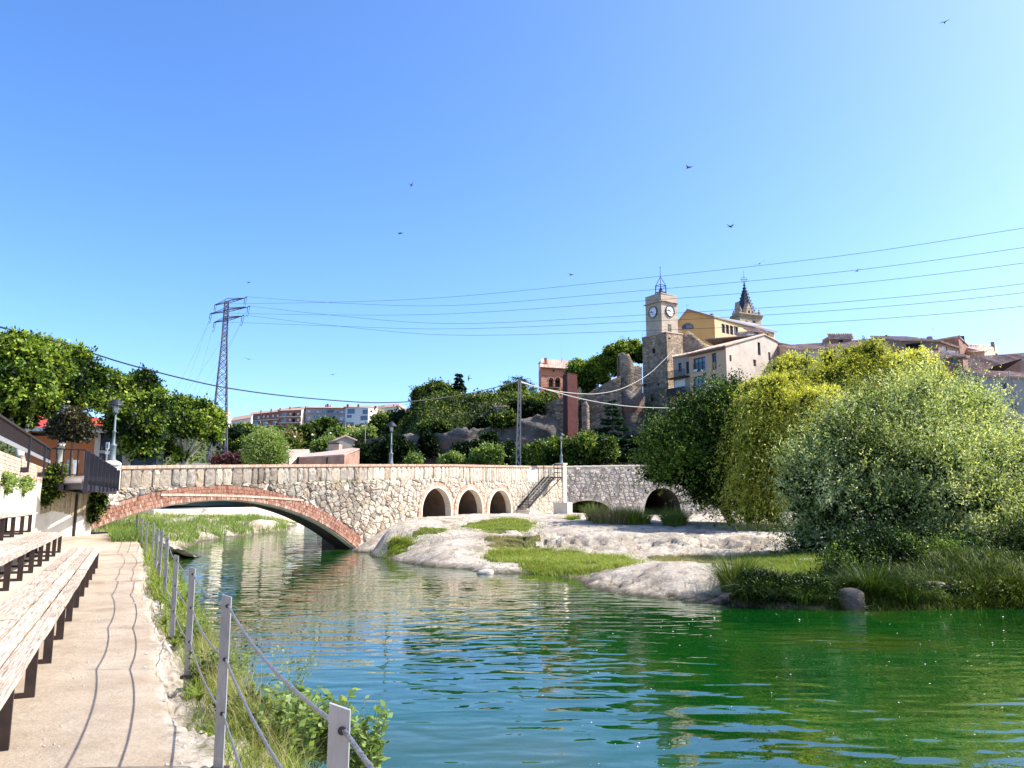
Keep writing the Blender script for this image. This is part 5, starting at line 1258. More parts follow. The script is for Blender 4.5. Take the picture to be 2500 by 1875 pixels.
mb = MB(); mb.prism([lvl(at(842, 1, 116), zat(1084, 116)) + Vector((0, -.8, 0)), lvl(at(867, 1, 116), zat(1084, 116)) + Vector((0, -.8, 0)), lvl(at(867, 1, 118), zat(1084, 116)), lvl(at(842, 1, 118), zat(1084, 116))], (0, 0, .15)); mb.build('annex_roof', m_dark, t)
t, P = house('low_house', 'low house whose pale roof slopes behind the purple hedge', 'house', [(540, 92), (606, 90)], [1125, 1122], 2, [m_beige], {}, 'shed', (2, 9, 0), rise=2.0)
mb = MB(); a, b = at(430, 1129, 80), at(520, 1131, 80); mb.prism([lvl(a, 2), lvl(b, 2), b, a], (0, 4, 0)); tag(mb.build('low_wall', m_apc), 'low cream wall behind the parapet at the foot of the pylon', 'wall')
t = thing('tile_roofed_hut', 'small hut with a striped tile roof among the plane trees', 'hut', tuple(lvl(at(365, 1130, 50), 2.4)))
A_, B2, C2 = at(352, 1104, 49), at(372, 1105, 48), at(378, 1105, 50)
facade(t, A_, B2, 2.4, A_.z, B2.z, [], m_apc); facade(t, B2, C2, 2.4, B2.z, C2.z, [], m_apc)
tiled(t, A_, B2, B2 + Vector((.1, 1.3, .75)), A_ + Vector((.1, 1.3, .75)), .12, .06, .16)
# --- left: orange building with red roof
m_orange = M('burnt_orange_wall', (.58, .19, .07), (.64, .23, .09), .8, .8)
m_redroof = M('red_metal_roof', (.46, .045, .02), (.52, .06, .03), .5, .6)
t = thing('orange_pavilion', 'burnt orange pavilion with a red roof behind the plane trees', 'building', tuple(lvl(at(150, 1140, 38), 2.4)))
Y_ = 37.
A_, B2 = at(40, 1065, Y_), at(234, 1068, Y_)
facade(t, A_, B2, 2.4, zat(1050, Y_), zat(1056, Y_), [(70, 120, 1052, 1064, 'void'), (125, 195, 1052, 1068, 'void'), (200, 230, 1052, 1071, 'void')], m_orange)
mb = MB()
mb.prism([at(30, 1043, Y_ - 1), at(271, 1050, Y_ - 1), at(268, 1042, Y_ + 4), at(237, 1020, Y_ + 4), at(30, 1000, Y_ + 6)], (0, 0, -.12)); mb.build('roof', m_redroof, t)
mb = MB(); mb.beam(at(30, 1046, Y_ - 1), at(271, 1052.5, Y_ - 1), .12, .18); mb.build('gutter', m_white, t)
mb = MB(); mb.obox(lvl(at(229.5, 1100, Y_ - .3), 2.4), Vector((.16, 0, 0)), Vector((0, .2, 0)), (0, 0, zat(1052, Y_) - 2.4)); mb.build('post', m_concw, t)
mb = MB(); a = at(231, 1102, Y_); b = at(270, 1104, Y_ + .5); mb.beam(a, b, .1, .12); mb.build('rail', m_concw, t)
mb = MB(); mb.obox(lvl(at(232, 1100, Y_ + 1), 2.4), Vector((2.6, 1, 0)), Vector((-1, 3, 0)), (0, 0, 3.0)); mb.build('glazed_porch', m_glass, t)
mb = MB(); mb.obox(at(257, 1130, 29.5), Vector((.03, 0, 0)), Vector((0, .03, 0)), (0, 0, .9))
t = thing('signpost', 'small white direction sign on a thin pole beside the first lamp', 'sign', tuple(lvl(at(259, 1130, 31), 2.5)))
p_ = lvl(at(259, 1130, 31), 2.5); MB().tube([p_, lvl(p_, zat(1080, 31))], .03, 6).build('pole', m_galv, t)
mb = MB(); a = at(257.5, 1097, 30.95); mb.obox(a, Vector((.13, 0, 0)), Vector((0, .02, 0)), (0, 0, .28)); mb.build('sign_plate', m_white, t)
mb = MB(); a = at(259.5, 1094, 30.94); mb.obox(a, Vector((.06, 0, 0)), Vector((0, .005, 0)), (0, 0, .18)); mb.build('blue_arrow', M('sign_blue', (.05, .18, .30), None, 1, .5), t)
mb = MB(); a = at(256.5, 1109, 30.95); mb.obox(a, Vector((.22, 0, 0)), Vector((0, .02, 0)), (0, 0, .12)); mb.build('sign_plate', m_white, t)
t = thing('litter_bin', 'grey litter bin behind the landing railing', 'bin', tuple(lvl(at(175, 1160, 29), 2.35)))
MB().lathe(lvl(at(175, 1160, 29), 2.35), [(.16, .15), (.20, .7), (.21, .72), (.0, .73)], 12).build('bin_body', m_galv, t)
MB().tube([lvl(at(175, 1160, 29), 2.3), lvl(at(175, 1160, 29), 2.6)], .03, 6).build('post', m_iron, t)
# ---------------------------------------------------------------- clock tower
m_tower = M('tower_render', (.42, .33, .24), (.54, .44, .33), .8, .95, .03, 4, stain=((.28, .24, .20), .5, .55, .75))
YT = 125.; cor = lvl(at(1616, 800, YT), 0); a_ = 3.75
vv = Vector((cor.x, cor.y, 0)).normalized(); aL = Matrix.Rotation(R(45), 3, 'Z') @ vv; aR = Matrix.Rotation(R(-45), 3, 'Z') @ vv    # directions from the near corner along the left and right faces
zT, zM, zB = zat(716, YT), zat(818, YT), zat(1090, YT)
ct = thing('clock_tower', 'square clock tower with two white dials and iron bell cage on a stone base', 'clock tower', tuple(lvl(cor + (aL + aR) * 1.8, zB)))
m_dial = M('dial_white', (.78, .79, .82), None, 1, .3)
def dial(c, n_, U, r):
    n_ = n_.normalized(); d = thing('x', 'x', 'x') ; bpy.data.objects.remove(d)
    Z = Vector((0, 0, 1)); mb = MB(); K = 28
    def ringp(r0, r1, z0, z1):
        for k in range(K):
            t0, t1 = 2 * math.pi * k / K, 2 * math.pi * (k + 1) / K
            P4 = [c + (U * math.cos(t) + Z * math.sin(t)) * rr + n_ * z0 for rr, t in ((r0, t0), (r1, t0), (r1, t1), (r0, t1))]
            mb.prism(P4, n_ * (z1 - z0))
    ringp(r * .90, r, 0, .18); rim = mb.build('clock', m_navy, ct)
    mb = MB(); mb.prism([c + (U * math.cos(2 * math.pi * k / K) + Z * math.sin(2 * math.pi * k / K)) * r * .9 + n_ * .02 for k in range(K)], n_ * .08); mb.build('dial', m_dial, rim)
    mb = MB()
    for k in range(12):                                                  # numerals
        t = math.pi / 2 - 2 * math.pi * k / 12; rd_ = U * math.cos(t) + Z * math.sin(t); tn = U * -math.sin(t) + Z * math.cos(t)
        nst = (2, 1, 2, 3, 2, 1, 2, 3, 3, 2, 1, 2)[k]
        for j in range(nst):
            o = tn * ((j - (nst - 1) / 2) * r * .05); mb.obox(c + rd_ * r * .68 + o - tn * .012 + n_ * .101, rd_ * r * .16, tn * .026, n_ * .012)
    mb.build('numerals', m_navy, rim)
    mb = MB()
    for ang, ln, w in ((math.pi / 2 - 2 * math.pi * (9.78 / 12), r * .50, .13), (math.pi / 2 - 2 * math.pi * (46 / 60), r * .78, .09)):
        rd_ = U * math.cos(ang) + Z * math.sin(ang); tn = U * -math.sin(ang) + Z * math.cos(ang)
        mb.obox(c - rd_ * r * .12 - tn * w / 2 + n_ * .12, rd_ * (ln + r * .12), tn * w, n_ * .02)
    mb.build('hands', m_navy, rim)
c0_, cL, cR = cor, cor + aL * a_, cor + aR * a_; cB = cor + aL * a_ + aR * a_
mb = MB(); mb.prism([lvl(p, zM - .6) for p in (cL, c0_, cR, cB)], (0, 0, zT - zM + .6)); mb.build('shaft', m_tower, ct)
door = MB(); door.obox(lvl(c0_ + aR * 1.45, zM + .05) - Vector((aR.y, -aR.x, 0)) * .0, aR * .7, Vector((aR.y, -aR.x, 0)) * .06, (0, 0, 2.0)); door.build('door', m_bark, ct)
nL = Vector((-aL.y, aL.x, 0)); nL = nL if nL.dot(vv) < 0 else -nL; nR = Vector((aR.y, -aR.x, 0)); nR = nR if nR.dot(vv) < 0 else -nR
mb = MB(); zc = zat(735, YT)
for A_, U_, nn in ((cL - aL * -.15, -aL, nL), (c0_ - aR * .0, aR, nR)):
    k = 0
    while k < 21:
        mb.ti = random.random(); mb.obox(lvl(A_ + U_ * (k * .19 - (.12 if A_ is not c0_ else .12)), zc + random.uniform(-.05, .05)), U_ * .17, nn * .32, (0, 0, .1)); k += 1
tag(mb.build('cornice_tiles', m_tile, ct), kind='stuff')
mb = MB(); mb.prism([lvl(p, zT) + q_ for p, q_ in ((cL, aL * .1), (c0_, -(aL + aR) * .1), (cR, aR * .1), (cB, (aL + aR) * .1))], (0, 0, .14)); mb.build('parapet_cap', m_tower, ct)
zd = zat(757, YT); dial(lvl(c0_ + aL * (a_ * .51), zd), nL, -aL, 1.0); dial(lvl(c0_ + aR * (a_ * .52), zat(756, YT)), nR, aR, 1.0)
# iron bell cage
cc0 = (c0_ + cB) / 2 + vv * -.0; w = .60; z0c, z1c, z2c = zT + .1, zat(687, YT), zat(665, YT); mb = MB()
crn = [cc0 + (aL * sx_ + aR * sy_) * w for sx_, sy_ in ((-1, -1), (1, -1), (1, 1), (-1, 1))]
for p in crn:
    mb.tube([lvl(p, z0c), lvl(p, z1c)], .085, 5); mb.tube([lvl(p, z1c), lvl(cc0, z2c)], .05, 5); mb.tube([lvl(p + (p - cc0) * .35, z0c), lvl(p, z0c + .9)], .04, 4)
for zz in (z1c, z1c - 1.2):
    for i in range(4): mb.tube([lvl(crn[i], zz), lvl(crn[(i + 1) % 4], zz)], .055, 4)
for i in range(4): mb.tube([lvl(crn[i], z1c - .1), lvl(cc0, z1c - .9)], .04, 4); mb.tube([lvl(crn[i], z0c + .8), lvl(cc0, z1c - 1.2)], .04, 4)
mb.tube([lvl(cc0, z1c + .1), lvl(cc0, zat(640, YT))], [.07, .03], 5); mb.tube([lvl(cc0, z0c), lvl(cc0, z1c)], .05, 5)
mb.lathe(lvl(cc0, zat(641, YT)), [(0, -.12), (.12, 0), (0, .12)], 6)
m_navyiron = M('blue_black_iron', (.02, .02, .07), (.03, .03, .09), 1, .5); mb.build('bell_cage', m_navyiron, ct)
for i, (zz, s_) in enumerate(((z1c - 1.15, .9), (z0c + .75, 1.25))):
    MB().lathe(lvl(cc0, zz), [(.36 * s_, 0), (.27 * s_, .12 * s_), (.20 * s_, .45 * s_), (.13 * s_, .62 * s_), (.0, .66 * s_)], 12).build('bell', M('bronze_bell', (.06, .04, .06), (.10, .07, .07), 3, .5), ct, True)
# tapering base of rubble
bL, bC, bR = lvl(at(1568, 826, 127.6), 0), lvl(at(1627, 812, 123.2), 0), lvl(at(1666, 817, 127.), 0); bk = vv * 8
def basepts(e, z): 
    cc = (bL + bR) / 2 + vv * 2; return [lvl(p + (p - cc) * e, z) for p in (bL, bC, bR, bR + bk, bL + bk)]
m_rub = masonry('rubble_masonry', (.25, .185, .125), (.38, .295, .21), (.54, .43, .31), (.30, .235, .165), 2.2, .10)
zz_ = [zat(826, 127.6), zat(812, 123.2), zat(817, 127), zat(817, 127), zat(826, 127.6)]
top = [lvl(p, z) for p, z in zip(basepts(0, 0), zz_)]; NB = 14; mb = MB(); vs = []
for i in range(NB + 1):
    t = i / NB
    for p, zt_ in zip(basepts(.12 * (1 - t) ** 1.6, 0), zz_): vs.append(lvl(p, zB - 3 + (zt_ - zB + 3) * t))
fs = [(i * 5 + k, i * 5 + (k + 1) % 5, i * 5 + 5 + (k + 1) % 5, i * 5 + 5 + k) for i in range(NB) for k in range(5)] + [tuple(NB * 5 + k for k in range(5))]
mb.add(vs, fs); base = mb.build('tower_base', m_rub, ct)
mb = MB(); tp = [p + (p - sum(top, Vector()) / 5) * .03 for p in top]; mb.prism(tp, (0, 0, .18)); mb.build('ledge', m_tile, ct)
for (x, y, w_, h_) in ((1597, 857, 7, 12), (1595, 975, 5, 8), (1576, 940, 2.4, 5), (1609, 938, 2.4, 5), (1634, 826, 3, 4)):
    A_ = face_uv(bL, bC, x, y); U_ = (bC - bL).normalized(); nn = Vector((U_.y, -U_.x, 0)); p_ = bL + U_ * A_[0] + nn * (.12 + max(0, (860 + 60 - y) * 0) ); e = .12 * (max(0, 1 - (A_[1] - zB + 3) / (zz_[0] - zB + 3))) ** 1.6
    mb = MB(); mb.obox(lvl(p_ + nn * e * 6 - U_ * sz(w_, YT) / 2, A_[1] - sz(h_, YT) / 2) - nn * .3, U_ * sz(w_, YT), nn * .32, (0, 0, sz(h_, YT))); mb.build('slit_window', m_void, ct)
# railing on the base top
mb = MB()
for A_, B2 in ((top[0], top[1]), (top[1], top[2])):
    for h in (.55, 1.05): mb.tube([A_ + Vector((0, 0, h)), B2 + Vector((0, 0, h))] , .02, 4)
    for k in range(5): p_ = A_.lerp(B2, k / 5); mb.tube([p_, p_ + Vector((0, 0, 1.1))], .02, 4)
mb.build('railing', m_wirepale, ct)
# --- stone shoulder / rock behind, between tower and ochre house
def rocky(name, label, cat, px_pts, Y, thick, mat, seed, kind=None, amp=1.2, res=.8, top_rough=.6, slope=0., lip=0.):
    """a rough rock or ruin wall: px_pts = [(px, top_py, bottom_py, Y)], thick backwards."""
    xs = [p[0] for p in px_pts]; n_ = max(3, int((sz(xs[-1] - xs[0], Y)) / res)); V = []; rows = 0
    us = np.linspace(xs[0], xs[-1], n_ + 1)
    tp = np.interp(us, xs, [p[1] for p in px_pts]); bt = np.interp(us, xs, [p[2] for p in px_pts]); yy = np.interp(us, xs, [p[3] for p in px_pts])
    m_ = max(6, int(sz(max(bt - tp), Y) / res)); G = []
    for j in range(m_ + 1):
        t = j / m_
        for i in range(n_ + 1):
            z1 = zat(tp[i], yy[i]) + (vnoise(us[i] * .45, 3.3, seed) - .5) * top_rough * .8; z0 = zat(bt[i], yy[i]); z = z0 + (z1 - z0) * t
            X = ray(us[i], 1000)[0] * yy[i]
            d = (fbm(X * .22, z * .42, 5, seed) - .5) * amp * 2; st_ = (np.round(fbm(X * .12, z * .5, 3, seed + 2) * 7) / 7 - .5) * amp * 1.2
            V.append((X, yy[i] - float(d) - float(st_) + slope * (z - z0), z))
    b0 = (m_ + 1) * (n_ + 1)
    for i in range(n_ + 1): p = V[m_ * (n_ + 1) + i]; V.append((p[0], p[1] + thick, p[2] + .2))
    for i in range(n_ + 1): p = V[m_ * (n_ + 1) + i]; V.append((p[0], p[1] + thick + .3, zat(bt[i], yy[i])))
    F = []
    W_ = n_ + 1
    for j in range(m_): F += [(j * W_ + i, j * W_ + i + 1, (j + 1) * W_ + i + 1, (j + 1) * W_ + i) for i in range(n_)]
    for i in range(n_): F += [(m_ * W_ + i, m_ * W_ + i + 1, b0 + i + 1, b0 + i), (b0 + i, b0 + i + 1, b0 + W_ + i + 1, b0 + W_ + i)]
    me = np_mesh(name, V, F, mat, False); o = part(name, me, None)
    # close the two ends with n-gons by a simple strip
    return tag(o, label, cat, kind=kind)
rocky('rock_outcrop', 'weathered rock and masonry shoulder right of the clock tower', 'rock', [(1655, 830, 960, 129), (1690, 808, 960, 129), (1720, 836, 960, 129), (1760, 850, 960, 130), (1800, 858, 960, 131)], 129, 6, m_rub, 5, amp=.5, res=.7)
# --- ochre building with an arched window and a long side
m_ochre = M('ochre_render', (.62, .36, .12), (.68, .42, .16), .5, .9, stain=((.46, .28, .12), .3, .6, .8))
m_ochrel = M('ochre_side_render', (.58, .40, .22), (.64, .46, .26), .5, .9)
t = thing('ochre_building', 'ochre yellow building with an arched window and a gable behind the clock tower', 'building', tuple(lvl(at(1700, 800, 140), 10)))
A_, B2, C2 = at(1650, 793, 139), at(1744, 775, 136), at(1891, 812, 152); Lg = (lvl(B2, 0) - lvl(A_, 0)).length
gu = face_uv(lvl(A_, 0), lvl(B2, 0), 1678, 758)
Pf, L_, U_, N_ = facade(t, A_, B2, 12, A_.z, B2.z, [(1663, 1669, 779, 784, 'void'), (1689, 1695, 775, 780, 'void')], m_ochre, gable=gu)
facade(t, B2, C2, 12, B2.z, C2.z, [(1762, 1770, 791, 813, 'win'), (1772, 1780, 793, 815, 'win'), (1782, 1790, 795, 817, 'win'), (1792, 1802, 797, 819, 'win'), (1869, 1876, 813, 822, 'shut')], m_ochrel)
bk = lvl(C2, 0) - lvl(B2, 0); ap_ = Pf(*gu); mb = MB(); mb.prism([B2 + N_ * .4 + Vector((0, 0, -.1)), C2 + Vector((.6, -.3, -.1)), C2 + Vector((-3, 3, 2.4)), ap_ + bk * .3, ap_ + N_ * .4], (0, 0, .28)); mb.build('roof', M('grey_roof', (.20, .19, .20), (.28, .26, .27), 1, .7), t)
mb = MB(); mb.prism([A_ + N_ * .3, ap_ + N_ * .4, ap_ + bk * .3, A_ + bk * .3], (0, 0, .2)); mb.build('roof', m_tile, t)
mb = MB(); mb.prism([lvl(A_, 12) + bk, lvl(C2, 12), C2, A_ + bk], (0, .2, 0)); mb.build('rear_wall', m_ochre, t)
# arched window, built proud of the wall: frame, half-round pane
au, az = face_uv(lvl(A_, 0), lvl(B2, 0), 1679, 803); r = sz(14.5, 138) * 1.05; mb = MB(); K = 16
arcp = [Pf(au + r * math.cos(math.pi * k / K), az + r * .98 * math.sin(math.pi * k / K), .0) for k in range(K + 1)]
mb = MB(); mb.prism(arcp, N_ * .06); pn_ = mb.build('arched_window', m_dark, t)
r2 = r * .92; arcp = [Pf(au + r2 * math.cos(math.pi * k / K), az + .05 + r2 * .96 * math.sin(math.pi * k / K), .06) for k in range(K + 1)]; MB().prism(arcp, N_ * .02).build('pane', m_glassb, pn_)
rt, Pp = house('lean_to_house', 'small lean-to with a white dish and tiled roof below the ochre building', 'house', [(1808, 128), (1826, 126), (1872, 130)], [816, 808, 812], 12, m_beige, {1: [(1841, 1852, 811, 822, 'blue')]}, 'shed', (0, 2.2, 0), rise=.9, rf=[1])
MB().lathe(at(1830, 822, 125.2) , [(.0, 0), (.5, .12), (.55, .3)], 12).build('dish', m_white, rt)
aer = MB(); p_ = at(1677, 758, 138); aer.tube([p_, p_ + Vector((0, 0, 1.25))], .03, 4)
aer.tube([p_ + Vector((0, 0, 1.2)), p_ + Vector((1.0, 0, 1.25))], .03, 4); aer.tube([p_ + Vector((0, 0, .95)), p_ + Vector((.4, 0, .95))], .02, 4); aer.build('aerial', m_wirepale, t)
mb = MB(); p_ = at(1738, 776, 138); mb.lathe(p_, [(.28, -.6), (.28, .45), (.36, .45), (.36, .75), (.0, .78)], 8); mb.build('chimney', M('zinc', (.18, .20, .35), None, 1, .5), t)
# --- church belfry with dark spire
m_church = M('church_stone', (.34, .26, .18), (.48, .38, .27), 1.2, .9, .02, 5)
m_slate = M('dark_slate', (.022, .030, .045), (.05, .06, .08), 3, .6, .01, 14)
YC = 168.; ch = thing('church_spire', 'church belfry with a dark slate spire and iron cross behind the ochre roof', 'church tower', tuple(lvl(at(1823, 790, YC), 20)))
cl, cm, cr = lvl(at(1788, 770, YC + 4), 0), lvl(at(1806, 764, YC), 0), lvl(at(1857, 764, YC + 3), 0)
ops = [(1817, 1828, 787, 800, 'void'), (1835, 1847, 787, 800, 'void')]
zc = zat(768, YC); facade(ch, cl, cm, 16, zc, zc, [], m_church); Pf2, L2_, U2, N2 = facade(ch, cm, cr, 16, zc, zc, ops, m_church, depth=.5)
mb = MB(); mb.prism([lvl(cl, 16), lvl(cl + vv * 6, 16), lvl(cr + vv * 5, 16), lvl(cr, 16)], (0, 0, zc - 16.1)); 
for z_, e in ((zc - .25, .12), (zc + .0, .30), (zc + .25, .48)):
    m2 = MB(); c_ = (cl + cr) / 2 + Vector((0, 2.0, 0)); m2.prism([lvl(p + (p - c_).normalized() * e * 1.3, z_) for p in (cl, cm, cr, cr + vv * 4.6 - aR * .0, cl + vv * 3.4)], (0, 0, .24)); m2.build('cornice', m_church, ch)
mb = MB(); k = 0
while k < 24: mb.obox(lvl(cm, zc - .55) + U2 * (k * .2), U2 * .1, N2 * .16, (0, 0, .28)); k += 1
tag(mb.build('corbels', m_church, ch), kind='stuff')
# belfry arches: round heads over the openings
for x in (1822.5, 1841):
    u_, z_ = face_uv(cm, cr, x, 788); mb = MB(); r = .52; mb.prism([Pf2(u_ + r * math.cos(math.pi * k / 10), z_ + r * math.sin(math.pi * k / 10), .01) for k in range(11)], N2 * -.3); mb.build('arch_head', m_void, ch)
    mb = MB(); mb.lathe(Pf2(u_, z_ - .9, -.25), [(.36, 0), (.25, .15), (.18, .5), (.0, .6)], 8); mb.build('bell', m_iron, ch)
sc_ = (cl + cr) / 2 + Vector((.3, 1.6, 0)); zs0, zs1 = zc + .45, zat(688, YC + 2); K = 8; mb = MB(); vs = []
for i in range(9):
    t_ = i / 8; rr = 2.45 * (1 - t_) ** 1.02 + .08
    for k in range(K): an = 2 * math.pi * (k + .5) / K; vs.append(lvl(sc_ + Vector((math.cos(an), math.sin(an), 0)) * rr, zs0 + (zs1 - zs0) * t_))
mb.add(vs, [(i * K + k, i * K + (k + 1) % K, (i + 1) * K + (k + 1) % K, (i + 1) * K + k) for i in range(8) for k in range(K)]); mb.build('spire', m_slate, ch)
mb = MB()
for k in range(K):
    an = 2 * math.pi * (k + .5) / K
    for i in range(10): t_ = i / 10; rr = 2.5 * (1 - t_) ** 1.02 + .1; c_ = lvl(sc_ + Vector((math.cos(an), math.sin(an), 0)) * rr, zs0 + (zs1 - zs0) * t_); mb.box(c_.x - .08, c_.x + .08, c_.y - .08, c_.y + .08, c_.z, c_.z + .25)
tag(mb.build('crockets', m_slate, ch), kind='stuff')
for (dx, lab) in ((.45, 1), (-1.55, 0)):
    mb = MB(); b_ = Pf2(L2_ * (.5 if lab else .04), zc + .45, -.35); Uu = U2 if lab else (cm - cl).normalized(); w_ = .75 if lab else .5
    mb.prism([b_ - Uu * w_, b_ + Uu * w_, b_ + Uu * w_ + Vector((0, 0, 1.2)), b_ + Vector((0, 0, 2.7)), b_ - Uu * w_ + Vector((0, 0, 1.2))], N2 * -1.2); dm = mb.build('dormer', m_church, ch)
    if lab:
        mb = MB(); r = .28; q0 = b_ + N2 * .005; mb.prism([q0 - Uu * r + Vector((0, 0, .2)), q0 + Uu * r + Vector((0, 0, .2)), q0 + Uu * r + Vector((0, 0, .85)), q0 + Vector((0, 0, 1.15)), q0 - Uu * r + Vector((0, 0, .85))], N2 * .02); mb.build('dormer_opening', m_void, dm)
for p_ in (cl, cm, cr):
    pp_ = p_.lerp(sc_, .1); MB().lathe(lvl(pp_, zc + .45), [(.3, 0), (.3, .5), (.42, .55), (.38, .9), (.12, 1.1), (.2, 1.3), (.0, 1.6)], 8).build('pinnacle', m_church, ch)
mb = MB(); tz = zs1; mb.lathe(lvl(sc_, tz - .2), [(.12, 0), (.28, .15), (.3, .35), (.12, .5), (.2, .75), (.05, .9)], 8); mb.tube([lvl(sc_, tz), lvl(sc_, zat(644, YC))], [.07, .02], 5)
zc_ = zat(667, YC); K = 16; mb.tube([lvl(sc_, zc_) + Vector((math.cos(2 * math.pi * k / K) * .62, 0, math.sin(2 * math.pi * k / K) * .62)) for k in range(K + 1)], .04, 4, False)
mb.tube([lvl(sc_, zc_) - Vector((.85, 0, 0)), lvl(sc_, zc_) + Vector((.85, 0, 0))], .05, 4); mb.build('iron_cross', m_navyiron, ch)
# --- pinkish beige house in front with blue windows
m_pink = M('pinkish_render', (.60, .38, .23), (.66, .44, .28), .6, .9, stain=((.40, .28, .21), .4, .6, .8))
m_gable = M('grey_beige_render', (.44, .36, .29), (.58, .49, .40), .7, .95, .01, 6, stain=((.33, .28, .24), .3, .5, .75))
t = thing('town_house', 'pinkish town house with dark blue windows and a long tiled eave below the clock tower', 'house', tuple(lvl(at(1760, 900, 112), 8)))
A_, B2, C2 = at(1682, 865, 116), at(1771.5, 845, 109), at(1865, 818, 117)
wo = [(1693, 1722, 873, 907, 'blue'), (1738, 1749, 862, 903, 'blue'), (1693, 1722, 918, 960, 'blue'), (1738, 1749, 913, 951, 'blue')]
Pa, La, Ua, Na = facade(t, A_, B2, 4, A_.z, B2.z, wo, m_pink)
wg = [(1781, 1786, 867, 882, 'shut'), (1784, 1790, 917, 934, 'win'), (1850, 1856.5, 836, 867, 'win'), (1839, 1846, 878, 894, 'shut'), (1833, 1842, 922, 930, 'void')]
Pg, Lg, Ug, Ng = facade(t, B2, C2, 4, B2.z, C2.z, wg, m_gable)
D2 = at(1898, 835, 120); E2 = at(1899, 842, 116.5); F2 = at(1947, 850, 121)
facade(t, C2, D2, 4, C2.z, D2.z, [(1876, 1881, 860, 880, 'void')], m_gable)
bkv = Vector((1.2, 9, 0))
Rg = C2 + Vector((-8.2, 3, .0)); Rg.z = C2.z
tiled(t, A_, B2, C2, A_ + (C2 - B2), .45, .16)
mb = MB(); mb.prism([lvl(A_, 4) + (C2 - B2), lvl(C2, 4), C2, A_ + (C2 - B2)], (0, .2, 0)); mb.build('rear_wall', m_gable, t)
tiled(t, C2 + Vector((0, 0, 0)), D2, D2 + Vector((-8, 5, 0)), C2 + Vector((-8, 5, .3)), .2, .14, ribs=False)
mb = MB(); mb.obox(Pa(.2, A_.z - .38, .0), Ua * (La - .2) + Vector((0, 0, B2.z - A_.z)), Na * .35, (0, 0, .3)); mb.build('soffit', m_shut, t)
# balconet rails, small white sign, yellow ribbon painted on the narrow window
for x0, x1, y in ((1693, 1722, 905), (1693, 1722, 958)):
    u0, z0_ = face_uv(lvl(A_, 0), lvl(B2, 0), x0, y); u1, _ = face_uv(lvl(A_, 0), lvl(B2, 0), x1, y); m_ = MB()
    m_.obox(Pa(u0, z0_ + 1.0, .02), Ua * (u1 - u0), Na * .03, (0, 0, .04)); m_.obox(Pa(u0, z0_ + .12, .02), Ua * (u1 - u0), Na * .03, (0, 0, .04)); k = u0
    while k < u1: m_.obox(Pa(k, z0_ + .12, .025), Ua * .02, Na * .02, (0, 0, .9)); k += .14
    m_.build('balcony_rail', m_dark, t)
u0, z0_ = face_uv(lvl(A_, 0), lvl(B2, 0), 1695, 908); MB().obox(Pa(u0, z0_, .06), Ua * .75, Na * .03, (0, 0, .32)).build('white_sign', m_white, t)
u0, z0_ = face_uv(lvl(A_, 0), lvl(B2, 0), 1743.5, 900)
m_rib = M('yellow_ribbon_paint', (.80, .72, .30), None, 1, .6); mb = MB(); z0_ -= .35
lp = [(k_[0] * 1.25, k_[1] * 1.35) for k_ in [(-.22, 0), (.0, .42), (.13, .70), (.10, .92), (0, .98), (-.10, .92), (-.13, .70), (0, .42), (.22, 0)]]
pts_ = [Pa(u0 + a, z0_ + b, -.10) for a, b in lp]
for a, b in zip(pts_[:-1], pts_[1:]): mb.beam(a, b, .03, .16, Na)
mb.build('ribbon', m_rib, t)
# narrow recessed house with balconies
t = thing('balcony_house', 'narrow house with two balconies squeezed between the stone tower and the pinkish house', 'house', tuple(lvl(at(1665, 900, 118), 8)))
A_, B2 = at(1643, 873, 119.5), at(1683, 866, 116.5)
m_yel = M('pale_yellow_render', (.50, .38, .22), (.56, .44, .27), .5, .9)
Pb, Lb, Ub, Nb = facade(t, A_, B2, 4, A_.z, B2.z, [(1656, 1664, 886, 908, 'blue'), (1675, 1682, 883, 912, 'blue'), (1657, 1664, 929, 947, 'blue'), (1656, 1664, 974, 990, 'shut'), (1675, 1681, 972, 986, 'shut')], m_beige)
tiled(t, A_, B2, B2 + Vector((1, 4, 1)), A_ + Vector((1, 4, 1)), .4)
for (y0, y1, m_, n_) in ((902, 922, m_dark, 1), (948, 964, m_navy, 2)):
    zb_ = face_uv(lvl(A_, 0), lvl(B2, 0), 1660, y1)[1]; zt_ = face_uv(lvl(A_, 0), lvl(B2, 0), 1660, y0)[1]; mb = MB()
    mb.obox(Pb(-.5, zb_ - .15, 0), Ub * (Lb + .4), Nb * 1.1, (0, 0, .15)); bb = mb.build('balcony', m_dark, t); mb = MB()
    if n_ == 2: mb.obox(Pb(-.5, zb_, 1.05), Ub * (Lb + .4), Nb * .05, (0, 0, zt_ - zb_))
    else:
        mb.obox(Pb(-.5, zb_ + 1.0, 1.05), Ub * (Lb + .4), Nb * .04, (0, 0, .05)); k = -.5
        while k < Lb: mb.obox(Pb(k, zb_, 1.05), Ub * .03, Nb * .03, (0, 0, 1.0)); k += .16
    mb.build('balcony_rail', m_, bb)
mb = MB(); u0, z0_ = face_uv(lvl(A_, 0), lvl(B2, 0), 1648, 948); mb.obox(Pb(u0, z0_, .03), Ub * 2.3, Nb * .05, (0, 0, 1.2)); mb.build('painted_panel', m_white, t)
mb = MB(); mb.obox(Pb(0, 4, .012), Ub * Lb, Nb * .03, (0, 0, face_uv(lvl(A_, 0), lvl(B2, 0), 1660, 966)[1] - 4)); mb.build('yellow_lower_wall', m_yel, t)
rg_t, Pp = house('town_house', 'plain pinkish house with a dark eave to the right of the gable wall', 'house', [(1897, 121), (1948, 117)], [840, 848], 6, m_pink, {0: [(1922, 1932, 847, 860, 'shut')]}, 'shed', (-1, 8, 0), rise=2.4)
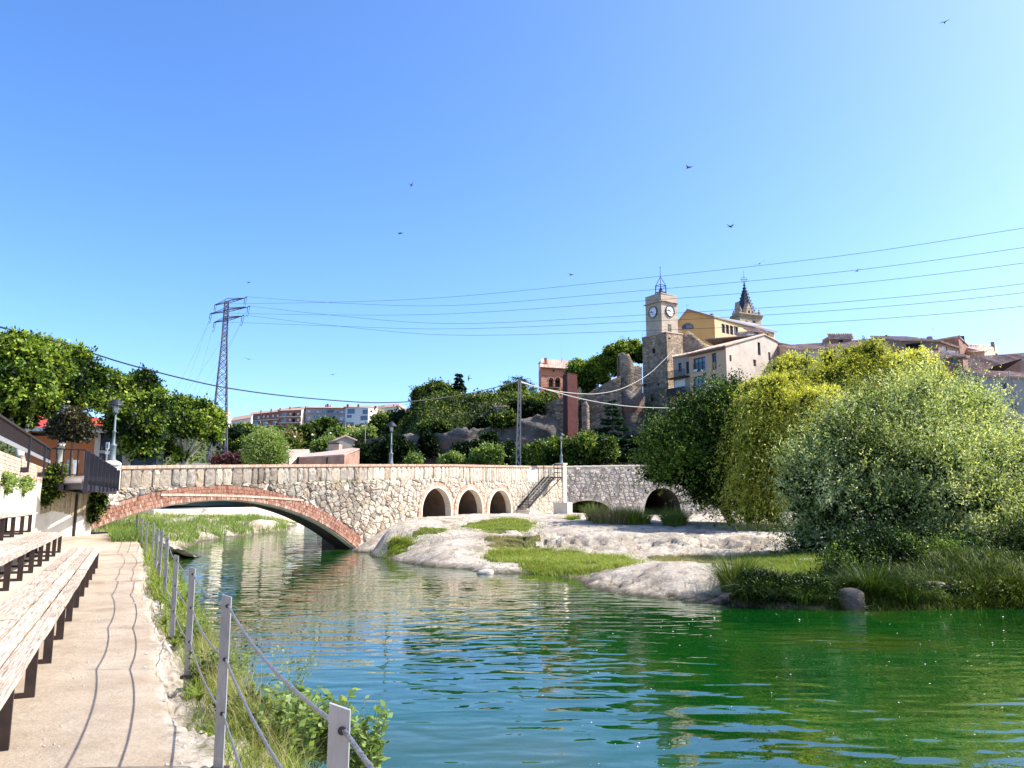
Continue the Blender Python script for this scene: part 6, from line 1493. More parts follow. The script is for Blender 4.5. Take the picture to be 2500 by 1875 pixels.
t, Pp = house('low_tiled_house', 'low house whose tiled roof shows just above the dark tree', 'house', [(1690, 98), (1722, 94), (1860, 100)], [985, 961, 972], 4, m_gable, {}, 'none', (2, 7, 0))
a, b, c = Pp; tiled(t, b, c, c + Vector((1, 5, 1.2)), b + Vector((1, 5, 1.2)), .3); mb = MB(); mb.prism([a + Vector((-.4, -.3, -.2)), b + Vector((0, -.3, .1)), b + Vector((1, 5, 1.4)), a + Vector((1, 5, 1))], (0, 0, .2)); mb.build('verge_roof', m_dark, t)
# --- town wall pieces and cliff
rocky('town_wall', 'old rubble wall rising beside the red brick lift shaft', 'wall', [(1270, 1003, 1150, 121), (1310, 988, 1150, 121), (1345, 982, 1150, 120), (1376, 968, 1150, 119), (1412, 962, 1150, 119.5)], 120, 3, m_wallstone, 21, amp=.18, res=.7, top_rough=.1)
rocky('town_wall', 'sloping grey rampart climbing from the lift shaft to the ruined turret', 'wall', [(1405, 985, 1120, 121), (1430, 962, 1120, 120), (1470, 940, 1120, 119.5), (1500, 922, 1120, 119), (1520, 914, 1120, 119)], 120, 4, m_wallstone, 22, amp=.2, res=.7, top_rough=.1, slope=.10)
rocky('buttress', 'narrow brown buttress at the lower end of the grey rampart', 'wall', [(1421, 985, 1120, 118.6), (1434, 978, 1120, 118.2), (1440, 990, 1120, 118.6)], 118, 2, m_rub, 23, amp=.2, res=.5, top_rough=.2, slope=.12)
rocky('ruined_turret', 'ruined masonry turret with a broken top beside the clock tower', 'ruin', [(1515, 868, 1010, 122), (1518, 862, 1010, 121.6), (1526, 861, 1010, 121.4), (1529, 869, 1010, 121.4), (1534, 865, 1010, 121.4), (1541, 863, 1010, 121.5), (1543, 879, 1010, 121.5), (1548, 883, 1010, 121.7), (1550, 894, 1010, 121.8), (1560, 892, 1010, 122), (1570, 895, 1010, 122.2)], 121, 3, m_rub, 24, amp=.12, res=.25, top_rough=.35)
rocky('overhanging_rock', 'dark overhanging rock below the ruined turret', 'rock', [(1508, 955, 1130, 121.5), (1530, 950, 1130, 119.8), (1550, 960, 1130, 120.3), (1575, 962, 1130, 121.5)], 120, 3, m_cliff, 25, amp=1.1, res=.5)
rocky('cliff', None, None, [(800, 1092, 1180, 128), (870, 1078, 1180, 124), (935, 1064, 1180, 119), (1010, 1060, 1180, 118), (1085, 1054, 1180, 116), (1120, 1050, 1180, 115.5), (1160, 1047, 1180, 116), (1205, 1040, 1180, 118), (1240, 1034, 1180, 117.5), (1275, 1020, 1180, 118), (1330, 1010, 1180, 119), (1370, 1020, 1180, 120), (1420, 1060, 1180, 121), (1620, 1078, 1180, 121)], 118, 9, m_cliff, 26, kind='structure', amp=1.6, res=.6, top_rough=1.2, slope=-.02)
rocky('retaining_wall', 'stone retaining wall half hidden in the dark slope left of the cliff', 'wall', [(908, 1082, 1135, 119), (930, 1078, 1135, 118), (962, 1062, 1135, 118.5)], 118, 2, m_rub, 27, amp=.15, res=.6, top_rough=.1)
rocky('terrace_wall', 'grey terrace wall topped by a fence beside the round tree', 'wall', [(1205, 990, 1030, 124), (1290, 992, 1030, 123)], 123, 2, m_wallstone, 28, amp=.1, res=.7, top_rough=.05)
# --- red brick lift shaft
m_liftb = brickmat('dark_red_brick', (.085, .014, .012), (.11, .02, .016), (.05, .015, .013), .5, .14, .02, 'XY', .02)
ls = thing('lift_shaft', 'tall plain dark red brick lift shaft in front of the town wall', 'tower', tuple(lvl(at(1390, 1080, 114), 2)))
a, b, c = lvl(at(1375, 912, 115), 0), lvl(at(1385, 912, 112.6), 0), lvl(at(1409, 912, 114.2), 0); zt_ = zat(914, 113.5)
mb = MB(); mb.prism([lvl(p, 1) for p in (a, b, c, c + Vector((-.7, 2.4, 0)), a + Vector((0, 1.2, 0)))], (0, 0, zt_ - 1)); mb.build('shaft', m_liftb, ls)
mb = MB(); cc = (a + c) / 2; mb.prism([lvl(p + (p - cc) * .03, zt_) for p in (a, b, c, c + Vector((-.7, 2.4, 0)), a + Vector((0, 1.2, 0)))], (0, 0, .12)); mb.build('cap', m_liftb, ls)
# --- salmon house with twin arches
m_salmon = M('salmon_render', (.60, .22, .12), (.66, .27, .15), .6, .9)
m_ashlar = brickmat('painted_ashlar', (.46, .15, .09), (.50, .17, .10), (.68, .36, .23), .62, .34, .07, 'XY', .01)
sh = thing('salmon_house', 'salmon house with a pair of arched loggias and a tiled roof above the cliff', 'house', tuple(lvl(at(1360, 980, 150), 16)))
Yh = 150.; A_, B2, C2 = at(1315, 887, Yh + 6), at(1321, 895, Yh), at(1418, 895, Yh + 3)
facade(sh, A_, B2, 14, B2.z, B2.z, [], m_salmon, wname='side_wall')
Ps, Ls, Us, Ns = facade(sh, B2, C2, 14, B2.z, B2.z, [(1340, 1351, 928, 945, 'win'), (1355, 1368, 928, 945, 'void'), (1341, 1351, 956, 974, 'win'), (1400, 1408, 928, 945, 'shut')], m_ashlar, depth=.5)
mb = MB(); zt_ = B2.z; mb.obox(Ps(0, zt_ - 1.75, .002), Us * Ls, Ns * .04, (0, 0, 1.7)); mb.build('frieze', m_salmon, sh)
for x, rr, mat_ in ((1345.5, .49, m_glass), (1361.5, .53, m_void)):
    u_, z_ = face_uv(lvl(B2, 0), lvl(C2, 0), x, 928.5); mb = MB(); mb.prism([Ps(u_ + rr * math.cos(math.pi * k / 12), z_ + rr * 1.15 * math.sin(math.pi * k / 12), .045) for k in range(13)], Ns * .012); mb.build('arch_head', mat_, sh)
    m_ = MB(); K = 12
    for k in range(K):
        t0, t1 = math.pi * k / K, math.pi * (k + 1) / K
        m_.prism([Ps(u_ + r_ * math.cos(tt_), z_ + r_ * 1.12 * math.sin(tt_), .045) for r_, tt_ in ((rr, t0), (rr + .14, t0), (rr + .14, t1), (rr, t1))], Ns * .05)
    m_.build('arch_moulding', m_salmon, sh)
u_, z_ = face_uv(lvl(B2, 0), lvl(C2, 0), 1351, 905); MB().prism([Ps(u_ + .22 * math.cos(2 * math.pi * k / 12), z_ + .22 * math.sin(2 * math.pi * k / 12), .05) for k in range(12)], Ns * .03).build('round_emblem', m_dark, sh)
u_, z_ = face_uv(lvl(B2, 0), lvl(C2, 0), 1336, 946); mb = MB(); mb.obox(Ps(u_, z_ + .9, .25), Us * 2.6, Ns * .04, (0, 0, .05)); k = 0
while k < 2.6: mb.obox(Ps(u_ + k, z_, .25), Us * .03, Ns * .03, (0, 0, .9)); k += .16
mb.obox(Ps(u_, z_ - .08, 0), Us * 2.6, Ns * .3, (0, 0, .08)); mb.build('balcony_rail', m_dark, sh)
tiled(sh, B2, lvl(C2, B2.z), lvl(C2, B2.z) + Vector((0, 4, 2.2)), B2 + Vector((.4, 4, 2.2)), .55, .12, .3)
tiled(sh, A_ * 1, B2, B2 + Vector((.4, 4, 2.2)), B2 + Vector((.5, 4.2, 2.2)), .1, .1, .3, ribs=False)
mb = MB(); mb.prism([lvl(A_, 14), lvl(C2 + Vector((0, 6, 0)), 14), C2 + Vector((0, 6, 0)), A_], (0, .2, 0)); mb.build('rear_wall', m_salmon, sh)
chimneys(sh, [(1332, 874, 892, 6.5)], Yh + 1.5, m_salmon); 
mb = MB(); mb.prism([lvl(at(1284, 975, 148), 15), lvl(at(1322, 975, 148), 15), lvl(at(1322, 975, 148), zat(975, 148)), lvl(at(1284, 975, 148), zat(977, 148))], (0, 3, 0)); tag(mb.build('garden_wall', m_salmon), 'low salmon garden wall left of the salmon house', 'wall')
aer = MB(); p_ = at(1371, 884, 152); aer.tube([p_, lvl(p_, zat(839, 152))], [.05, .02], 4); aer.tube([lvl(p_ + Vector((.25, 0, 0)), p_.z), lvl(p_ + Vector((.25, 0, 0)), zat(872, 152))], .03, 4); aer.build('mast', m_wirepale, sh)
t, Pp = house('small_house', 'small pale house glimpsed behind the pollard trees right of the lift shaft', 'house', [(1408, 152), (1447, 150)], [938, 938], 14, m_yel, {0: [(1431, 1438, 946, 958, 'void')]}, 'shed', (0, 6, 0), rise=.8)
# villa with open top floor behind the big tree
m_villa = M('brown_villa_render', (.30, .25, .20), (.38, .32, .26), .7, .9)
t = thing('hill_villa', 'brown villa with an open gallery under a flat hipped roof behind the big round tree', 'house', tuple(lvl(at(1140, 990, 150), 14)))
A_, B2, C2 = at(1108, 967, 152), at(1150, 967, 148), at(1171, 967, 152)
facade(t, A_, B2, 12, A_.z, A_.z, [(1137, 1147, 987, 1000, 'void'), (1138, 1148, 970, 979, 'void')], m_villa); facade(t, B2, C2, 12, A_.z, A_.z, [(1151, 1156, 970, 979, 'void'), (1159, 1164, 970, 979, 'void')], m_villa)
pk = at(1095, 955, 156); mb = MB(); e1_, e2_, e3_ = A_ + Vector((-2, -.5, .1)), B2 + Vector((.2, -1.2, .1)), C2 + Vector((1, 0, .1))
mb.add([e1_, e2_, e3_, lvl(C2 + Vector((-4, 8, 0)), A_.z + .1), pk, e1_ - Vector((0, 0, .15)), e2_ - Vector((0, 0, .15)), e3_ - Vector((0, 0, .15))], [(0, 1, 4), (1, 2, 4), (2, 3, 4), (0, 5, 6, 1), (1, 6, 7, 2), (5, 7, 6)]); mb.build('roof', m_tile, t)
mb = MB(); mb.prism([B2 + Vector((-3, -.8, -2.1)), B2 + Vector((.5, -1, -2.1)), C2 + Vector((.6, -.2, -2.1)), C2 + Vector((0, 1, -2.1))], (0, 0, .25)); mb.build('floor_slab', m_pylonb, t)
chimneys(t, [(1099, 944, 957, 5)], 152, m_villa); mb = MB(); p_ = at(1101, 958, 152); mb.tube([p_, lvl(p_, zat(925, 152))], .02, 4); mb.build('aerial', m_wirepale, t)
# --- houses on the right, above the willows
m_brownb = brickmat('brown_brick', (.26, .13, .09), (.33, .17, .12), (.34, .24, .18), .3, .1, .012, 'XY')
m_brownr = M('brown_render', (.26, .17, .13), (.34, .23, .18), .9, .95)
m_creamr = M('warm_cream_render', (.52, .42, .32), (.60, .50, .39), .6, .9)
m_greyp = M('grey_pink_render', (.40, .35, .32), (.48, .43, .39), .5, .95, .008, 8, stain=((.34, .29, .26), .4, .55, .8))
t, Pp = house('loggia_turret', 'small brick turret with a flared tile cornice on the roofline left of the willow top', 'turret', [(2027, 112), (2079, 110)], [822, 822], 8, m_brownb, {0: [(2047, 2058, 830, 841, 'void')]}, 'flat', (0, 3, 0), rmat=m_tile)
tiled(t, Pp[0], Pp[1], Pp[1] + Vector((0, .3, .5)), Pp[0] + Vector((0, .3, .5)), .5, .1, .26)
t, Pp = house('long_roofed_house', 'long low roofline behind the yellow willow', 'house', [(1948, 112), (2120, 104), (2205, 100)], [856, 846, 838], 4, m_creamr, {}, 'shed', (0, 8, 0), rise=2.2)
chimneys(t, [(2127, 828, 842, 5), (2165, 818, 836, 4), (2171, 820, 836, 2.4)], 104, m_iron)
t, Pp = house('brown_house', 'dark brown rendered house with a broken lean-to at the top of the willow', 'house', [(2200, 98), (2290, 96), (2339, 99)], [832, 834, 850], 4, [m_brownr, m_brownr], {0: [(2212, 2250, 838, 858, 'void')], 1: [(2300, 2313, 845, 862, 'pale')]}, 'shed', (0, 8, 0), rise=2.2)
chimneys(t, [(2270, 822, 834, 10)], 98, m_brownr)
t, Pp = house('brick_gable_house', 'brick house with a steep gable behind the brown house', 'house', [(2282, 108), (2340, 102), (2364, 106)], [833, 823, 845], 4, [m_brownb, m_brownb], {}, 'none', (0, 8, 0))
a, b, c = Pp; tiled(t, a, b, b + Vector((.5, 4, .4)), a + Vector((.5, 4, .4)), .3); tiled(t, b, c, c + Vector((.5, 5, .2)), b + Vector((.5, 5, .2)), .2, ribs=False)
chimneys(t, [(2348, 821, 830, 9)], 104, m_dark)
t, Pp = house('brick_house', 'dark brown brick house with a small blue framed window below a white tank', 'house', [(2270, 86), (2350, 84), (2362, 87)], [874, 871, 872], 2, [m_brownb, m_brownb], {0: [(2323, 2332, 875, 886, 'blue'), (2325, 2341, 929, 950, 'win')]}, 'shed', (0, 4, 0), rise=1.3)
pz = at(2318, 866, 86); mb = MB(); mb.prism([pz, pz + Vector((.65, 0, 0)), pz + Vector((.75, .5, 0)), pz + Vector((0, .5, 0))], (0, 0, .38)); mb.prism([pz + Vector((-.05, -.05, .38)), pz + Vector((.7, -.05, .38)), pz + Vector((.8, .55, .38)), pz + Vector((-.05, .55, .38))], (0, 0, .06)); tag(mb.build('water_tank', m_white), 'small white tank standing on the roof of the brown brick house', 'tank')
t, Pp = house('cream_house', 'cream house with brown shutters and a chimney near the right edge', 'house', [(2360, 104), (2403, 99), (2436, 103)], [864, 858, 846], 3, [m_creamr, m_creamr], {0: [(2366, 2379, 871, 890, 'shut')], 1: [(2410, 2418, 871, 885, 'shut'), (2424, 2428, 869, 882, 'shut'), (2431, 2436, 863, 881, 'shut')]}, 'none', (1, 7, 0))
a, b, c = Pp; tiled(t, a, b, c + Vector((0, .3, .1)), a + Vector((2, 5.5, 2.4)), .3); chimneys(t, [(2424, 835, 849, 6)], 102, m_brownr)
mb = MB(); p_ = at(2434, 846, 103); mb.tube([p_, lvl(p_, zat(826, 103))], .02, 4); mb.tube([lvl(p_, zat(828, 103)) - Vector((.6, 0, 0)), lvl(p_, zat(828, 103)) + Vector((.5, 0, 0))], .02, 4); mb.tube([lvl(p_, zat(838, 103)), lvl(p_, zat(838, 103)) + Vector((.5, 0, 0))], .02, 4); mb.build('aerial', m_wirepale, t)
t, Pp = house('tiled_house', 'house with a wide pale tile roof sloping along the right edge', 'house', [(2352, 92), (2600, 84)], [909, 893], 2, m_creamr, {}, 'shed', (0, 6, 0), rise=2.5)
t, Pp = house('grey_pink_house', 'plain grey pink house wall with a drainpipe and small windows at the right edge', 'house', [(2352, 84), (2395, 80), (2640, 74)], [917, 919, 928], 1, [m_greyp, m_greyp], {0: [(2378, 2395, 929, 955, 'win')], 1: [(2444, 2459, 935, 952, 'win'), (2470, 2482, 987, 1002, 'shut')]}, 'shed', (0, 3.5, 0), rise=1.1)
A_ = Pp[1]; p_ = at(2463, 905, 78.0); mb = MB(); mb.tube([p_, lvl(p_, zat(960, 78)), lvl(p_ + Vector((.12, 0, 0)), zat(965, 78)), lvl(p_ + Vector((.15, 0, 0)), zat(1000, 78))], [.07, .07, .08, .10], 8); mb.build('drainpipe', m_gable, t)
t, Pp = house('brick_outhouse', 'low red brick outhouse with a pale roof at the lower right edge', 'outhouse', [(2426, 70), (2494, 66), (2560, 70)], [1014, 1030, 1026], 0, [m_brownb, m_greyp], {}, 'none', (0, 5, 0))
a, b, c = Pp; tiled(t, b, c, c + Vector((-2, 4, .8)), a + Vector((0, 0, .3)), .2)
t, Pp = house('timber_gable', 'brown gabled loft peeping over the wide tile roof at the right edge', 'house', [(2440, 88), (2490, 84), (2600, 84)], [912, 880, 878], 3, [m_brownr, m_brownr], {}, 'none', (0, 5, 0))
a, b, c = Pp; mb = MB(); mb.prism([a + Vector((0, -.3, .0)), b + Vector((0, -.3, 0)), b + Vector((0, 5, 0)), a + Vector((0, 5, 0))], (0, 0, .15)); mb.build('roof', m_iron, t)
# ---------------------------------------------------------------- lattice pylon, poles and cables
YP = 140.
py_t = thing('pylon', 'tall dark lattice electricity pylon with three cross arms', 'pylon', tuple(lvl(at(525, 1133, YP), 2)))
cx0 = at(527, 1133, YP); topx = at(557, 736, YP); zt_ = topx.z; zb_ = 2.0; c_ = Vector((at(540, 1000, YP).x * 0 + (cx0.x + topx.x) / 2, YP, 0))
zk = zat(828, YP)
def hw(z): return 2.35 + (.62 - 2.35) * min(1, (z - 3.8) / (zk - 3.8)) if z < zk else .62 + (.48 - .62) * (z - zk) / (zt_ - zk)
rotp = R(28)
def cn(k, z): a = rotp + math.pi / 2 * k + math.pi / 4; return lvl(c_ + Vector((math.cos(a), math.sin(a), 0)) * hw(z) * 1.0, z)
lg = MB()
for k in range(4): lg.tube([cn(k, zb_), cn(k, zk), cn(k, zt_)], [.14, .10, .08], 4)
lg.build('legs', m_pylon, py_t)
br = MB(); z = zb_
while z < zt_ - .3:
    h = max(.7, hw(z) * 1.25); z2 = min(zt_, z + h)
    for k in range(4):
        k2 = (k + 1) % 4; br.beam(cn(k, z), cn(k2, z2), .09, .09); br.beam(cn(k2, z), cn(k, z2), .09, .09)
        if int((z - zb_) / 3) != int((z2 - zb_) / 3): br.beam(cn(k, z2), cn(k2, z2), .08, .08)
    z = z2
tag(br.build('bracing', m_pylon, py_t))
arms = [((523, 732), (600, 741)), ((512, 751), (607, 766)), ((521, 774), (593, 786))]
ends = []
for i, ((x0, y0), (x1, y1)) in enumerate(arms):
    a = at(x0 + 2, y0, YP + 2.6); b = at(x1 - 3, y1, YP - 2.6); a.z = b.z = (a.z + b.z) / 2
    ax = (b - a).normalized(); sd = Vector((-ax.y, ax.x, 0)); mb = MB(); mid = (a + b) / 2
    for s_ in (-1, 1): mb.tube([a, mid + sd * .5 * s_, b], .075, 4)
    for s_ in (-1, 1): mb.tube([a, mid + sd * .5 * s_ + Vector((0, 0, .5)), b], .06, 4)
    for k in range(1, 8): p_ = a.lerp(b, k / 8); wd = .5 * (1 - abs(k / 4 - 1)); mb.beam(p_ - sd * wd, p_ + sd * wd, .05, .05)
    mb.build('cross_arm', m_pylon, py_t)
    for e in (a, b):
        ins = MB(); dr = Vector((1.1, -1.6, -.1)).normalized(); ins.tube([e, e + dr * 1.4], .08, 6); ins.tube([e, e + Vector((-.2, .3, -1.0))], .06, 5); ins.build('insulator', m_iron, py_t)
        j = MB(); j.tube([e + Vector((-.4, .5, -1.3)) + (e + dr * 1.4 - e - Vector((-.4, .5, -1.3))) * t_ + Vector((0, 0, -1.3 * 4 * t_ * (1 - t_) * .8)) for t_ in [k / 8 for k in range(9)]], .035, 4); j.build('jumper_cable', m_iron, py_t)
        ends.append((e + dr * 1.4, e + Vector((-.4, .5, -1.3))))
def wire(label, a, b, sag, r, mat, group, n=26):
    mb = MB(); pts = [Vector(a).lerp(Vector(b), i / n) + Vector((0, 0, -4 * sag * (i / n) * (1 - i / n))) for i in range(n + 1)]
    mb.tube(pts, r, 5, False); o = mb.build('power_line', mat); return tag(o, label, 'cable', group)
tgt = [(555, 0), (603, 1), (641, 2), (692, 3), (714, 4), (747, 5)]; order = [0, 1, 2, 3, 4, 5]
nmw = ['topmost', 'second', 'third', 'fourth', 'fifth', 'lowest']
def smooth_path(pts, k=6):
    out = []
    for i in range(len(pts) - 1):
        p0, p1, p2, p3 = pts[max(i - 1, 0)], pts[i], pts[i + 1], pts[min(i + 2, len(pts) - 1)]
        for j in range(k): t = j / k; out.append(.5 * ((2 * p1) + (-p0 + p2) * t + (2 * p0 - 5 * p1 + 4 * p2 - p3) * t * t + (-p0 + 3 * p1 - 3 * p2 + p3) * t ** 3))
    return out + [pts[-1]]
def a_y(p):
    b = (p.z - CAM_H) / p.y; return 937.5 - FPX * math.tan(math.atan(b) - PITCH)
for i, (ty, _) in enumerate(tgt):
    a = ends[order[i]][0]; Yd = 62 + 4 * (i % 2); b = at(2520, ty - 1, Yd); d_ = (b - a); b2 = a + d_ * 1.25 + Vector((0, 0, 1.5)); L = d_.length
    # sag so that the wire passes the level seen at the middle of the photo
    my = [687, 703, 726, 752, 777, 802][i] if False else None
    m1, m2 = (725, 746, 766, 790, 803, 818)[i], (681, 711, 736, 770, 786, 808)[i]
    pts_ = [a, at(820, (a_y(a) + m1) / 2 + (4, 4, 4, 2, 2, 2)[i], 122), at(1100, m1, 106), at(1550, m2, 88), at(2050, (m2 + ty) / 2 + 7, 74), at(2530, ty - 3, 64), at(3000, ty - 75, 54)]
    tag(MB().tube(smooth_path(pts_), .020, 4, False).build('power_line', m_wire), '%s of the six thin wires running from the pylon to the right' % nmw[i], 'cable', 'six wires right of the pylon')
for i in range(6):
    a = ends[i][1]; b = at(395 + 14 * i, 1005 + 3 * i, 330)
    wire('faint wire dropping from the pylon behind the plane trees, number %s from the left' % ('one two three four five six'.split()[i]), a, b, 2.0, .016, m_pylonb, 'faint wires left of the pylon', 12)
pole = thing('lattice_pole', 'pale concrete lattice pole standing behind the bridge parapet', 'utility pole', tuple(lvl(at(1262, 1133, 66), 2)))
Yq = 66.; zt_ = zat(927, Yq); pb = lvl(at(1264, 1133, Yq), 2.2); xt = at(1269, 930, Yq).x
mb = MB(); wb, wt = sz(12, Yq), sz(5, Yq)
for s_ in (-1, 1):
    mb.beam((at(1264, 1133, Yq).x + s_ * wb / 2, Yq, 2.2), (xt + s_ * wt / 2, Yq, zt_), .10, .22)
mb.build('upright', m_pylonb, pole); mb = MB()
for k in range(17):
    t0, t1 = k / 17, (k + 1) / 17; f = lambda t_, s_: Vector((at(1264, 1133, Yq).x * (1 - t_) + xt * t_ + s_ * (wb * (1 - t_) + wt * t_) / 2, Yq, 2.2 + (zt_ - 2.2) * t_))
    s_ = 1 if k % 2 else -1; mb.beam(f(t0, -s_), f(t1, s_), .06, .14)
mb.build('lattice', m_pylonb, pole)
ptop = Vector((xt, Yq - .1, zt_ - .35))
wire('thick black cable sagging from the upper left corner across to the lattice pole', at(-10, 796, 34), ptop, 0, .028, m_wire, 'cables on the lattice pole', 2)
bpy.data.objects.remove([o for o in COL.objects if o.name.startswith('power_line')][-1])
# the long cable: follow the sagging curve between its two poles
P0, Pm = at(-10, 796, 30), ptop
pts = []
obs = [(-10, 796), (150, 838), (300, 886), (450, 925), (560, 948), (700, 967), (850, 980), (935, 983), (1030, 978), (1120, 965), (1200, 948), (1267, 930)]
for i, (x, y) in enumerate(obs): pts.append(at(x, y, 30 + (66 - 30) * (x + 10) / 1277))
def smooth_path(pts, k=6):
    out = []
    for i in range(len(pts) - 1):
        p0, p1, p2, p3 = pts[max(i - 1, 0)], pts[i], pts[i + 1], pts[min(i + 2, len(pts) - 1)]
        for j in range(k): t = j / k; out.append(.5 * ((2 * p1) + (-p0 + p2) * t + (2 * p0 - 5 * p1 + 4 * p2 - p3) * t * t + (-p0 + 3 * p1 - 3 * p2 + p3) * t ** 3))
    return out + [pts[-1]]
tag(MB().tube(smooth_path(pts), [.04 + .0 * i for i in range(len(obs) * 6 - 5)], 5, False).build('power_line', m_wire), 'thick black cable sagging from the upper left corner to the lattice pole', 'cable', 'cables on the lattice pole')
def pathwire(label, obs, r, mat):
    tag(MB().tube(smooth_path([at(*o) for o in obs]), r, 5, False).build('power_line', mat), label, 'cable', 'cables on the lattice pole')
pathwire('pale cable looping from the lattice pole up to the stone tower base', [(1270, 931, 66), (1330, 950, 78), (1400, 960, 92), (1460, 961, 103), (1520, 948, 112), (1580, 916, 118), (1620, 880, 121), (1649, 849, 123)], .045, m_wirepale)
pathwire('pale cable running from the lattice pole to the low tiled house', [(1270, 933, 66), (1330, 950, 72), (1420, 974, 80), (1500, 988, 87), (1580, 995, 93), (1700, 997, 98)], .045, m_wirepale)
for lab, x, y0, y1, Y in (('short pale post standing below the cliff', 1289, 1085, 1135, 75), ('slim pale post left of the lift shaft', 1351, 1062, 1115, 80), ('pale pole on the slope left of the middle lamp', 891, 1035, 1090, 118)):
    a = at(x, y1, Y); tag(MB().tube([lvl(a, 2), lvl(a, zat(y0, Y))], .06, 6).build('pole', m_pylonb), lab, 'pole', 'slim posts below the cliff')
def small_lamp(label, x, y0, y1, Y):
    t = thing('path_lamp', label, 'lamp', tuple(lvl(at(x, y1, Y), zat(y1, Y) - 1)), 'white globe lamps on the slope'); a = at(x, y0, Y)
    MB().tube([lvl(a, zat(y1, Y) - 1), a], .05, 5).build('pole', m_dark, t); MB().lathe(a, [(0, -.15), (.2, -.05), (.25, .1), (.18, .28), (0, .33)], 8).build('globe', m_white, t)
for lab, x, y0, y1, Y in (('white globe lamp on the slope left of the tallest slope lamp', 719, 1068, 1082, 150), ('tallest white globe lamp on the slope above the workshop', 762, 1063, 1095, 145), ('white globe lamp below the grey apartment block', 806, 1059, 1070, 160), ('white globe lamp above the gabled house', 853, 1053, 1064, 165), ('white globe lamp right of the pale pole', 903, 1059, 1070, 150), ('leftmost white globe lamp beside the bright round bush', 680, 1073, 1085, 150)): small_lamp(lab, x, y0, y1, Y)
t = thing('street_lamp', 'modern street lamp with a round head on the terrace left of the salmon house', 'street lamp', tuple(lvl(at(1301, 975, 146), 15))); MB().tube([lvl(at(1301, 975, 146), 15), at(1301, 966, 146)], .06, 5).build('pole', m_dark, t); MB().lathe(at(1303, 966, 146), [(0, -.2), (.45, 0), (.4, .3), (0, .35)], 8).build('lamp_head', m_dark, t)
# ---------------------------------------------------------------- trees and shrubs
G1 = 'plane trees on the left bank'
pl = LG['plane']
def ptree(label, blobs, base, ntw, seed, r0, **kw): return tree('plane_tree', label, 'tree', base, lumpy(shrink(blobs, .75), 10, .30, seed), pl, int(ntw * 1.3), 11, .38, .155, .12, r0, m_barkw, G1, seed, droop=.15, up=.25, blobs0=blobs, core=len(blobs), clump=.10, **kw)
g_ = 2.4
ptree('largest pollarded plane tree cut by the left edge of the picture', [B_(-20, 900, 30, 75), B_(40, 890, 30, 68), B_(95, 895, 31, 56), B_(50, 960, 29, 68), B_(0, 975, 29, 68), B_(92, 985, 30, 42), B_(60, 1020, 30, 34)], lvl(at(57, 1110, 30), g_), 4600, 11, .22, fork=.25)
ptree('plane tree with a wide crown above the orange pavilion', [B_(165, 905, 35, 52), B_(205, 935, 35, 42), B_(160, 955, 34, 46), B_(196, 975, 35, 38), B_(125, 872, 36, 34), B_(222, 930, 35, 30)], lvl(at(140, 1120, 35), g_), 3400, 12, .2)
ptree('dark leafed plane tree behind the nearest lamp', [B_(262, 950, 43, 38), B_(300, 960, 43, 36), B_(345, 945, 44, 34), B_(258, 985, 42, 30), B_(378, 975, 44, 24), B_(300, 1000, 43, 34)], lvl(at(270, 1130, 43), g_), 3200, 13, .18)
ptree('plane tree with an ivy covered trunk right of the nearest lamp', [B_(320, 1010, 37, 42), B_(365, 1000, 37, 32), B_(300, 1045, 36, 36), B_(345, 1050, 36, 42), B_(330, 1090, 36, 30), B_(355, 1100, 36, 22)], lvl(at(305, 1140, 37), g_), 3000, 14, .26)
ptree('pollarded plane tree with bare lower limbs left of the pylon', [B_(430, 1010, 46, 40), B_(480, 1015, 46, 38), B_(515, 1030, 46, 28), B_(405, 1040, 46, 34), B_(460, 1045, 45, 40), B_(520, 1065, 45, 17), B_(395, 1100, 46, 22), B_(445, 1115, 46, 16)], lvl(at(438, 1140, 46), g_), 3600, 15, .2, nlim=8, fork=.4)
tree('round_topped_tree', 'small dark round headed tree in front of the orange pavilion', 'tree', lvl(at(176, 1160, 28), g_ - .1), [B_(160, 1052, 28, 32, 1, .9), B_(188, 1050, 28, 26), B_(175, 1032, 28, 24), B_(198, 1060, 28, 15)], leafmat('copper_leaf', [(0, (.012, .014, .008)), (.6, (.035, .035, .014)), (1, (.14, .11, .03))], .3, .4), 1300, 8, .2, .11, .08, .045, m_bark, seed=16, nlim=3, fork=.75)
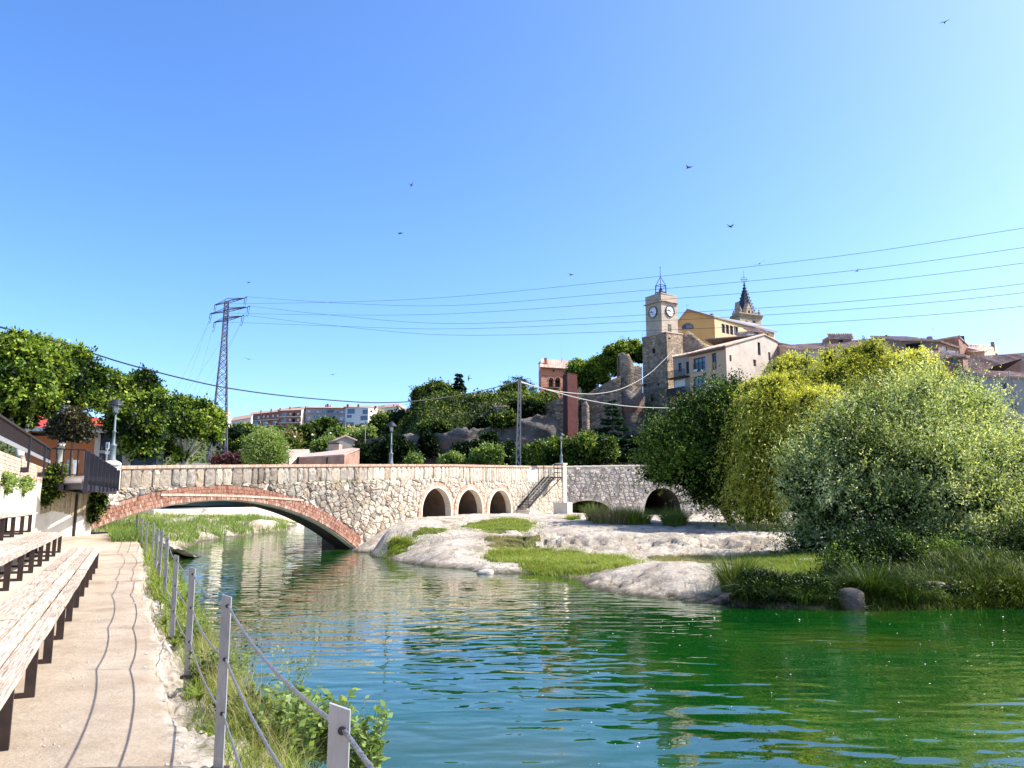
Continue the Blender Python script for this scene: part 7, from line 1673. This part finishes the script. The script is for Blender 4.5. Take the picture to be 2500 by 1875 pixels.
# middle ground shrubs
tree('willow_bush', 'bright pale green rounded willow bush behind the parapet', 'bush', lvl(at(648, 1140, 75), 2), lumpy([B_(648, 1105, 75, 36), B_(630, 1115, 75, 28), B_(668, 1118, 75, 26), B_(650, 1085, 75, 22)], 4, .4, 3), LG['bright'], 2600, 8, .7, .24, .09, .12, seed=17, up=.8, dbias=.05)
tree('purple_hedge', 'low dark purple hedge left of the bright willow bush', 'hedge', lvl(at(575, 1135, 80), 2), [B_(535, 1130, 80, 14, 1, .9), B_(560, 1128, 80, 14), B_(585, 1127, 80, 14), B_(605, 1128, 80, 12)], LG['purple'], 700, 7, .3, .22, .15, .06, seed=18)
G2 = 'bushes and trees on the slope'
hill = [  # label, px, py, Y, r, mat, base
    ('conifer_bush', 'green tree in front of the grey apartment block', 790, 1052, 250, [(785, 1047, 21), (803, 1041, 17), (775, 1062, 17), (812, 1054, 14)], 'bush'),
    ('tree', 'bushy tree left of the tree before the grey block', 735, 1062, 235, [(728, 1064, 17), (745, 1058, 15), (738, 1076, 15)], 'bush'),
    ('tree', 'dull olive shrub below the brick apartment block', 700, 1066, 230, [(690, 1076, 14), (708, 1072, 14), (672, 1082, 14)], 'dry'),
    ('tree', 'broad bright green tree right of the white apartment block', 925, 1035, 200, [(918, 1048, 18), (938, 1034, 21), (955, 1036, 20), (925, 1058, 20), (950, 1060, 20), (898, 1068, 13)], 'bush'),
    ('tree', 'dark tree below the brick apartment block at the left', 560, 1070, 210, [(548, 1070, 20), (575, 1076, 20), (598, 1074, 18), (565, 1092, 22)], 'dark'),
    ('tree', 'lighter tree left of the brick apartment block', 592, 1043, 240, [(582, 1056, 12), (600, 1052, 11)], 'bush'),
    ('tree', 'green shrub behind the lower part of the pylon', 565, 1105, 150, [(555, 1105, 18), (580, 1100, 18), (605, 1085, 14)], 'bush'),
    ('tree', 'small bright shrub above the roof of the gabled shed', 700, 1100, 140, [(690, 1098, 15), (712, 1092, 13), (702, 1088, 10)], 'bush'),
    ('tree', 'yellow green shrub left of the gabled house', 795, 1090, 135, [(785, 1090, 13), (800, 1085, 11), (806, 1095, 8)], 'bright'),
    ('tree', 'yellow green shrub right of the gabled house', 880, 1080, 140, [(875, 1090, 15), (892, 1078, 15), (900, 1060, 12), (868, 1065, 12), (885, 1100, 12)], 'bright'),
    ('tree', 'shrub between the grey block tree and the pale pole', 850, 1070, 190, [(842, 1066, 14), (860, 1062, 14), (830, 1065, 11)], 'dry'),
    ('tree', 'olive shrub above the gabled house', 820, 1062, 185, [(815, 1068, 12), (832, 1058, 10)], 'bright'),
    ('big', 'big rounded dark green tree with a domed crown left of the villa', 1060, 990, 150, [(1040, 975, 32), (1075, 970, 32), (1100, 985, 22), (1035, 1005, 30), (1070, 1010, 34), (1098, 1015, 24), (1020, 1025, 24)], 'bush'),
    ('tree', 'olive green tree with a loose crown in the middle of the slope', 1010, 1060, 135, [(1000, 1055, 24), (1025, 1045, 22), (1035, 1070, 20), (990, 1075, 20)], 'bush'),
    ('tree', 'dark rounded bush beside the olive tree', 1075, 1045, 130, [(1070, 1030, 22), (1085, 1048, 22), (1070, 1065, 18)], 'dark'),
    ('tree', 'light green tree above the cliff edge', 1110, 1030, 130, [(1105, 1020, 26), (1125, 1035, 20), (1105, 1045, 22), (1135, 1015, 16)], 'bush'),
    ('tree', 'bushy green tree left of the lattice pole top', 1175, 1015, 132, [(1165, 1010, 24), (1190, 1002, 22), (1205, 1012, 17), (1175, 1032, 22), (1195, 1040, 20)], 'bush'),
    ('tree', 'dark shrub hanging over the cliff in the middle', 1170, 1065, 120, [(1160, 1060, 22), (1180, 1075, 20), (1195, 1050, 20), (1180, 1040, 18)], 'dark'),
    ('tree', 'dark ivy shrub over the cliff right of the pole', 1275, 1005, 121, [(1262, 1005, 20), (1290, 1000, 18), (1300, 1010, 16), (1245, 1030, 16), (1318, 1000, 13)], 'dark'),
    ('tree', 'dark overgrown shrub at the foot of the slope left of the cliff', 975, 1085, 112, [(965, 1090, 24), (950, 1110, 22), (990, 1105, 22), (930, 1115, 22), (1005, 1120, 16)], 'dark'),
    ('tree', 'dark mass of shrubs right of the middle lamp', 1000, 1030, 150, [(985, 1030, 22), (970, 1050, 20), (955, 1070, 20)], 'dark'),
    ('tree', 'dark shrub left of the retaining wall', 900, 1110, 118, [(885, 1112, 20), (905, 1118, 20), (925, 1100, 18)], 'dark'),
    ('tree', 'pale willow shrub below the cliff just above the parapet', 1180, 1115, 85, [(1170, 1118, 16), (1190, 1108, 18), (1205, 1120, 15), (1215, 1105, 12)], 'bright'),
    ('tree', 'low bright shrub above the parapet left of the pale willow shrub', 1100, 1125, 85, [(1088, 1128, 12), (1108, 1122, 13), (1122, 1130, 10)], 'bright'),
    ('tree', 'tiny bright shrub above the parapet right of the middle lamp', 1012, 1128, 80, [(1012, 1127, 9), (1006, 1122, 5), (1018, 1121, 5)], 'bright'),
    ('tree', 'dark ivy clad mound at the cliff foot behind the pole', 1235, 1110, 100, [(1235, 1115, 18), (1255, 1120, 16), (1240, 1095, 12)], 'dark'),
    ('tree', 'dark bush filling the hollow of the cliff', 1140, 1100, 112, [(1130, 1105, 20), (1150, 1110, 18), (1165, 1095, 16)], 'dark'),
    ('tree', 'low dark ivy at the base of the clock tower', 1605, 1090, 116, [(1590, 1085, 22), (1625, 1080, 22), (1650, 1060, 24), (1575, 1100, 20)], 'dark'),
    ('tree', 'dark shrub between the stone tower and the alder', 1660, 1020, 108, [(1655, 1010, 20), (1672, 1000, 18), (1660, 1040, 24), (1690, 1010, 16)], 'dark'),
    ('tree', 'creeper hanging over the rampart beside the ruined turret', 1560, 1040, 117, [(1545, 1090, 20), (1560, 1105, 20), (1530, 1105, 16)], 'dark'),
    ('tree', 'dark shrub in the first dip of the cliff right of the middle lamp', 1045, 1088, 114, [(1040, 1085, 15), (1052, 1098, 16), (1046, 1072, 12)], 'dark'),
    ('tree', 'dark shrub in the dip of the cliff behind the lattice pole', 1262, 1070, 114, [(1192, 1070, 13), (1198, 1088, 13), (1190, 1100, 12)], 'dark'),
    ('tree', 'dark creeper below the sloping rampart left of the fir', 1450, 1075, 114, [(1432, 1080, 14), (1455, 1070, 14), (1470, 1085, 14)], 'dark'),
    ('tree', 'mid green bush on the cliff lip above the pale rock face', 1060, 1040, 117, [(1050, 1045, 13), (1070, 1042, 12), (1035, 1050, 11), (1085, 1046, 10)], 'bush'),
    ('tree', 'green bush on the cliff lip left of the lattice pole', 1225, 1028, 118, [(1215, 1030, 12), (1232, 1026, 13), (1248, 1022, 11)], 'bush'),
]
sd_ = 100
for nme, lab, px, py, Y, bl, mt in hill:
    sd_ += 1; L = .16 * Y / 100 * (1.6 if Y > 170 else 1.25); bb = shrink(lumpy([B_(x, y + (6 if Y > 170 else 3), Y, r) for x, y, r in bl], 4, .38, sd_), .84); area = sum(r * r for _, _, r in bl)
    b0 = at(px, max(y + r for x, y, r in bl), Y); b0.z = max(2.0, b0.z - 1.5)
    tree('tree' if nme != 'big' else 'domed_tree', lab, 'tree' if sum(r for *_, r in bl) > 60 else 'bush', b0, bb, LG[mt], int(area * .85) + 200, 7, .55 * Y / 100, L * 1.5, L, .12, None, G2, sd_, inner=.2)
# street trees in front of the ramparts: clipped hedge trees, fir, pollards
for i, (lab, bl, Y) in enumerate((('clipped hedge tree farthest left below the rampart', [(1285, 1120, 22), (1275, 1128, 16)], 72), ('clipped hedge tree beside the lift shaft foot', [(1325, 1112, 26), (1312, 1125, 20)], 70), ('clipped hedge tree behind the pier lamp', [(1365, 1105, 30), (1350, 1125, 22), (1380, 1125, 22)], 68), ('tallest clipped hedge tree with sunlit top', [(1425, 1098, 32), (1410, 1122, 26), (1445, 1118, 26), (1440, 1085, 20)], 67), ('clipped hedge tree left of the dark fir', [(1475, 1100, 28), (1470, 1125, 24)], 67))):
    tree('hedge_tree', lab, 'tree', lvl(at(bl[0][0], 1135, Y), 2.2), lumpy([B_(x, y, Y, r) for x, y, r in bl], 4, .35, 200 + i), LG['plane'], 1300, 7, .35, .18, .13, .08, None, 'clipped trees along the river street', 210 + i)
def fir(label, px, ytop, ybot, Y, w, seed, mat='conifer', n=11):
    b0 = at(px, ybot, Y); H = zat(ytop, Y) - zat(ybot, Y); t = thing('fir_tree', label, 'tree', tuple(b0), 'conifers'); r2 = np.random.default_rng(seed)
    MB().tube([b0 - Vector((0, 0, 2)), b0 + Vector((0, 0, H * .97))], [.18, .02], 6).build('trunk', m_bark, t); QQ = []; AA = []; nlev = int(H / .42)
    for l in range(nlev):
        f = (l + r2.random() * .5) / nlev; R_ = w * (1 - f) ** .85 * (.75 + .4 * r2.random()); nb = max(5, int(15 * (1 - f) + 5))
        for k in range(nb):
            a = r2.random() * 6.28; Ln = R_ * (.7 + .4 * r2.random()); m_ = max(10, int(Ln * 38)); s_ = r2.random(m_) ** .7
            d = np.array([math.cos(a), math.sin(a), 0]); base = np.array(b0) + np.array([0, 0, H * f])
            p_ = base + d * (Ln * s_)[:, None] + np.array([0, 0, 1]) * (-.28 * Ln * s_ + .16 * Ln * s_ ** 3)[:, None] + r2.normal(size=(m_, 3)) * .06
            sd = np.array([-d[1], d[0], 0]); QQ.append(p_); AA.append(d * .8 + sd * (r2.random((m_, 1)) * 2 - 1) * 1.1 + np.array([0, 0, -.15]))
    QQ = np.vstack(QQ); AA = np.vstack(AA); m_ = len(QQ)
    part('crown', leaf_mesh('crown', QQ, AA, r2.normal(size=(m_, 3)), .52 * Y / 95, .24 * Y / 95, .45 + r2.normal(size=m_) * .22, LG[mat]), t)
fir('broad dark fir with layered branches in front of the rampart', 1497, 968, 1140, 72, 2.9, 5)
fir('slim dark conifer rising beside the big domed tree', 1119, 909, 1000, 140, 1.9, 6)
fir('narrow dark conifer right of the bright tree on the slope', 962, 1006, 1075, 170, 1.8, 7)
tree('cedar', 'round green tree below a sparse cedar left of the lattice pole', 'tree', at(1258, 1000, 140), [B_(1240, 965, 140, 20), B_(1265, 960, 140, 20), B_(1282, 972, 140, 12), B_(1250, 978, 140, 18)], LG['bush'], 1500, 7, .6, .3, .2, .15, seed=230)
t = thing('cedar', 'sparse flat branched cedar behind the lattice pole top', 'tree', tuple(at(1266, 960, 146))); QQ = []; AA = []; r2 = np.random.default_rng(3)
mbt = MB(); tb = at(1268, 975, 146); mbt.tube([tb, at(1269, 922, 146)], [.18, .05], 5)
for (x, y, r) in ((1240, 934, 14), (1262, 924, 16), (1290, 938, 14), (1300, 950, 12), (1250, 943, 12), (1278, 930, 12), (1305, 960, 9)):
    c__ = at(x, y, 146 + random.uniform(-2, 2)); mbt.tube([lvl(tb, c__.z - .3), c__], .04, 4); m_ = 260; p_ = np.array(c__) + r2.normal(size=(m_, 3)) * np.array([sz(r, 146) * .55, .8, .12]); QQ.append(p_); AA.append(r2.normal(size=(m_, 3)))
mbt.build('trunk', m_bark, t); QQ = np.vstack(QQ); part('crown', leaf_mesh('crown', QQ, np.vstack(AA), r2.normal(size=QQ.shape) * .5 + [0, 0, 1], .4, .12, .4 + r2.normal(size=len(QQ)) * .2, LG['conifer']), t)
for i, (lab, bl, Y, bx) in enumerate((('pollard tree nearest the salmon house above the rampart', [(1410, 905, 20), (1430, 912, 18), (1400, 920, 14), (1425, 935, 15), (1440, 950, 10)], 138, 1422), ('pollard tree in the middle of the row above the rampart', [(1460, 900, 22), (1475, 888, 16), (1450, 918, 20), (1468, 925, 16)], 136, 1458), ('tallest pollard tree behind the ruined turret', [(1500, 870, 22), (1520, 858, 20), (1545, 860, 22), (1498, 890, 18), (1560, 872, 16), (1505, 905, 14)], 134, 1515))):
    tree('pollard_tree', lab, 'tree', at(bx, 960, Y), lumpy([B_(x, y, Y, r) for x, y, r in bl], 4, .36, 240 + i), LG['plane'], 1900, 7, .6, .34, .26, .16, m_bark, 'pollard trees above the rampart', 240 + i, dbias=.12)
# scrub carpet over the hillside
r2 = np.random.default_rng(77); n_ = 40000; X = -210 + r2.random(n_) * 235; Y = 112 + 270 * r2.random(n_) ** 1.5; k = (np.abs(X) < Y * .75) & ((Y < 145) | (X < -10))
X, Y = X[k], Y[k]; Z = far_h(X, Y); hgt_ = fbm(X * .12, Y * .12, 4, 9) * 5.0 * r2.random(len(X)) ** .5; P = np.stack([X, Y, Z + hgt_], 1)
tag(part('hillside_scrub', leaf_mesh('hillside_scrub', P, sph(r2, len(P)), sph(r2, len(P)) + [0, -.3, .8], np.clip(P[:, 1] / 250, .45, 1.3), np.clip(P[:, 1] / 330, .35, 1.), .3 + r2.normal(size=len(P)) * .2 + (fbm(X * .06, Y * .06, 3, 4) - .5) * .8, LG['bush']), None), 'dense scrub covering the slope below the apartment blocks', 'scrub', kind='stuff')
r2 = np.random.default_rng(78); n_ = 42000; Y = 107 + 30 * r2.random(n_); X = (-.30 + .36 * r2.random(n_)) * Y; Z = far_h(X, Y); hb = fbm(X * .22, Y * .3, 4, 19); P = np.stack([X, Y, Z + (hb - .25) * 5.0 * r2.random(n_) ** .6], 1)
tag(part('plateau_scrub', leaf_mesh('plateau_scrub', P, sph(r2, n_), sph(r2, n_) + [0, -.3, .8], .42, .30, .38 + r2.normal(size=n_) * .2 + (hb - .5) * 1.6, LG['bush']), None), 'scrub and bushes covering the ground above the cliff', 'scrub', kind='stuff')
# ---------------------------------------------------------------- right bank: alder, yellow willow, silver willow
tree('alder', 'dark green broad alder in front of the high river wall', 'tree', tuple(lvl(at(1790, 1290, 41.5), .3)), lumpy([B_(1640, 1120, 42, 52), B_(1700, 1060, 42, 62), B_(1760, 1010, 42, 56), B_(1750, 1090, 41, 68), B_(1680, 1160, 41, 56), B_(1760, 1170, 41, 66), B_(1620, 1085, 42, 30), B_(1800, 1050, 42, 50), B_(1800, 1230, 41, 46), B_(1605, 1165, 42, 22), B_(1712, 1210, 41, 34)], 10, .28, 5), LG['alder'], 9500, 12, .95, .125, .075, .2, seed=31, nlim=9, up=.3, fork=.3, inner=.16, core=11, clump=.12)
tree('yellow_willow', 'large yellow green weeping willow between the alder and the silver willow', 'tree', tuple(lvl(at(2060, 1300, 39), .5)), lumpy([B_(1880, 992, 38, 70), B_(1960, 942, 39, 72), B_(2050, 927, 39, 72), B_(2140, 922, 39, 74), B_(2220, 932, 39, 66), B_(2270, 962, 38, 50), B_(1890, 1092, 37, 72), B_(1985, 1042, 37, 90), B_(1870, 1170, 37, 58), B_(1930, 1162, 37, 70), B_(2100, 1022, 38, 90), B_(1860, 1250, 37, 40), B_(2250, 1032, 38, 70), B_(2150, 1112, 38, 90)], 12, .27, 6), LG['yellow'], 12500, 17, 1.6, .14, .042, .3, seed=32, nlim=12, droop=1.7, up=.4, spread=.4, inner=.08, shell=.60, jit=.25, core=14, clump=.10)
tree('silver_willow', 'large silvery green willow filling the lower right of the picture', 'tree', tuple(lvl(at(2260, 1340, 28.5), 0)), lumpy([B_(2005, 1159, 28, 70), B_(2080, 1099, 28.5, 75), B_(2150, 1059, 29, 70), B_(2240, 994, 29, 58), B_(2235, 1104, 28.5, 90), B_(2305, 1044, 29, 68), B_(2370, 1144, 28, 90), B_(2110, 1174, 27.5, 95), B_(2010, 1224, 27.5, 75), B_(1968, 1194, 28, 55), B_(1975, 1364, 27, 40), B_(2240, 1194, 27, 110), B_(2450, 1159, 28.5, 72), B_(2440, 1204, 28, 80), B_(2120, 1264, 27, 85), B_(2370, 1244, 27, 90), B_(2500, 1174, 28, 70), B_(2500, 1274, 27, 70), B_(2250, 1304, 27, 80), B_(2380, 1026, 29.5, 52), B_(1990, 1304, 27.5, 45), B_(2580, 1214, 28, 90), B_(2060, 1354, 27, 50), B_(2160, 1374, 26, 60), B_(2420, 1344, 26, 75), B_(2520, 1354, 25, 60)], 13, .27, 7), LG['silver'], 16500, 14, .95, .105, .042, .25, seed=33, nlim=14, up=.9, spread=.36, inner=.10, shell=.55, jit=.32, core=26, clump=.13)
tree('willow_bush', 'pale green willow shoots in the lower right corner of the bank', 'bush', tuple(gz(2480, 1440)), [B_(2480, 1380, 22, 50), B_(2530, 1350, 22, 55), B_(2450, 1420, 21.5, 30), B_(2500, 1430, 21, 36)], LG['bush'], 1500, 9, .5, .09, .03, .06, seed=34, up=.9)
tree('bramble', 'dark bramble mass under the silver willow above the rock', 'bush', tuple(gz(2150, 1420)), lumpy([B_(2090, 1370, 21, 45), B_(2150, 1360, 21.5, 50), B_(2210, 1380, 21.5, 45), B_(2040, 1400, 20.5, 30), B_(2290, 1390, 22, 46), B_(2370, 1380, 22.5, 45)], 4, .4, 8), LG['alder'], 3000, 8, .35, .07, .045, .05, seed=35, up=.4)
for i, (lab, bl) in enumerate((('dark leafy overhang on the bank between the tallest tussock and the slab', [(1840, 1428, 30), (1880, 1436, 32), (1915, 1442, 28), (1860, 1450, 26)]), ('dark leafy overhang above the water left of the square rock', [(1960, 1440, 28), (2000, 1446, 28), (2035, 1450, 24)]), ('dark leafy overhang above the water right of the dead bladed tussock', [(2190, 1448, 26), (2230, 1455, 26), (2270, 1458, 22)]), ('sunlit low bushy growth on the bank near the right edge', [(2340, 1455, 24), (2390, 1460, 22), (2440, 1455, 26)]))):
    Yb = 19.2; tree('bank_shrub', lab, 'shrub', tuple(gz(bl[1][0], bl[1][1])), lumpy([B_(x, y, Yb, r) for x, y, r in bl], 5, .4, 300 + i), LG['bush' if i == 3 else 'alder'], 700, 9, .28, .055, .03, .02, None, 'leafy growth overhanging the far bank', 310 + i, droop=.8, up=-.1)
G3 = 'arching grass tussocks on the far bank'
tussock('tallest grass tussock at the right end of the pale rock', gz(1795, 1440), .75, 1.25, 900, LG['bush'], 1, G3, 1.0, .014)
tussock('dark grass tussock overhanging the water right of the first tussock', gz(1870, 1462), .7, .85, 700, LG['alder'], 2, G3, 1.3, .014)
tussock('grass tussock with pale dead blades beside the square rock', gz(2130, 1455), .9, 1.15, 1100, LG['alder'], 3, G3, 1.25, .015)
tussock('broad dark tussock hanging down to the water between the first two', gz(1830, 1458), .8, .75, 800, LG['alder'], 11, G3, 1.5, .014)
tussock('dark tussock trailing over the water left of the square rock', gz(1960, 1466), .9, .7, 800, LG['alder'], 12, G3, 1.4, .014)
tussock('dark overhanging tussock right of the dead bladed one', gz(2215, 1466), .9, .6, 700, LG['alder'], 13, G3, 1.4, .014)
tussock('small bright grass clump beside the dark arch in the wall', gz(1647, 1283), 1.3, 1.15, 900, LG['bright'], 4, G3, .8, .035)
tussock('wide pale grass clump in front of the culvert', gz(1500, 1275), 2.6, 1.05, 1600, LG['dry'], 5, G3, .7, .03)
tussock('tall seeding grass clump left of the pale grass clump', gz(1455, 1270), 1.2, 1.2, 500, LG['grass'], 6, G3, .7, .03)
tussock('fresh green grass clump right of the pale grass clump', gz(1550, 1278), 1.8, 1.0, 900, LG['grass'], 7, G3, .7, .03)
tussock('small grass clump beside the concrete block', gz(1400, 1268), 1.0, .45, 350, LG['grass'], 8, G3, .9, .03)
def patch(label, poly, n, h, w, mat, seed, tb=0., bend=.9, nm_='grass_patch'):
    n = int(n * 1.9); w *= 1.35; soil_and_shade.append([tuple(gz(x, y))[:2] for x, y, z in poly])
    rg_ = np.random.default_rng(seed); P = bank_pts(rg_, poly, n); tb += .12; jt = rg_.normal(size=(len(P), 2)) * np.where(rg_.random((len(P), 1)) < .35, .45, .05) ; P[:, :2] += jt; P[:, 2] = bank_h(P[:, 0], P[:, 1]) - .02; P = P[fbm(P[:, 0] * 1.1, P[:, 1] * 1.1, 3, seed) > .30]
    hh = h * (.4 + .9 * rg_.random(len(P))) * (.5 + fbm(P[:, 0] * .7, P[:, 1] * .7, 3, seed + 1))
    tag(part(nm_, blade_mesh(nm_, P, dirs(rg_, len(P)), hh, w, .3 + bend * rg_.random(len(P)), mat, seed, tb=tb), None), label, 'grass', kind='stuff')
patch('bright green grass patch in the middle of the lower rock ledge', [(1195, 1345, -.4), (1300, 1340, -.4), (1420, 1345, -.5), (1530, 1360, -.5), (1560, 1372, -.55), (1480, 1392, -.7), (1380, 1398, -.8), (1290, 1392, -.8), (1230, 1375, -.7), (1190, 1362, -.6)], 15000, .17, .014, LG['grass'], 1, .1)
patch('taller dark green grass at the water edge of the grass patch', [(1290, 1372, -.6), (1420, 1376, -.65), (1450, 1395, -.8), (1380, 1404, -.88), (1300, 1400, -.85)], 2500, .20, .014, LG['grass'], 2, .0)
patch('flat grass patch on the plateau before the small arches', [(1130, 1285, .48), (1180, 1270, .5), (1250, 1264, .55), (1310, 1278, .5), (1290, 1296, .45), (1200, 1302, .4)], 8000, .13, .02, LG['grass'], 3, .05)
patch('thin grass strip below the first small arch', [(1010, 1300, .2), (1085, 1290, .35), (1090, 1300, .3), (1010, 1312, .1)], 1800, .12, .02, LG['grass'], 4)
patch('grass on the rock foot beside the brick arch', [(955, 1320, -.1), (990, 1315, 0), (1005, 1330, -.2), (985, 1350, -.6), (950, 1350, -.6)], 3000, .16, .018, LG['grass'], 5)
patch('thin yellowish grass on the right part of the ledge', [(1590, 1355, -.4), (1700, 1356, -.42), (1800, 1360, -.42), (1820, 1385, -.42), (1700, 1372, -.4), (1600, 1368, -.4)], 7000, .12, .012, LG['dry'], 6, -.1)
patch('shaded green grass behind the tussocks', [(1810, 1360, -.4), (1990, 1358, -.35), (2050, 1400, -.4), (2000, 1460, -.6), (1830, 1450, -.6), (1800, 1400, -.45)], 14000, .22, .012, LG['grass'], 7, -.1)
patch('dark undergrowth along the water at the right edge', [(2020, 1440, -.5), (2500, 1430, -.4), (2600, 1478, -.8), (2300, 1484, -.85), (2040, 1484, -.85)], 12000, .30, .014, LG['bush'], 8, -.1)
patch('weedy grass under the willows', [(2000, 1360, -.2), (2500, 1340, .1), (2500, 1430, -.4), (2050, 1440, -.5)], 9000, .3, .016, LG['bush'], 9, -.15)
patch('dry tufts in the cracks of the rock ledge', [(1180, 1312, .2), (1330, 1306, .3), (1300, 1340, -.3), (1200, 1340, -.3)], 3500, .10, .014, LG['dry'], 10)
soil_and_shade.append([tuple(gz(x, y))[:2] for x, y, z in [(1790, 1400, -.4), (1850, 1352, -.3), (2000, 1345, 0.), (2500, 1310, .3), (2800, 1330, .3), (2800, 1484, -.9), (2000, 1488, -.93), (1800, 1480, -.9)]])  # undergrowth shade on the right bank, put into the ground colour
bank_soil_and_shade()
# upstream bank greenery seen through the arch
rg_ = np.random.default_rng(5)
def up_patch(label, x0, x1, y0, y1, n, h, mat, seed, w=.03):
    r3 = np.random.default_rng(seed); X = x0 + (x1 - x0) * r3.random(n); Y = y0 + (y1 - y0) * r3.random(n); Z = up_h(X, Y); k = (Z > -.93) & (fbm(X * .5, Y * .5, 3, seed) > .42); P = np.stack([X, Y, Z], 1)[k]
    tag(part('bank_greenery', blade_mesh('bank_greenery', P, dirs(r3, len(P)), h * (.4 + r3.random(len(P))), w, .4 + .6 * r3.random(len(P)), mat, seed), None), label, 'grass', kind='stuff')
up_patch('tall grass on the upstream bank seen under the arch', -34, -17, 33, 88, 22000, .55, LG['grass'], 1)
up_patch('bushy greenery at the water edge seen under the arch', -22.5, -18.5, 42, 72, 7000, .7, LG['bright'], 2, .05)
mb = MB(); a, b = lvl(at(375, 1260, 74), -.9), lvl(at(745, 1262, 93), -.9); mb.prism([a, b, b + Vector((0, 0, 1.75)), a + Vector((0, 0, 1.6))], (-6, 2.7, 0)); tag(mb.build('embankment_wall', m_render), 'pale embankment wall seen through the big arch', 'wall')
# boulders
def boulder(label, c, sx_, sy_, s_z, seed, mat=None, group=None, rot=0.):
    import bmesh
    bm = bmesh.new(); bmesh.ops.create_icosphere(bm, subdivisions=3, radius=1); r2 = np.random.default_rng(seed)
    for v in bm.verts:
        p = v.co; f = 1 + .5 * (float(fbm(np.array([p.x * 1.3 + seed]), np.array([p.z * 1.3 + p.y]), 4, seed)[0]) - .5)
        m_ = max(abs(p.x), abs(p.y), abs(p.z)); b_ = p / m_ * .35 + p * .65; v.co = Vector((b_.x * sx_ * f, b_.y * sy_ * f, b_.z * s_z * f))
    me = bpy.data.meshes.new('boulder'); bm.to_mesh(me); bm.free(); me.materials.append(mat or m_rock)
    o = part('boulder', me, None); o.location = c; o.rotation_euler = (0, 0, rot); return tag(o, label, 'rock', group)
boulder('flat pale slab of rock lying in the grass behind the tussock', gz(1975, 1372), .40, .26, .12, 1)
boulder('square reddish rock at the water edge under the brambles', atz(2078, 1468, -.78), .30, .25, .30, 2, m_cliff)
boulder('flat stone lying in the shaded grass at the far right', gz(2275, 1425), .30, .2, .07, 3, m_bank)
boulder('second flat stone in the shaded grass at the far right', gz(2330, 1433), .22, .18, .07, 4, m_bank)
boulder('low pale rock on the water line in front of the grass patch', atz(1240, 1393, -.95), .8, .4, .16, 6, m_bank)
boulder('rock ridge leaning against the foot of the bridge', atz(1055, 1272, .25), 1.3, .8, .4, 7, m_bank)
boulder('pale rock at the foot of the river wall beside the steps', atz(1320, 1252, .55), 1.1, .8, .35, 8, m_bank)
boulder('small dark rock on the waterline left of the pale boulder', atz(1185, 1400, -.95), .3, .25, .15, 9)
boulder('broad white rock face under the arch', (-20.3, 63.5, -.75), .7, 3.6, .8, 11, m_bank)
boulder('small pale rock rising from the river behind the arch', atz(808, 1298, -.9), 1.0, 1.0, .3, 12)
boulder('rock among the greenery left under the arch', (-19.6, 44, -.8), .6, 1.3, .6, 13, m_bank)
# ---------------------------------------------------------------- birds, drifting fluff
bird = MB(); bird.lathe((0, 0, 0), [(0, -.11), (.022, -.05), (.028, 0), (.018, .06), (0, .09)], 6)
m_ = MB(); bt = thing('bird', 'x', 'bird', (0, 0, 0), 'swifts in the sky')
m_.tube([(0, -.12, 0), (0, -.04, .005), (0, .04, 0), (0, .10, -.005)], [.004, .028, .024, .006], 6); m_.build('body', m_iron, bt)
m_ = MB()
for s_ in (-1, 1): m_.prism([(0, .03, 0), (s_ * .10, .05, .03), (s_ * .26, -.03, .05), (s_ * .12, -.0, .03), (0, -.03, 0)], (0, 0, .006))
m_.prism([(-.008, -.10, 0), (.008, -.10, 0), (.03, -.17, 0), (0, -.145, 0), (-.03, -.17, 0)], (0, 0, .005)); m_.build('wings', m_iron, bt)
bl_ = [(1681, 409, 34, 'bird gliding high in the middle of the sky above the spire'), (977, 570, 42, 'small bird in the sky left of centre'), (1783, 553, 38, 'bird above the church spire'), (1395, 671, 50, 'tiny bird between the wires and the salmon house'), (1855, 644, 40, 'bird beside the wires right of the church cross'), (2307, 54, 45, 'tiny bird near the top right corner'),
       (607, 690, 60, 'tiny bird just above the pylon wires'), (606, 877, 60, 'tiny bird right of the pylon'), (1004, 452, 60, 'very faint bird in the upper sky'), (812, 915, 62, 'faint bird above the apartment blocks'), (1145, 924, 55, 'small bird right of the slim conifer'), (2092, 662, 60, 'tiny faint bird right of the spire')]
for i, (x, y, Y, lab) in enumerate(bl_):
    o = bt if i == 0 else copy_tree(bt); o.location = at(x, y, Y); o.rotation_euler = (random.uniform(-.5, .5), random.uniform(-.9, .9), random.uniform(0, 6)); o['label'] = lab; o.scale = (1.3,) * 3
r2 = np.random.default_rng(12); n_ = 120; P = np.array([tuple(atz(x, y, WZ + .012)) for x, y in zip(1300 + 1200 * r2.random(n_) ** .8, 1500 + 370 * r2.random(n_) ** 1.3)])
a = r2.random(n_) * 6.28; A = np.stack([np.cos(a), np.sin(a), r2.random(n_) * .3], 1)
m_fluff = M('white_fluff', (.75, .74, .68), None, 1, .8)
tag(part('floating_fluff', leaf_mesh('floating_fluff', P, A, np.tile([0, 0, 1.], (n_, 1)) + r2.normal(size=(n_, 3)) * .3, .026 * (.4 + r2.random(n_)) * P[:, 1] / 11, .016 * P[:, 1] / 11, .5 + 0 * a, m_fluff), None), 'white catkin fluff floating on the green water', 'fluff', kind='stuff')
ft = MB(); p_ = atz(2108, 1487, WZ + .02); ft.add([p_ + Vector(v) for v in ((-.30, 0, .02), (0, -.04, .06), (.30, .02, .10), (.02, .05, .03), (0, .0, .0), (.05, -.16, .02))], [(0, 1, 3), (1, 2, 3), (1, 5, 3), (0, 4, 3)]); tag(ft.build('floating_feather', m_white), 'white feather floating by the tussock at the water edge', 'feather')
